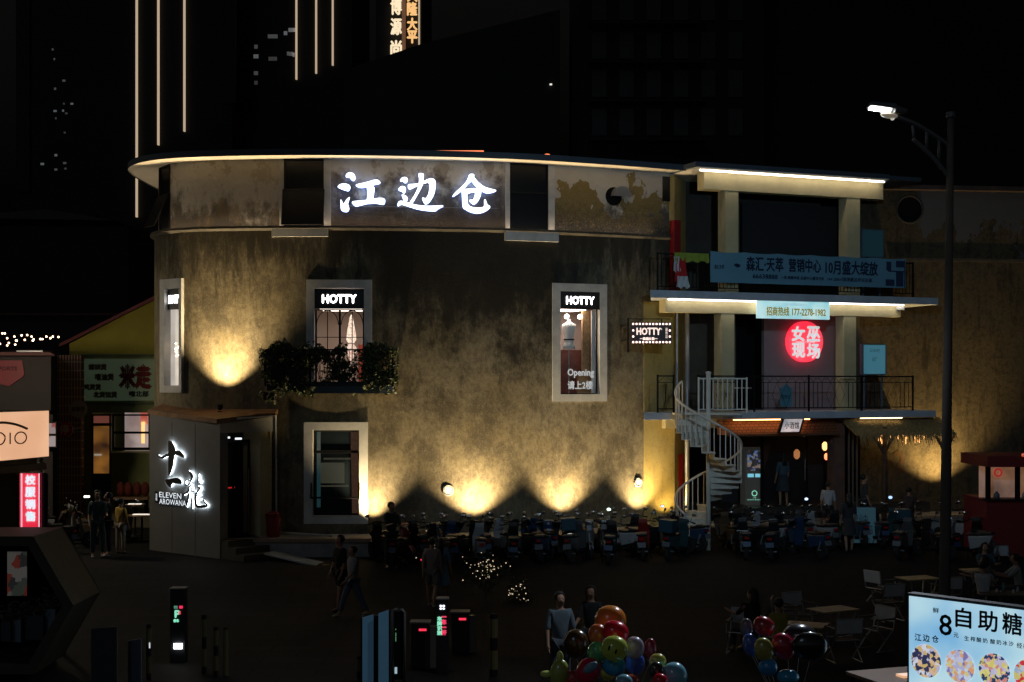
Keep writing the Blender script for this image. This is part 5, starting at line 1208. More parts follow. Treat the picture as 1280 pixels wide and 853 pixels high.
# door and window
dd=MB(); a,b=X_(115),X_(139); zt_=pzz(518); dd.box(a,D_-.05,zg,a+.06,D_+.05,zt_).box(b-.06,D_-.05,zg,b,D_+.05,zt_).box(a,D_-.05,zt_-.06,b,D_+.05,zt_).box(a,D_-.05,pzz(531)-.05,b,D_+.05,pzz(531)+.05).box(a+.06,D_-.03,zg,b-.06,D_+.03,pzz(592))
od=dd.build('door',mat('door_brown',(.03,.02,.015),.5),t)
MB().box(a+.06,D_+.0,pzz(592),b-.06,D_+.01,pzz(532)).build('lit_pane',gradglow('amber_interior',(.03,.012,.006),(.30,.12,.02),1.1,.7),od)
MB().box(a+.06,D_+.0,pzz(529),b-.06,D_+.01,zt_-.06).build('top_pane',glow('red_transom',(.18,.05,.035),.6),od)
MB().box(X_(118),D_-.03,pzz(569.5),X_(127),D_-.01,pzz(568)).build('handle',glow('handle_lit',(.8,.75,.6),.35),od)
m=MB(); a,b=X_(141),X_(188); z0,z1=pzz(563),pzz(518)
m.box(a,D_-.06,z0,a+.06,D_+.06,z1).box(b-.06,D_-.06,z0,b,D_+.06,z1).box(a,D_-.06,z1-.06,b,D_+.06,z1).box(a,D_-.06,z0,b,D_+.06,z0+.1).box(a+.06,D_-.04,pzz(541)-.04,b-.06,D_+.04,pzz(541)+.04)
ow=m.build('window',BLACK,t)
MB().box(a,D_+1.6,z0-.3,b,D_+1.7,z1+.3).build('lit_interior',gradglow('pink_interior',(.22,.17,.17),(.50,.42,.42),1.4,.75),ow)
MB().box(X_(166),D_+1.2,z0+.2,X_(170),D_+1.25,z0+1.0).build('hanging_lamp',glow('amber_lamp',(1,.55,.2),1.4),ow)
MB().box(X_(164),D_+1.3,z0+.9,X_(173),D_+1.4,z0+1.4).build('red_poster',glow('red_poster',(.6,.10,.08),.6),ow)
# painted sign board on the front
t2=thing('painted_board','pale green menu board with brown and red painted Chinese characters on the green shop','sign',(X_(150),D_-.12,pzz(503)))
MB().box(X_(100),D_-.14,pzz(501),xr,D_-.085,pzz(449)).build('board',mat('board_green',(.28,.32,.19),.8,vary=.08,vscale=1,emit=(.12,.17,.10),es=.12),t2)
BRN=mat('brown_paint',(.10,.045,.01),.8); RED=mat('dark_red_paint',(.14,.008,.006),.8)
for s,x,y,w_,h_ in (('螺蛳煲',123.5,459,22,7),('嗜油煲',132,471.5,23,8),('鸡煲煲',117,484,21,7),('北煲饳煲',133,493.5,29,7)):
    text(s,h_*D_/F,T(X_(x),D_-.15,pzz(y)),BRN,t2,width=w_*D_/F,bold=.02)
text('米走',28*D_/F,T(X_(170.5),D_-.15,pzz(471)),RED,t2,width=38*D_/F,bold=.055); text('嗜北部',7*D_/F,T(X_(175),D_-.15,pzz(492.5)),mat('navy_paint',(.01,.02,.02),.8),t2,width=24*D_/F,bold=.012)
# tiled red pillar with pale grid
t=thing('tiled_pillar','red tiled pillar with pale grid lines between the two left shops','pillar',(X_(86,50.5),50.5,zg))
MB().box(X_(72,50.5),50.5,zg,X_(101.5,50.5),50.85,pzz(444,50.5)).build('pillar_shaft',grid_mat('pillar_tiles',(.24,.05,.025),(.6,.45,.28),.085*1.2,.31,.022,.6),t)
def round_board(px,py,r,D,lab,s,c1,c2,th,sides=32):
    p=at(px,py,D); rr=r*D/F; t=thing('round_board',lab,'sign',p); MB(T(p)@Rx(rad(90))@Rz(math.pi/sides)).lathe([(.001,.03),(rr,.03),(rr,-.04)],sides).build('board',c1,t)
    MB(T(p)).box(-.03,.04,-.03,.03,50.3-D if D<50 else .2,.03).build('bracket',BLACK,t)
    text(s,th*D/F,T(p)@T(0,-.035,.0),c2,t,width=None if len(s)<2 else rr*1.5,bold=.01); return t
round_board(98,511.5,11,49.4,'oval cream hanging board with small dark characters beside the green shop','五味子',mat('cream_board',(.45,.38,.28),.7),BRN,6)
o=round_board(81,537,10.5,48.5,'dark red octagonal stop sign in front of the tiled pillar','停',mat('stop_red',(.5,.03,.03),.5),mat('stop_white',(.8,.6,.5),.6),12,8)
# terrace step and table with red stools in front of green shop
setting(MB().box(X_(100,49),47.5,.4,X_(205,49),D_,.78),'terrace',mat('terrace_paving',(.12,.10,.06),.8,vary=.3))
t=thing('bench','long wooden table bench lined with red cushions before the lit green shop window','bench',(X_(165,49.5),49.5,.78))
MB().box(X_(143,49.5),49.3,1.28,X_(187,49.5),49.8,1.36).build('seat',mat('bench_wood',(.22,.12,.06),.7),t)
for px in (145,157,169,182): MB().box(X_(px,49.5)-.03,49.4,.78,X_(px,49.5)+.03,49.7,1.28).build('leg',BLACKM,t)
for i,px in enumerate((148,158,169,179)): MB().ball((X_(px,49.5),49.75,1.62),(.15,.12,.26),10).build('cushion',mat('dark_red_cushion',(.14,.02,.012),.8),t,smooth=True)
for i,(px,py,y,w_) in enumerate(((169,630.5,45,.2),(177.5,643.5,43.5,.26))):
    p=at(px,py,y); t=thing('outdoor_table',('small round wooden table with lit white tabletop edge, farther of two by the porch','larger round wooden table with lit white top, nearer of two by the porch')[i],'table',(p.x,y,.5))
    MB(T(p)).lathe([(.001,0),(w_*1.6,0),(w_*1.6,-.03)],20).build('tabletop',mat('table_top_brown',(.30,.19,.10),.5),t)
    MB(T(p)).box(-w_,-.12,.002,w_,.06,.02).build('tabletop_glow',glow('tabletop_glow_warm',(1,.9,.78),.95),t)  # strong light on the tabletop put in as a glowing slab
    MB(T(p)).tube([(0,0,-.03),(0,0,-(p.z-.5))],.03,6).lathe([(w_,-(p.z-.5)),(w_*.9,-(p.z-.53))],12).build('leg',BLACK,t)
p=at(108.5,621,45); t=thing('lit_tray','small white glowing tray lamp on a stand between scooters and the green shop','lamp',(p.x,45,.5)); MB(T(p)).box(-.08,-.05,-.03,.08,.05,.03).build('lamp',glow('tray_lamp',(1,.95,.85),2),t); MB(T(p)).tube([(0,0,-.03),(0,0,.5-p.z)],.015,6).build('stand',BLACK,t)

# ---------------------------------------------------------------- dark shop at the far left with red shield
D2=46.0
t=thing('dark_shop','dark low shop with grey signboard at the left edge of the street','building',(X_(20,D2),D2,.5))
MB().prism([(X_(-120,D2),D2),(X_(66,D2),D2),(X_(64,D2+8),D2+8),(X_(-120,D2),D2+8)],.5,zat(446,D2),plane='xy').build('wall',mat('dark_shop_wall',(.03,.018,.017),.8,vary=.3),t)
MB().hexa([(X_(-120,D2),D2-.6,zat(445,D2)),(X_(76,D2),D2-.6,zat(445,D2)),(X_(70,D2+8),D2+8,zat(436,D2)),(X_(-120,D2),D2+8,zat(436,D2)),(X_(-120,D2),D2-.6,zat(441,D2)),(X_(70,D2),D2-.6,zat(441,D2)),(X_(66,D2+8),D2+8,zat(430,D2)),(X_(-120,D2),D2+8,zat(430,D2))]).build('roof',mat('dark_red_roof',(.07,.018,.016),.7),t)
MB().box(X_(30,D2),D2-.7,zat(440.5,D2),X_(62,D2),D2-.66,zat(439,D2)).build('gutter',GALV,t)
m=MB(); a,b=X_(61,D2),X_(72,D2); z0,z1=zat(588-0,D2),zat(541,D2); m.box(a,D2-.06,zat(588,D2),b,D2-.001,zat(541,D2)); 
o=MB().box(X_(60,D2),D2-.2,zat(560,D2),X_(73,D2),D2-.02,zat(527,D2)).build('window',BLACK,t)
for y0,y1 in ((542,529),(558,545)): MB().box(X_(62,D2),D2-.22,zat(y0,D2),X_(72,D2),D2-.205,zat(y1,D2)).build('lit_pane',spotted('pink_pane',[(.4,.3,.3),(.5,.4,.4),(.4,.08,.08),(.3,.25,.28)],3,.6),o)
t=thing('shield_sign','grey shop fascia board with dark red shield badge at the left edge','sign',(X_(20,D2),D2-.3,zat(513,D2)))
MB().box(X_(-120,D2),D2-.35,zat(513,D2),X_(68,D2),D2-.002,zat(447,D2)).build('board',mat('fascia_board_grey',(.022,.016,.016),.8,vary=.15),t)
sh_=[(-8,451),(33,451),(36,468),(33,472),(17,483),(0,479),(-8,472)]
MB().prism([(X_(x,D2),zat(y,D2)) for x,y in sh_],D2-.42,D2-.36).build('shield',mat('shield_red',(.12,.01,.015),.6,emit=(.25,.01,.02),es=.05),t)
text('SPORTS',4.5*D2/F,T(X_(14,D2),D2-.43,zat(461,D2)),mat('shield_ink',(.05,.005,.01),.8),t,width=26*D2/F,bold=.01)
# fairy string over the roof
t=thing('fairy_string','string of warm round bulbs looping above the dark shop roof','string lights',(X_(35,D2),D2-.2,zat(425,D2)))
pr=None; pts=[]
for i,(x,y) in enumerate([(0,430),(9,432),(11,429),(3,417),(6,417),(9,423),(18,421),(20,426),(21,426),(19,431),(27,419.5),(31,425),(34,419),(39.5,421),(41,426),(42,424.5),(50.5,424),(53,424),(58,421),(63,423),(66,421),(73,421.5),(-6,420)]):
    p=at(x,y,D2-.2+.15*math.sin(i*2.3))
    if pr is None: pr=MB().ball((0,0,0),.032,8).build('bulb',glow('fairy_bulb',(1,.66,.42),5),None,smooth=True); o=pr
    else: o=pr.copy(); COL.objects.link(o)
    o.parent=t; o.matrix_basis=wm(t).inverted()@T(p); pts.append(p)
pts.sort(key=lambda p:p.x); MB().tube(pts,.006,4).build('wire',BLACK,t)
# ---------------------------------------------------------------- studio light box and red banner (nearer building at the left)
D3=30.0
A=at(61,600,D3); B_=at(-60,600,26.6); dv=(A-B_); dv.z=0; M3=T(B_.x,B_.y,0)@Rz(math.atan2(dv.y,dv.x)); L3=dv.length
t=thing('studio_stall','dark roadside stall structure carrying the orange studio light box','stall',(A.x-1,D3-.5,0))
zt_,zb_=zat(513,D3),zat(571,D3)
MB(M3).box(0,.35,.0,L3-.12,3,zb_-.25).build('body',mat('stall_dark',(.02,.018,.018),.8),t)
MB(M3).box(0,.12,zb_-.27,L3+.12,3,zb_-.13).box(0,.25,zb_-.13,L3-.05,2.9,zb_-.0).build('awning_roof',mat('stall_roof',(.13,.07,.06),.6,vary=.3),t)
MB(M3).tube([(L3+.05,.2,0),(L3+.05,.2,zb_+.05)],.04,8).build('post',GALV,t)
t=thing('studio_light_box','glowing orange light box with black lettering and a curved stroke at the left edge','sign',M3@Vector((L3/2,-.0,zb_)))
t.matrix_basis=T(M3@Vector((L3/2,0,zb_)))@Rz(M3.to_euler().z)
MB(M3).box(0,0,zb_,L3,.3,zt_).build('box_frame',mat('lightbox_frame',(.05,.03,.02),.5),t)
MB(M3).box(0,-.012,zb_+.01,L3-.02,-.001,zt_-.01).build('lit_face',gradglow('orange_lightbox',(.70,.36,.20),(.86,.50,.30),.5,1.0),t)
KB=mat('letter_black'); 
def p3(px,py): return px_on_plane(px,py,M3)
def stroke3(pts,r,nm):
    MB(M3).tube([(p3(x,y)[0],-.03,p3(x,y)[1]) for x,y in pts],r,8).build(nm,KB,t)
stroke3(crom([(-14,531),(0,528.5),(12,529.5),(22,532),(32,536)],False,4),.026,'curved_stroke')
def ring3(cx_,cy_,r_):
    c=p3(cx_,cy_); e=p3(cx_+r_,cy_); R=abs(e[0]-c[0]); Rv=r_*c[1]*0+abs(p3(cx_,cy_-r_)[1]-c[1])
    MB(M3).tube([(c[0]+R*math.cos(q),-.025,c[1]+Rv*math.sin(q)) for q in [2*math.pi*i/28 for i in range(29)]],.014,6,cap=False).build('letter_o',KB,t)
ring3(24.5,547.5,7.2)
stroke3([(11,541),(11,555.3)],.014,'letter_i')
stroke3(crom([(-6,541),(0,541.5),(4,545),(4.5,549),(2.5,553.5),(-1,556),(-6,556.3)],False,4),.014,'letter_d'); stroke3([(-6,541),(-6,556)],.014,'letter_d_stem')
D4=27.5
t=thing('red_banner_sign','glowing vertical red sign with white characters for school uniform sales','sign',at(38,657,D4))
x0,x1=at(25,600,D4).x,at(52,600,D4).x; z1,z0=zat(592,D4),zat(664,D4)
MB().box(x0-.02,D4,z0-.05,x1+.05,D4+.1,z1+.02).build('frame',mat('frame_blue_grey',(.05,.07,.09),.5),t)
MB().box(x0,D4-.01,z0,x1,D4-.001,z1).build('lit_face',glow('red_face',(.92,.01,.05),.85),t)
for x in (x0+.035,x1-.045): MB().box(x-.010,D4-.016,z0,x+.010,D4-.011,z1).build('white_line',glow('white_line',(.95,.7,.8),.8),t)
MB().box(x1-.03,D4-.016,z0,x1,D4-.011,z1).build('dark_edge',mat('dark_edge',(.03,.02,.05),.8),t)
for i,c_ in enumerate('校服销售'):
    text(c_,11.5*D4/F,T((x0+x1)/2-.005,D4-.017,zat(600+15.2*i,D4)),glow('white_char',(.72,.85,.95),.9),t,width=12*D4/F,bold=.008,name='character')
text('量身定制',.30,T(x1-.06,D4-.02,zat(649,D4))@Ry(rad(90)),glow('gold_char',(.8,.5,.1),.6),t,width=.3,name='side_lettering') if False else None
MB().tube([(x1+.08,D4+.05,0),(x1+.08,D4+.05,z1)],.03,6).tube([(x0-.05,D4+.05,0),(x0-.05,D4+.05,z1)],.03,6).build('stand',BLACK,t)
# ---------------------------------------------------------------- far towers
def tower(x0,x1,D,W,h,label,mm,d=20):
    t=thing('tower',label,'tower',(W,D,0)); MB().box(x0,D,0,x1,D+d,h).build('tower_block',mm,t); return t
TWM=mat('tower_facade',(.004,.004,.0045),.7); D5=200.0
X5=lambda px:at(px,0,D5).x
t=thing('tower','dark high-rise behind the round roof with three glowing vertical light lines on its left side','tower',(X5(200),D5,0))
MB().box(X5(20),D5,0,X5(290),D5+25,120).build('tower_block',TWM,t)
LN=glow('tower_line',(.80,.60,.40),.6)
for px,yb in ((171.5,272),(198.5,182),(231,165)): MB().box(X5(px)-.11,D5-.5,zat(yb,D5),X5(px)+.11,D5-.01,118).build('light_line',LN,t)
for px in (30.5,288): MB().box(X5(px)-.8,D5-.4,zat(240 if px<100 else 130,D5),X5(px)+.8,D5-.01,119).build('facade_fin',mat('brown_fin',(.05,.02,.012),.8),t)
WLT=[glow('far_window_%d'%i,c,e) for i,(c,e) in enumerate([((.5,.5,.5),.07),((.6,.65,.7),.11),((.5,.45,.4),.04)])]
for x,y in ((66,62),(68,74),(80,101),(69,111),(80,130),(90,130),(69,139),(79,138.5),(83,142),(70,148),(81,166),(70,194),(81,204),(82,211),(53,205),(70,212)):
    w_=rnd.uniform(.08,.24); MB().box(X5(x)-w_,D5-.1,zat(y,D5)-rnd.uniform(.08,.2),X5(x)+w_,D5-.01,zat(y,D5)+.12).build('window',WLT[rnd.randrange(3)],t)
t=thing('tower','dark high-rise with three glowing vertical light lines, nearer the centre of the sky','tower',(X5(370),D5+4,0))
D6=D5+4; X6=lambda px:at(px,0,D6).x
MB().box(X6(296),D6,0,X6(440),D6+25,125).build('tower_block',TWM,t)
for px,yb in ((370.8,100),(395.5,92.5),(416.2,82.5)): MB().box(X6(px)-.11,D6-.5,zat(yb,D6),X6(px)+.11,D6-.01,124).build('light_line',LN,t)
for x,y,w_,i in ((320,59,.25,0),(320,71,.35,1),(320,92,.3,0),(320,104,.25,2),(341,46,.7,0),(341,74,.6,2),(365,38,.5,1),(357,42,.25,1),(364,68,.3,0),(360,67.5,.15,0),(367,69,.15,1)):
    MB().box(X6(x)-w_,D6-.1,zat(y,D6)-.25,X6(x)+w_,D6-.01,zat(y,D6)+.3).build('window',WLT[i],t)
D7=120.0; X7=lambda px:at(px,0,D7).x
t=thing('sign_tower','dark office tower carrying tall vertical rows of golden glowing Chinese characters','tower',(X7(508),D7,0))
MB().box(X7(470),D7,0,X7(527),D7+15,70).build('tower_block',TWM,t)
MB().box(X7(503),D7-.6,0,X7(507),D7-.01,69).build('bronze_fin',mat('bronze_fin',(.25,.12,.07),.6,emit=(.35,.17,.10),es=.3),t)
MB().box(X7(523.4),D7-.6,0,X7(525),D7-.01,69).build('light_line',LN,t)
GA=glow('sign_cream',(1,.80,.52),1.0); GBo=glow('sign_orange',(1,.55,.20),.95)
for s,x,y,w_,h_,m_ in (('博',496,11,13,20,GA),('源',496,36,13,20,GA),('尚',496,62,13,17,GA),('大',516,-2,12,14,GBo),('隆',516,14,12,16,GBo),('大',516,33,12,15,GBo),('平',516,49,12,15,GBo)):
    text(s,h_*D7/F,T(X7(x),D7-.7,zat(y,D7)),m_,t,width=w_*D7/F,bold=.05,name='glowing_character')
# dark slanting-roofed block hiding the foot of the sign tower
D8=90.0; X8=lambda px:at(px,0,D8).x
t=thing('dark_block','dark office block with a slanting roof hiding the foot of the golden sign','building',(X8(560),D8,0))
MB().prism([(X8(430),0),(X8(700),0),(X8(700),zat(12,D8)),(X8(527),zat(55,D8)),(X8(486),zat(69,D8)),(X8(430),zat(88,D8))],D8,D8+12).build('block',TWM,t)
MB().box(X8(687),D8-.2,zat(107,D8),X8(690),D8-.05,zat(105.5,D8)).build('window',glow('far_lit',(1,.95,.85),.9),t)
# brown apartment block, barely visible, at the right of the sky
D9=80.0; X9=lambda px:at(px,0,D9).x
t=thing('apartment_block','barely visible dark brown apartment block with balconies in the night sky at right','building',(X9(950),D9,0))
MB().box(X9(725),D9,0,X9(955),D9+15,38).box(X9(955),D9+2,0,X9(1300),D9+15,32).build('block',mat('apartment_wall',(.012,.009,.008),.9),t)
for ix,px in enumerate(range(740,940,34)):
    for iy in range(4): 
        z=zat(170-iy*48,D9); MB().box(X9(px),D9-.12,z,X9(px+18),D9-.01,z+1.5).build('window',mat('night_window',(.012,.014,.017),.3),t)
for iy in range(4): MB().box(X9(735),D9-1.2,zat(180-iy*48,D9),X9(880),D9-.01,zat(178-iy*48,D9)).build('balcony',mat('apartment_slab',(.017,.013,.012),.9),t)
# low flat-roofed house at far left
D10=100.0; X10=lambda px:at(px,0,D10).x
t=thing('flat_roof_house','dark flat-roofed building with a pale parapet line left of the round roof','building',(X10(70),D10,0))
MB().box(X10(-30),D10,0,X10(160),D10+10,zat(283,D10)).box(X10(0),D10+1,zat(283,D10),X10(115),D10+9,zat(266,D10)).build('block',mat('house_wall',(.02,.02,.021),.9),t)
MB().hexa([(X10(-30),D10-.6,zat(274,D10)),(X10(148),D10-.6,zat(277,D10)),(X10(148),D10+9,zat(277,D10)),(X10(-30),D10+9,zat(274,D10)),(X10(-30),D10-.6,zat(270,D10)),(X10(60),D10-.6,zat(263,D10)),(X10(60),D10+9,zat(263,D10)),(X10(-30),D10+9,zat(270,D10))]).build('parapet',mat('parapet',(.07,.07,.07),.9),t)
# backdrop housing so the horizon behind the street is closed
t=thing('backstreet_houses','continuous dark row of low houses closing the street behind the left shops','building',(X10(-60)+0,70,0))
MB().box(-60,70,.4,X_(200,70),80,zat(395,70)).build('wall',TWM,t)
MB().box(-61,69.5,zat(395,70),X_(200,70),80.5,zat(392,70)).build('roof',mat('dark_red_roof'),t)
# red glowing ridge piece on the round roof
t=thing('roof_light_bar','thin orange-red glowing bar lying on the round roof above the big sign','lamp',at(572,190,44.5)); p=at(572,190,44.5)
MB(T(p)).box(-.8,-.05,-.035,.82,.05,.035).build('light_bar',glow('orange_bar',(1,.22,.06),1.3),t); MB(T(p)).box(-.8,-.03,-.9,-.76,.03,-.036).box(.78,-.03,-.9,.82,.03,-.036).build('bracket',BLACK,t)
p=at(684,193.5,44.5); t=thing('roof_lamp','tiny orange-red lamp on the round roof right of the glowing bar','lamp',p); MB(T(p)).ball((0,0,0),(.09,.04,.03),8).build('lens',glow('orange_bar'if False else 'orange_dot',(1,.22,.06),1.2),t); MB(T(p)).box(-.01,-.01,-.6,.01,.01,-.02).build('bracket',BLACK,t)
# ---------------------------------------------------------------- balcony flower box on the arched window
M,ho,y0,y1=B
zb=zat(492,40.0)
pl=px_on_plane
t=thing('iron_balcony','shallow black iron balcony with pale sill below the arched shop window','balcony',M@Vector((0,-.4,zb)))
t.matrix_basis=T(M@Vector((0,-.4,zb)))@Rz(M.to_euler().z)
xa,xb_=pl(388,490,M@T(0,-.75,0))[0],pl(491,490,M@T(0,-.75,0))[0]; xl_=pl(329,470,M@T(0,-.75,0))[0]
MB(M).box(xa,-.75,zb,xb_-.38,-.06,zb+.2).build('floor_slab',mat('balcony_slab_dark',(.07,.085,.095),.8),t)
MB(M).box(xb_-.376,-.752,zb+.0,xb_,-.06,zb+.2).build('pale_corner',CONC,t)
MB(M).box(-ho,-.7,zb+.205,ho,-.2,zb+.24).build('lit_sill',mat('sill_pale',(.6,.55,.52),.6),t)
railing(t,xa,xb_,-.72,zb+.2,h=1.05,step=.13,deco=False,M=M,rr=.011)
railing(t,xl_+.05,xa-.02,-.70,zb+.2,h=1.0,step=.16,deco=False,M=M,rr=.011,name='side_railing')
# vine foliage
lf=[mat('leaf_dark',(.035,.05,.018),.6),mat('leaf_mid',(.06,.085,.025),.55),mat('leaf_yellow',(.16,.15,.045),.5)]
def foliage(label,cx_,w_,z0,z1,n,par_m,yc=-.62,yd=.25,mix=(.6,.9),seed=3,drop=0):
    r=random.Random(seed); t=thing('climbing_plant',label,'plant',par_m@Vector((cx_,yc,z0)),0,'vines on the iron balcony')
    t.matrix_basis=T(par_m@Vector((cx_,yc,z0)))@Rz(par_m.to_euler().z)
    mb=MB(par_m); ms=[]
    cl=[(r.uniform(-1,1),r.random(),r.uniform(.16,.34)) for _ in range(34)]
    for i in range(n):
        a,b,c=cl[r.randrange(len(cl))]; x=cx_+a*w_/2+r.gauss(0,c*.4); z=z0+(z1-z0)*b+r.gauss(0,c*.33); y=yc+r.uniform(-yd,yd)
        if z>z1+.18*math.sin(x*7)+.05: continue
        if x<cx_-w_/2-.12 or x>cx_+w_/2+.12: continue
        s=r.uniform(.028,.07); R3=Matrix.Rotation(r.uniform(-1.2,1.2),4,'X')@Matrix.Rotation(r.uniform(-1.4,1.4),4,'Z')@Matrix.Rotation(r.uniform(0,6.3),4,'Y')
        mb.add([(0,0,-s),(s*.6,.01,0),(0,0,s),(-s*.6,.01,0)],[(0,1,2),(0,2,3)],T(x,y,z)@R3); q=r.random(); k=0 if q<mix[0] else 1 if q<mix[1] else 2; ms+=[k,k]
    me=bpy.data.meshes.new('foliage'); I=wm(t).inverted(); me.from_pydata([tuple(I@v) for v in mb.v],[],mb.f)
    for m_ in lf: me.materials.append(m_)
    me.polygons.foreach_set('material_index',ms); o=bpy.data.objects.new('foliage',me); COL.objects.link(o); o.parent=t
    st=MB(par_m)
    for i in range(9):
        x=cx_+r.uniform(-.9,.9)*w_/2; st.tube([(x,yc+.1,z0),(x+r.uniform(-.2,.2),yc,z0+(z1-z0)*.5),(x+r.uniform(-.3,.3),yc-.05,z1-.1)],.008,4)
    st.build('stem',mat('vine_stem',(.05,.035,.02),.8),t)
    MB(par_m).box(cx_-w_*.42,yc-.12,z0-.02,cx_+w_*.42,yc+.14,z0+.16).build('planter',mat('planter_black',(.02,.02,.02),.7),t)
    return t
zt_=zat(434,40.0)
foliage('dense dark climbing plant spilling over the left side of the iron balcony',(xl_+xa)/2,xa-xl_,zb+.1,zt_+.05,6800,M,seed=1,mix=(.72,.97))
foliage('sparse leafy climber on the railing in front of the arched window glass',0.02,ho*2.7,zb+.15,zt_+.0,4200,M,seed=2,mix=(.55,.9),yd=.12)
foliage('climber with yellowish leaves on the right end of the iron balcony',(ho+.12+xb_)/2,xb_-ho-.05,zb+.12,zt_+.08,3000,M,seed=5,mix=(.45,.8))
foliage('small leafy tuft hanging below the left end of the iron balcony',xl_+.15,.35,zb-.16,zb+.14,140,M,seed=8,mix=(.3,.7))

# ---------------------------------------------------------------- things around the platform
q=MRf@Vector((LR-.25,-.28,PF-.0)); 
t=thing('red_bin','dull red round bin by the porch doors','bin',(q.x,q.y,PF)); MB(T(q.x,q.y,PF)).lathe([(.18,0),(.21,.6),(.22,.62),(.22,.66),(.0001,.66)],18).build('bin_body',mat('bin_red',(.24,.015,.015),.5),t,smooth=False); MB(T(q.x,q.y,PF)).lathe([(.15,.66),(.10,.72),(.0001,.73)],16).build('lid',mat('bin_lid',(.3,.03,.02),.5),t)
r0=at(338,690,38.6); r1=at(412,708,37.6)
t=thing('metal_ramp','grey metal ramp plank sloping from the platform to the ground below the white-framed window','ramp',(r0.x,38.5,.5))
a_=at(337,692,38.9); b_=at(405,708,37.9); w_=Vector((.1,.32,0))
MB().hexa([a_-w_,b_-w_,b_+w_,a_+w_,a_-w_+Vector((0,0,.04)),b_-w_+Vector((0,0,.04)),b_+w_+Vector((0,0,.04)),a_+w_+Vector((0,0,.04))]).build('plank',mat('ramp_grey',(.20,.24,.30),.5,vary=.2),t)
MB().tube([b_+Vector((0,-.2,.05)),b_+Vector((.25,-.05,.03)),b_+Vector((.4,.25,.12))],.02,6).build('yellow_lip',mat('yellow_rubber',(.35,.25,.05),.6),t)
D_=37.5
# notice board under thatch (blue A-board)
p=at(1080,655,42.0); t=thing('a_board','pale blue A-frame menu board standing under the thatched awning','sign',(p.x,42,gz(42)))
MB(T(p.x,42,gz(42))@Rx(rad(-8))).box(-.38,0,.1,.38,.03,1.15).build('board',mat('aboard_blue',(.10,.2,.24),.7,emit=(.05,.12,.15),es=.15),t)
text('营业中\n欢迎光临',.6,T(p.x,42,gz(42))@Rx(rad(-8))@T(0,-.01,.65),INK,t,width=.55)
MB(T(p.x,42.45,gz(42))@Rx(rad(8))).box(-.36,0,0,.36,.03,1.1).build('back_leg',BLACK,t)
# red snack kiosk at the right edge
D_=39.5; xa_=at(1233,600,D_).x; zr=zat(570,D_)
t=thing('red_kiosk','dark red snack kiosk with lit serving windows at the right edge','kiosk',(xa_+1.2,D_,.5))
RD=mat('kiosk_red',(.11,.012,.014),.5,vary=.2,emit=(.10,.004,.006),es=.03)
MB().box(xa_,D_,.5,xa_+3,D_+2,zat(625,D_)).build('counter_body',RD,t)
MB().box(xa_-.05,D_-.25,zr-.3,xa_+3.1,D_+2.1,zr).build('roof',RD,t)
for x in (xa_,xa_+.82,xa_+1.7,xa_+2.9): MB().box(x,D_,zat(625,D_),x+.12,D_+.1,zr-.3).build('post',BLACKM,t)
MB().box(xa_+.1,D_+.9,zat(625,D_),xa_+2.9,D_+.95,zr-.3).build('lit_back',gradglow('kiosk_interior',(.16,.07,.03),(.36,.18,.10),2,.45),t)
MB().box(xa_-.02,D_-.1,zat(625,D_)-.04,xa_+3,D_+.3,zat(625,D_)+.02).build('counter',BLACK,t)
MB(T(xa_+.62,D_+.88,zr-.52)@Rx(rad(90))).lathe([(.07,0),(.13,0),(.13,.02),(.07,.02),(.07,0)],16,caps=False).build('red_badge',glow('kiosk_badge',(.5,.04,.03),.5),t)
for i,(x,c_) in enumerate(((.35,(.15,.15,.16)),(1.15,(.3,.32,.36)),(1.4,(.2,.25,.35)),(1.55,(.4,.4,.42)))):
    MB(T(xa_+x,D_+.2,zat(625,D_)+.021)).lathe([(.09,0),(.09,.12),(.05,.16),(.03,.2)],10).build('jar',mat('jar_%d'%i,c_,.3),t,smooth=True)
p=at(1281.5,571,39.2)
t=thing('red_lantern','small round red paper lantern glowing at the right edge over the kiosk','lantern',at(1279,569,39.2)); MB(T(at(1279,569,39.2))).ball((0,0,0),(.05,.05,.05),10).build('shade',glow('red_lantern',(1,.12,.03),.5),t,smooth=True); MB(T(at(1279,569,39.2))).tube([(0,0,.1),(0,0,.3)],.006,4).build('cord',BLACK,t)

# ---------------------------------------------------------------- outdoor tables and chairs, right
CHW=mat('chair_canvas_white',(.48,.50,.52),.85,vary=.15); ALU=mat('chair_alu',(.45,.46,.47),.35,.8)
def chair_proto():
    t=thing('camp_chair','x','chair'); f=MB()
    for s in (-1,1):
        x=.27*s; f.tube([(x,-.22,0),(x,.20,.42),(x,.27,.84)],.013,6); f.tube([(x,.24,0),(x,-.22,.42),(x,-.22,.62)],.013,6); f.tube([(x,-.25,.0),(x,.26,.0)],.01,5)
    f.tube([(-.27,-.22,.42),(.27,-.22,.42)],.012,6).tube([(-.27,.20,.42),(.27,.20,.42)],.012,6).tube([(-.27,.27,.84),(.27,.27,.84)],.012,6)
    f.build('frame',ALU,t,world=False)
    MB().hexa([(-.25,-.22,.405),(.25,-.22,.405),(.25,.2,.39),(-.25,.2,.39),(-.25,-.22,.42),(.25,-.22,.42),(.25,.2,.405),(-.25,.2,.405)]).build('seat',mat('chair_canvas_black',(.03,.03,.032),.85),t,world=False)
    MB().hexa([(-.26,.23,.56),(.26,.23,.56),(.26,.245,.56),(-.26,.245,.56),(-.26,.262,.83),(.26,.262,.83),(.26,.275,.83),(-.26,.275,.83)]).build('backrest',CHW,t,world=False)
    for s in (-1,1): MB().box(.27*s-.03,-.24,.62,.27*s+.03,.24,.645).build('armrest',mat('arm_dark',(.05,.04,.035),.6),t,world=False)
    return t
cp=chair_proto(); first=[True]
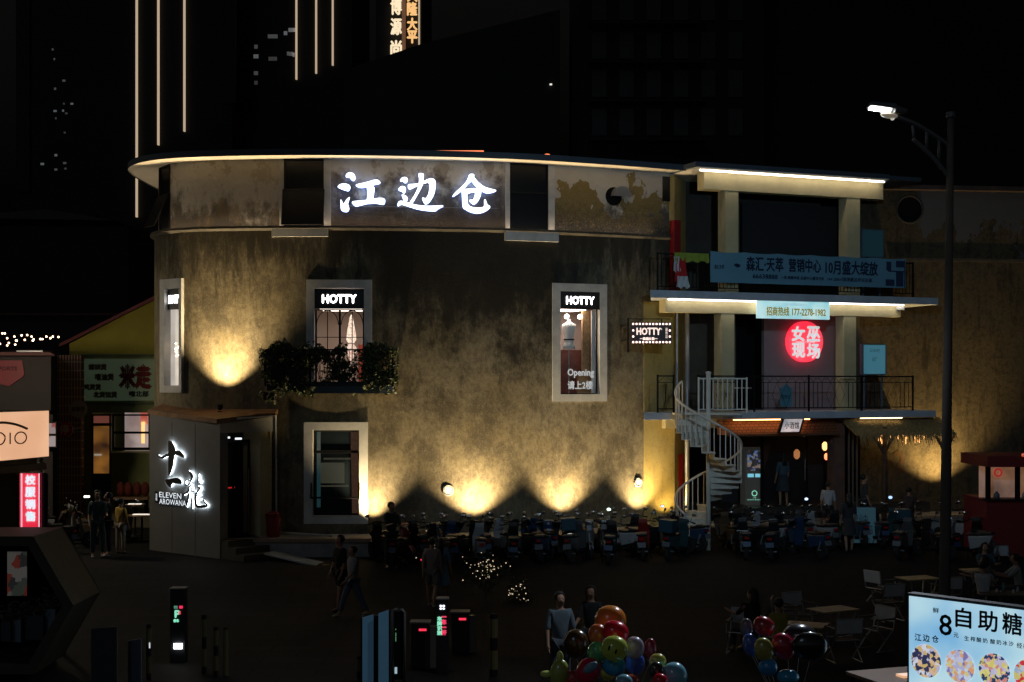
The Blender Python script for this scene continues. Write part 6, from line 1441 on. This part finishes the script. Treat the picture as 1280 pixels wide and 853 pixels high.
def chair(px,py,rz,lab):   # py: foot row
    Y=CZ*F/(py-HZ); o=cp if first[0] else copy_tree(cp); first[0]=False
    o.matrix_basis=T(at(px,py,Y).x,Y,0)@Rz(rad(rz)); o['label']=lab; o['group']='white-backed camp chairs'
    return o
def table(px,py,w_,l_,rz,lab,hgt=.62,m_=TEAK):
    Y=(CZ-hgt)*F/(py-HZ); x=at(px,py,Y).x; t=thing('folding_table',lab,'table',(x,Y,0),rad(rz)); Q=T(x,Y,0)@Rz(rad(rz))
    k=7
    MB(Q).box(-l_/2,-w_/2,hgt-.03,l_/2,w_/2,hgt).build('tabletop',grid_mat('slat_'+lab[:8],(.40,.32,.16),(.10,.08,.05),3,.09,.008) if False else m_,t,bevel=.006)
    for sx in (-1,1):
        for sy in (-1,1): MB(Q).tube([(sx*(l_/2-.08),sy*(w_/2-.06),hgt-.03),(sx*(l_/2-.2),sy*(w_/2-.1),0)],.017,6).build('leg',ALU,t)
    return t
table(1041,761,.62,.95,28,'pale wooden slat table between the white camp chairs, farther of the pair')
table(1004,780,.60,.9,-25,'pale wooden table partly behind the dark balloon, nearer of the pair')
table(1147,722,.6,.9,20,'orange-lit wooden table beside the street lamp pole')
table(1221,712,.5,.7,15,'small orange-brown wooden table right of the street lamp pole')
table(1262,741,.7,1.3,-8,'dining table crowded with cups in front of the seated diners, right edge',m_=mat('dim_table',(.12,.10,.07),.6))
chair(1000,792,30,'white camp chair behind the paired tables, right one of two'); chair(981,798,75,'white camp chair side-on behind the paired tables, left one of two'); chair(928,816,-20,'white camp chair left of the dark balloon cluster')
chair(1055,826,190,'white camp chair turned away, nearest in front of the farther table'); chair(1095,812,-60,'white camp chair side-on right of the farther table'); chair(1110,775,200,'camp chair beyond, left of the table by the lamp pole'); chair(1100,757,120,'camp chair farthest left of the orange-lit table')
chair(1183,765,190,'camp chair partly hidden behind the street lamp pole'); chair(1255,722,10,'camp chair beyond the crowded dining table')
for s,(px,x) in enumerate(((1250,0),)): pass
for i,(dx,dy,h_,c_) in enumerate([(-.45,.1,.16,(.3,.4,.45)),(-.3,-.05,.1,(.5,.5,.52)),(-.1,.12,.2,(.15,.3,.3)),(.05,-.1,.09,(.6,.6,.6)),(.2,.05,.13,(.4,.45,.5))]):
    Y=(CZ-.62)*F/(741-HZ); x=at(1262,741,Y).x+dx; nm=['pale blue bottle leftmost on the dining table','small white cup near the dining table edge','slim green bottle in the middle of the dining table','white bowl on the dining table','grey glass rightmost on the dining table'][i]
    o=solo(MB(T(x,Y+dy,.62)).lathe([(.035,0),(.035,h_*.6),(.018,h_*.8),(.018,h_)],10),'tableware',mat('ware_%d'%i,c_,.3),nm,'tableware',(x,Y+dy,.62),smooth=True)
def seated(px,py,rz,lab,**k):
    Y=(CZ-.1)*F/(py-HZ); person(lab,(at(px,py,Y).x,Y,0),rad(rz),sit=True,arms=(45,45),elbows=(55,55),**k)
seated(940,812,-150,'person in black seated with long hair, left of the paired tables',top=(.025,.022,.022),bot=(.03,.03,.03),longhair=True)
seated(973,828,-170,'person in yellow top seated behind the dark balloons',top=(.30,.25,.04),bot=(.05,.05,.05))
seated(1229,768,150,'person in white shirt seated with back turned beside the lamp pole',top=(.42,.46,.48),bot=(.05,.05,.06))
seated(1243,757,-120,'person in grey clothes leaning over the crowded dining table',top=(.16,.15,.14),bot=(.04,.04,.05),lean=20,longhair=True)
seated(1231,738,0,'person in dark blue top seated farther back at the dining table',top=(.04,.07,.10),bot=(.03,.03,.03))
seated(1275,756,-100,'person in pale top seated at the right edge of the dining table',top=(.3,.32,.33),bot=(.05,.05,.05),lean=10)
# ---------------------------------------------------------------- self-service menu light box, bottom right
A=at(1137,745,16); ztop=A.z; Bp=at(1280,763,1); k_=(ztop-CZ)/Bp.z*0
YB=(ztop-CZ)/(-(763-HZ)/F); Bv=at(1280,763,YB); dv=Bv-A; dv.z=0; M5=T(A.x,A.y,0)@Rz(math.atan2(dv.y,dv.x)); W5=1.75; z5=ztop-1.25
t=thing('menu_light_box','bright pale blue light box menu with big black characters and round food pictures','sign',M5@Vector((W5/2,0,0)))
t.matrix_basis=T(M5@Vector((W5/2,0,0)))@Rz(M5.to_euler().z)
MB(M5).box(-.03,.0,z5-.03,W5+.03,.14,ztop+.03).build('case',mat('case_black',(.02,.02,.022),.5),t)
MB(M5).box(0,-.012,z5,W5,-.001,ztop).build('lit_face',gradglow('menu_face',(.20,.50,.82),(.62,.88,.92),1.1,.82),t)
for x in (.2,W5-.2): MB(M5).box(x-.03,.02,0,x+.03,.1,z5-.03).build('leg',BLACK,t)
def q5(x,y): return px_on_plane(1135+x/7.55,740+y/7.55,M5)
KK=mat('menu_black',(.004,.008,.015),.8); TT=mat('menu_teal',(.03,.10,.12),.8)
def t5(s,x0,x1,y0,y1,m_=KK,bold=.003,nm='lettering'):
    a=q5(x0,(y0+y1)/2); b=q5(x1,(y0+y1)/2); u=q5((x0+x1)/2,y0); v=q5((x0+x1)/2,y1)
    text(s,u[1]-v[1],M5@T((a[0]+b[0])/2,-.016,(u[1]+v[1])/2),m_,t,width=b[0]-a[0],bold=bold,name=nm)
t5('8',305,420,215,408,bold=.004); t5('自',458,603,152,335,bold=.005); t5('助',672,850,178,368,bold=.005); t5('糖',900,1082,200,400,bold=.005); t5('水',1125,1300,225,430,bold=.005)
t5('元',440,485,385,430,TT,.001); t5('生椰酸奶 酸奶冰沙 经典',540,1175,412,528,TT,.002) if False else None
for i,c_ in enumerate('生榨酸奶'): t5(c_,540+58*i,585+58*i,415+7*i,460+7*i,TT,.001)
for i,c_ in enumerate('酸奶冰沙'): t5(c_,785+58*i,830+58*i,445+7*i,490+7*i,TT,.001)
t5('经',1035,1085,478,528,TT,.001); t5('典',1095,1145,484,534,TT,.001)
for c_,x in (('江',72),('边',150),('仓',235)): t5(c_,x,x+62,395+(x-72)*.09,460+(x-72)*.09,mat('menu_blue',(.01,.05,.16),.8),.002)
t5('鲜',243,300,148,198,TT,.001)
for i,(cx_,cy_,r_,cols) in enumerate([(178,650,140,[(.75,.78,.9),(.03,.04,.10),(.7,.5,.2),(.55,.55,.75),(.05,.05,.12),(.8,.55,.35)]),(495,700,140,[(.6,.65,.85),(.5,.5,.75),(.25,.22,.5),(.8,.4,.2),(.65,.75,.9),(.75,.65,.3)]),(822,740,148,[(.6,.55,.8),(.75,.65,.2),(.03,.06,.15),(.7,.3,.25),(.65,.6,.8),(.8,.75,.3)]),(1150,790,145,[(.7,.05,.06),(.6,.65,.75),(.7,.6,.2),(.4,.5,.7)])]):
    c_=q5(cx_,cy_); e_=q5(cx_+r_,cy_); rr=abs(e_[0]-c_[0])
    MB(M5@T(c_[0],-.02,c_[1])@Rx(rad(90))).lathe([(.0001,0),(rr,0),(rr,-.004)],32).build('food_picture',spotted('food_%d'%i,cols,24,.75),t)
# corner of a warm-lit counter at bottom right
p=at(1118,846,17); t=thing('counter_table','brown counter top with a warm glowing rim left of the menu light box','table',(p.x,17,0))
zz=zat(843,17); 
MB(T(p.x,17,zz)@Rz(rad(20))).box(-.45,-.5,-.04,.6,.35,0).build('tabletop',mat('counter_brown',(.20,.12,.08),.5),t); MB(T(p.x,17,zz)@Rz(rad(20))).box(-.05,-.25,.002,.45,-.1,.03).build('glowing_tray',glow('warm_tray',(1,.55,.3),.7),t)
for sx,sy in ((-.4,-.45),(.55,-.45),(-.4,.3),(.55,.3)): MB(T(p.x,17,0)@Rz(rad(20))).box(sx-.025,sy-.025,0,sx+.025,sy+.025,zz-.04).build('leg',BLACK,t)
# ---------------------------------------------------------------- balloons
def bpaint(c):
    c=tuple(min(.9,x*2.0) for x in c)
    return mat('balloon_%.2f_%.2f_%.2f'%c,c,.24,spec=.7,coat=.5)
def balloon(px,py,rx,ry,D,c,lab,rot=0,anchor=(775,900),group='balloons in the bright bunch',foil=False,eyes=None):
    p=at(px,py,D); a=rx*D/F; b=ry*D/F
    t=thing('balloon',lab,'balloon',p,0,group); Q=T(p)@Ry(rad(rot))
    if foil: prof=[(.0001,-b),(a*.35,-b*.95),(a*.75,-b*.72),(a,-b*.2),(a,b*.25),(a*.75,b*.74),(a*.35,b*.95),(.0001,b)]
    else: prof=[(.012,-b*1.06),(.02,-b*1.0)]+[(a*math.sin(q)**.9,-b*math.cos(q)) for q in [math.pi*i/14 for i in range(1,14)]]+[(.0001,b)]
    Q2=Q@Matrix.Diagonal((1,.45 if foil else .9,1,1)); MB(Q2).lathe(prof,24).build('skin',bpaint(c),t,smooth=True)
    an=at(anchor[0],anchor[1],D); bt=Q@Vector((0,0,-b*1.04)); mid=(bt+an)/2+Vector((.02,.02,-.05))
    MB().tube([bt,mid,an],.0025,4).build('string',mat('string_white',(.4,.4,.4),.8),t)
    if eyes:
        for ex,ez in eyes: MB(Q).ball((ex*a,-a*.86*math.sqrt(max(.1,1-ex*ex-ez*ez)),ez*b),(a*.09,a*.06,b*.22),10).build('eye',BLACK,t)
    return t
K='balloons in the bright bunch'
balloon(763,776,20,19,15.6,(.42,.13,.02),'big round translucent orange balloon at the top of the bunch')
balloon(747,793,12,13,15.2,(.50,.10,.03),'orange-red balloon left under the big orange one')
balloon(769,790,17,14,15.1,(.55,.008,.02),'glossy red balloon under the big orange one',rot=15)
balloon(747,815,13,13,15.0,(.08,.28,.12),'mid green balloon left of the lime balloon')
balloon(768,811,17,16,14.7,(.36,.42,.06),'lime green balloon with two black oval eyes in the middle',rot=10,eyes=[(-.45,.1),(.05,-.05)])
balloon(793,810,12.5,14,15.0,(.30,.24,.32),'dusty lilac balloon right of the lime balloon')
balloon(768,833,15,12,14.9,(.02,.24,.62),'bright blue balloon under the lime balloon')
balloon(794,829,12,14,15.1,(.06,.10,.42),'dark blue balloon under the lilac balloon')
balloon(735,840,15,18,14.8,(.40,.015,.04),'crimson balloon with pale blue patch at lower left',rot=25)
p=at(738,834,14.45); o=MB(T(p)@Ry(rad(-35))).ball((0,-.03,0),(.085,.03,.045),12).build('blue_patch',mat('balloon_patch',(.25,.5,.65),.25),[x for x in bpy.data.objects if x.get('label','').startswith('crimson balloon')][0],smooth=True)
balloon(699,842,12,18,14.9,(.24,.28,.06),'olive green balloon at the left end of the bunch',rot=8)
balloon(700,822,4.5,8,14.9,(.40,.45,.12),'small upright green balloon knot above the olive balloon'); balloon(683,843,8,4.5,14.9,(.40,.45,.12),'small sideways green balloon knot left of the olive balloon')
balloon(720,805,16,18,15.9,(.04,.02,.005),'dim brown translucent balloon behind the bunch on the left')
balloon(813,812,8,14,15.5,(.14,.01,.02),'dark maroon balloon at the right rear of the bunch')
balloon(822,827,11,10,15.1,(.30,.28,.05),'mustard yellow balloon right of the dark blue one')
balloon(820,838,10,11,14.8,(.02,.018,.015),'black balloon in front of the mustard one')
balloon(843,845,16,17,14.9,(.13,.32,.42),'large pale blue balloon at the right end of the bunch',rot=-10)
balloon(825,852,10,10,14.6,(.5,.01,.02),'small red balloon under the black one'); balloon(780,853,11,10,14.6,(.16,.33,.40),'small sky blue balloon at the bottom of the bunch'); balloon(760,842,9,9,15.3,(.38,.35,.05),'small yellow balloon under the bright blue one'); balloon(790,850,9,7,15.2,(.5,.04,.02),'small red-orange balloon under the dark blue one')
balloon(716,850,9,12,15.2,(.3,.02,.05),'dark pink balloon between the olive and crimson ones')
G2='balloons in the dim bunch'; an=(985,905)
balloon(955,783,14,12,15.2,(.22,.012,.02),'dark red balloon at the top left of the dim bunch',rot=30,anchor=an,group=G2); balloon(979,808,14,17,15.0,(.26,.01,.03),'crimson balloon right of the dim yellow one',rot=-20,anchor=an,group=G2)
balloon(955,812,12,15,14.9,(.22,.20,.04),'dim yellow balloon in the middle of the dim bunch',rot=-15,anchor=an,group=G2); balloon(938,806,10,14,15.2,(.04,.08,.26),'dark blue balloon at the left of the dim bunch',rot=-10,anchor=an,group=G2)
balloon(960,834,12,11,14.9,(.02,.16,.36),'bright blue balloon under the dim yellow one',anchor=an,group=G2); balloon(985,846,14,9,14.8,(.02,.20,.34),'cyan blue balloon at the bottom of the dim bunch',anchor=an,group=G2)
balloon(933,785,8,12,15.4,(.08,.08,.09),'smoky grey balloon at the far left of the dim bunch',anchor=an,group=G2)
balloon(1012,808,22,18,14.9,(.008,.008,.009),'large black foil balloon with shiny rim right of the dim bunch',anchor=an,group=G2,foil=True); balloon(999,798,22,18,15.3,(.02,.02,.025),'large clear grey balloon behind the black foil one',anchor=an,group=G2)
# ---------------------------------------------------------------- gate hardware and parking terminals
def P0(px,py,z=0): Y=(CZ-z)*F/(py-HZ); return at(px,py,Y)
YELB=mat('bollard_yellow',(.10,.085,.03),.7); 
def terminal(px,Y,w_,ztop,lab):
    x=at(px,600,Y).x; t=thing('parking_terminal',lab,'terminal',(x,Y,0)); MB(T(x,Y,0)).box(-w_/2,0,0,w_/2,.22,ztop).build('cabinet',mat('terminal_black',(.02,.02,.022),.4),t,bevel=.01)
    MB(T(x,Y,0)).box(-w_/2,-.03,ztop+.001,w_/2,.25,ztop+.025).build('hood',mat('hood_grey',(.15,.15,.15),.5),t); return t,x
GRL=glow('led_green',(.25,.85,.55),.8); RDL=glow('led_red',(1,.02,.10),.9)
t,x=terminal(222,27,.29,zat(737,27),'black parking terminal with red and green P display and bright white lamp')
Z=lambda py:zat(py,27); XX=lambda px:at(px,600,27).x
text('空位',.055,T(XX(220),26.985,Z(759)),GRL,t,width=.07); text('00',.055,T(XX(226.5),26.985,Z(759)),RDL,t,width=.065,bold=.004)
text('P',.13,T(XX(222),26.985,Z(767.5)),GRL,t,width=.09,bold=.01); MB().box(XX(224.2),26.97,Z(768),XX(226),26.98,Z(764)).build('led_block',RDL,t)
text('停车',.06,T(XX(220.5),26.985,Z(776)),GRL,t,width=.10,bold=.005)
MB().box(XX(217.5),26.97,Z(811),XX(228),26.99,Z(804.5)).build('lamp_panel',glow('terminal_lamp',(.92,.97,1),9),t)
Y=26.0; t,x=terminal(553,Y,.23,zat(750,Y),'black parking terminal with four white dots and green-red character columns')
Z=lambda py:zat(py,Y); XX=lambda px:at(px,600,Y).x
for a in (551,554.6):
    for b in (757.7,761): MB(T(at(a,b,Y-.015))).ball((0,0,0),(.024,.008,.02),8).build('white_dot',glow('dot_white',(.9,.92,1),1.6),t,smooth=True)
text('车\n牌\n识\n别',.335,T(XX(549.5),Y-.012,Z(782.3)),GRL,t,width=.085,bold=.006); text('一\n车\n一\n杆',.335,T(XX(555),Y-.012,Z(782.3)),RDL,t,width=.085,bold=.010)
for i,(px,py,Y) in enumerate(((525,780,26.5),(575,767,28.0))):
    x=at(px,600,Y).x; zt=zat(py,Y); w_=.17
    t=thing('gate_cabinet',('black barrier cabinet with red light slot left of the four-dot terminal','black barrier cabinet with red light slot and brown post right of the four-dot terminal')[i],'gate',(x,Y,0))
    MB(T(x,Y,0)).box(-w_,0,0,w_,.3,zt).build('cabinet',mat('terminal_black'),t,bevel=.01); MB(T(x,Y,0)).box(-w_-.02,-.02,zt+.001,w_+.02,.32,zt+.03).build('lid',mat('hood_grey'),t)
    MB(T(x,Y,0)).box(-.02,-.025,zt-.13,.12,-.005,zt-.09).build('red_slot',glow('slot_red',(1,.03,.08),1.1),t)
    MB(T(x,Y,0)).box(w_+.01,.05,0,w_+.13,.2,zt-.06).build('side_post',mat('side_post_grey',(.14,.12,.10),.6),t)
for i,(px,py0,py1,lab) in enumerate(((255,768,842,'slim black and yellow bollard, leftmost of three right of the P terminal'),(270,783,846,'slim black and yellow bollard, middle of three right of the P terminal'),(282,784,846,'slim plain yellow pole, rightmost of three right of the P terminal'),(186,780,850,'yellow striped post with a small white reflector left of the P terminal'),(617,767,846,'black bollard with two yellow bands right of the barrier cabinets'),(449,820,870,'short bollard with yellow band at the left of the blue boards'))):
    Yb=CZ*F/(py1-HZ); x=at(px,600,Yb).x; h_=zat(py0,Yb); t=thing('bollard',lab,'bollard',(x,Yb,0),0,'traffic bollards at the car park gate'); r_=.045 if i!=4 else .075
    MB(T(x,Yb,0)).lathe([(r_,0),(r_,h_-.02),(r_*.6,h_)],10).build('shaft',BLACK,t,smooth=False)
    for a in ((.12,.42),(.62,.92)) if i not in (2,) else ((.02,.95),):
        MB(T(x,Yb,0)).lathe([(r_+.003,h_*a[0]),(r_+.003,h_*a[1])],10).build('yellow_band',YELB,t)
    if i==3: MB(T(at(187,807,Yb-.06))).box(-.01,-.005,-.05,.01,.005,.05).build('reflector',glow('reflector_white',(.8,.85,.9),.8),t)
# glass gate boards, blue reflection painted in as colour and glow
Yg=24.0; t=thing('blue_gate_boards','pair of blue-lit glass notice boards in a black frame at the bottom centre','notice board',(at(478,600,Yg).x,Yg,0))
BB=mat('blue_board_glass',(.05,.115,.17),.4,vary=.25,vscale=3,emit=(.04,.10,.16),es=.22)
for (x0,x1,a0,a1) in ((453,466,772.5,769.5),(473,485,767,764)):
    Z=lambda py:zat(py,Yg); X=lambda px:at(px,600,Yg).x
    MB().hexa([(X(x0),Yg,.15),(X(x1),Yg+.1,.15),(X(x1),Yg+.13,.15),(X(x0),Yg+.03,.15),(X(x0),Yg,Z(a0)),(X(x1),Yg+.1,Z(a1)),(X(x1),Yg+.13,Z(a1)),(X(x0),Yg+.03,Z(a0))]).build('board',BB,t)
MB().box(X(466.2),Yg+.1,0,X(472.8),Yg+.18,zat(771,Yg)).box(X(485.2),Yg+.12,0,X(487),Yg+.18,zat(764,Yg)).box(X(451),Yg+.02,0,X(452.8),Yg+.1,zat(772,Yg)).build('frame',BLACK,t)
# dark arch frame with small lights right of the boards
t=thing('entrance_gate','dark rounded gate frame with small green indicator marks right of the blue boards','gate',(at(497,600,25).x,25,0))
X=lambda px:at(px,600,25).x; Z=lambda py:zat(py,25)
MB().tube([(X(491),25,0),(X(491),25,Z(763)),(X(496),25,Z(761.5)),(X(503),25,Z(762)),(X(505.5),25,Z(766)),(X(505.5),25,0)],.025,8).build('frame',mat('frame_grey',(.12,.12,.12),.5),t,smooth=True)
MB().box(X(492.5),25.0,.1,X(504),25.04,Z(765)).build('panel',BLACKM,t)
for py,h_ in ((786,.02),(791,.06),(796,.08)): MB().box(X(494.5),24.97,Z(py)-h_,X(495.3),24.985,Z(py)).build('indicator',glow('ind_green',(.15,.6,.2),.35),t)
MB().box(X(493.5),24.97,Z(842),X(496.5),24.985,Z(834)).build('label',glow('label_white',(.6,.8,.9),.5),t)
# white sheeted boards left of the P terminal
for i,(px0,px1,py0,Yp,m_,lab) in enumerate(((114,149,782,24.6,mat('sheet_grey',(.05,.055,.06),.8),'dim grey panel board, left one at the car park gate'),(160,179,797,24.8,mat('sheet_blue',(.09,.12,.16),.8),'dim blue-grey panel board, right one at the car park gate'))):
    x0,x1=at(px0,600,Yp).x,at(px1,600,Yp).x; z1=zat(py0,Yp); t=thing('panel_board',lab,'board',((x0+x1)/2,Yp,0)); MB().hexa([(x0,Yp,.1),(x1,Yp-.15,.1),(x1,Yp-.1,.1),(x0,Yp+.05,.1),(x0,Yp,z1-.06),(x1,Yp-.15,z1),(x1,Yp-.1,z1),(x0,Yp+.05,z1-.06)]).build('panel',m_,t)
    for x in (x0+.05,x1-.05): MB().box(x-.02,Yp-.0,0,x+.02,Yp+.12,.099).build('foot',BLACK,t)
# hexagonal booth at the lower left
Dh=25.0; c=at(-8,757,Dh); R=1.40; t=thing('hexagon_booth','dark hexagonal timber booth with planters inside at the lower left corner','booth',(c.x,Dh,0))
Qh=T(c.x,Dh,c.z); H6=[(R*math.cos(q),R*math.sin(q)) for q in [math.pi/3*i for i in range(6)]]; h6=[(x*.86,z*.86) for x,z in H6]; 
OL=mat('booth_olive',(.045,.042,.025),.7,vary=.2); 
for i in range(6):
    a,b=H6[i],H6[(i+1)%6]; a2,b2=h6[i],h6[(i+1)%6]; MB(Qh).hexa([(a[0],0,a[1]),(b[0],0,b[1]),(b[0],1.6,b[1]),(a[0],1.6,a[1]),(a2[0],0,a2[1]),(b2[0],0,b2[1]),(b2[0],1.6,b2[1]),(a2[0],1.6,a2[1])]).build('frame_side',OL,t)
MB(Qh).prism(H6,1.6,1.65).build('back_panel',BLACKM,t)
MB(T(c.x,Dh,0)).box(-.6,.1,0,.6,1.5,.22).build('plinth',BLACKM,t)
BX=mat('planter_white',(.20,.25,.30),.8)
for i,(px0,px1,py0,py1) in enumerate(((1,13,778,802),(13.5,26,775,803),(28,54,770,800),(56,69,762,790))):
    Yp=Dh+.35+.1*i; x0,x1=at(px0,600,Yp).x,at(px1,600,Yp).x; zb,zt=max(.36,zat(py1,Yp)),zat(py0,Yp); 
    t=thing('planter_box',['grey planter box leftmost inside the hexagon booth','pale blue planter box second inside the hexagon booth','wide grey planter box third inside the hexagon booth','pale planter box nearest the sloping booth side'][i],'planter',((x0+x1)/2,Yp,zb),0,'planter boxes in the booth')
    MB().box(x0,Yp,zb,x1,Yp+.25,zt).build('planter',BX if i%2 else mat('planter_grey',(.07,.075,.08),.8),t)
    m=MB(); r=random.Random(i)
    for _ in range(160):
        x=r.uniform(x0-.03,x1+.03); z=zt+abs(r.gauss(0,.13)); y=Yp+.12+r.uniform(-.12,.12); s=r.uniform(.02,.05); a=r.uniform(0,3.1); m.add([(-s*.4,0,0),(s*.4,0,0),(0,.01,s*2)],[(0,1,2)],T(x,y,z)@Ry(a-1.5)@Rz(a))
    m.build('foliage',lf[1],t)
    MB().tube([((x0+x1)/2,Yp+.12,zt),((x0+x1)/2+.02,Yp+.12,zt+.25)],.01,5).build('stem',lf[0],t)
# pale poster and flowers seen through the booth
Yp=Dh+1.3; x0,x1=at(9,600,Yp).x,at(33,600,Yp).x; t=thing('booth_poster','dim pale poster with red flowers leaning at the back of the hexagon booth','poster',((x0+x1)/2,Yp,zat(745,Yp)))
MB().box(x0,Yp,zat(745,Yp),x1,Yp+.03,zat(690,Yp)).build('poster_sheet',spotted('poster_print',[(.03,.03,.03),(.12,.11,.10),(.16,.03,.02),(.05,.06,.05),(.14,.13,.12)],5,.3),t)
MB().box(x0-.02,Yp+.031,zat(747,Yp),x1+.02,Yp+.05,zat(688,Yp)).build('backing',BLACK,t)
# glittering fairy-light bushes near the road
for i,(px,py,n,rw,lab) in enumerate(((607,711,60,.42,'low shrub wrapped in tiny white fairy lights before the scooters'),(647,740,36,.24,'small shrub wrapped in tiny warm fairy lights, nearer the balloons'),(541,690,24,.3,'faint scatter of fairy lights on a shrub behind the beige jacket'))):
    Yp=34.2 if i<2 else 37.5; c=at(px,py,Yp); g0=gz(Yp); t=thing('lit_shrub',lab,'shrub',(c.x,Yp,g0),0,'shrubs wrapped in fairy lights'); m=MB(); r=random.Random(40+i)
    for _ in range(n): m.ball((c.x+r.gauss(0,rw*.55),Yp+r.gauss(0,.15),c.z+r.gauss(0,.16)),.009+.008*r.random(),4)
    m.build('fairy_lights',glow('bush_lights',(1,.78,.52),.75),t)
    m=MB()
    for _ in range(500):
        s=.035; m.add([(0,0,-s),(s*.6,.01,0),(0,0,s),(-s*.6,.01,0)],[(0,1,2,3)],T(c.x+r.gauss(0,rw*.55),Yp+r.gauss(0,.18),max(g0+.02,c.z-.08+r.gauss(0,.2)))@Ry(r.uniform(0,3))@Rz(r.uniform(0,3)))
    m.build('foliage',lf[0],t); MB().tube([(c.x,Yp,g0),(c.x,Yp,c.z)],.02,6).build('trunk',mat('vine_stem'),t)
# ---------------------------------------------------------------- camera, world, fill
ca=bpy.data.cameras.new('camera'); cam=bpy.data.objects.new('camera',ca); COL.objects.link(cam); S.camera=cam
cam.location=(0,0,CZ); cam.rotation_euler=(rad(90),0,0)
ca.sensor_width=36; ca.lens=F/1280*36; ca.shift_y=(HZ-426.5)/1280; ca.clip_end=2000; ca.clip_start=.1
w=bpy.data.worlds.new('World'); S.world=w; w.use_nodes=True
nt=w.node_tree; bg=nt.nodes['Background']; sk=nt.nodes.new('ShaderNodeTexSky'); sk.sky_type='NISHITA'; sk.sun_disc=False
sk.sun_elevation=rad(-4); sk.sun_rotation=rad(200); sk.altitude=0
hs=nt.nodes.new('ShaderNodeHueSaturation'); hs.inputs['Saturation'].default_value=.25
nt.links.new(sk.outputs['Color'],hs.inputs['Color']); nt.links.new(hs.outputs['Color'],bg.inputs['Color']); bg.inputs['Strength'].default_value=SKY
sl=bpy.data.lights.new('sun','SUN'); so=bpy.data.objects.new('sun',sl); COL.objects.link(so)
sl.energy=SUN; sl.angle=rad(12); sl.color=(.62,.80,1)
so.rotation_euler=(rad(58),0,rad(-28)); so.location=(-5,-10,20)
S.view_settings.view_transform='Standard'; S.view_settings.look='None'; S.view_settings.exposure=0; S.view_settings.gamma=1
S.render.engine='CYCLES'; c=S.cycles; c.use_denoising=True; c.use_adaptive_sampling=True; c.adaptive_threshold=.01
c.max_bounces=5; c.diffuse_bounces=2; c.glossy_bounces=2; c.transmission_bounces=2; c.transparent_max_bounces=6; c.sample_clamp_indirect=2; c.caustics_reflective=False; c.caustics_refractive=False
S.render.use_persistent_data=False
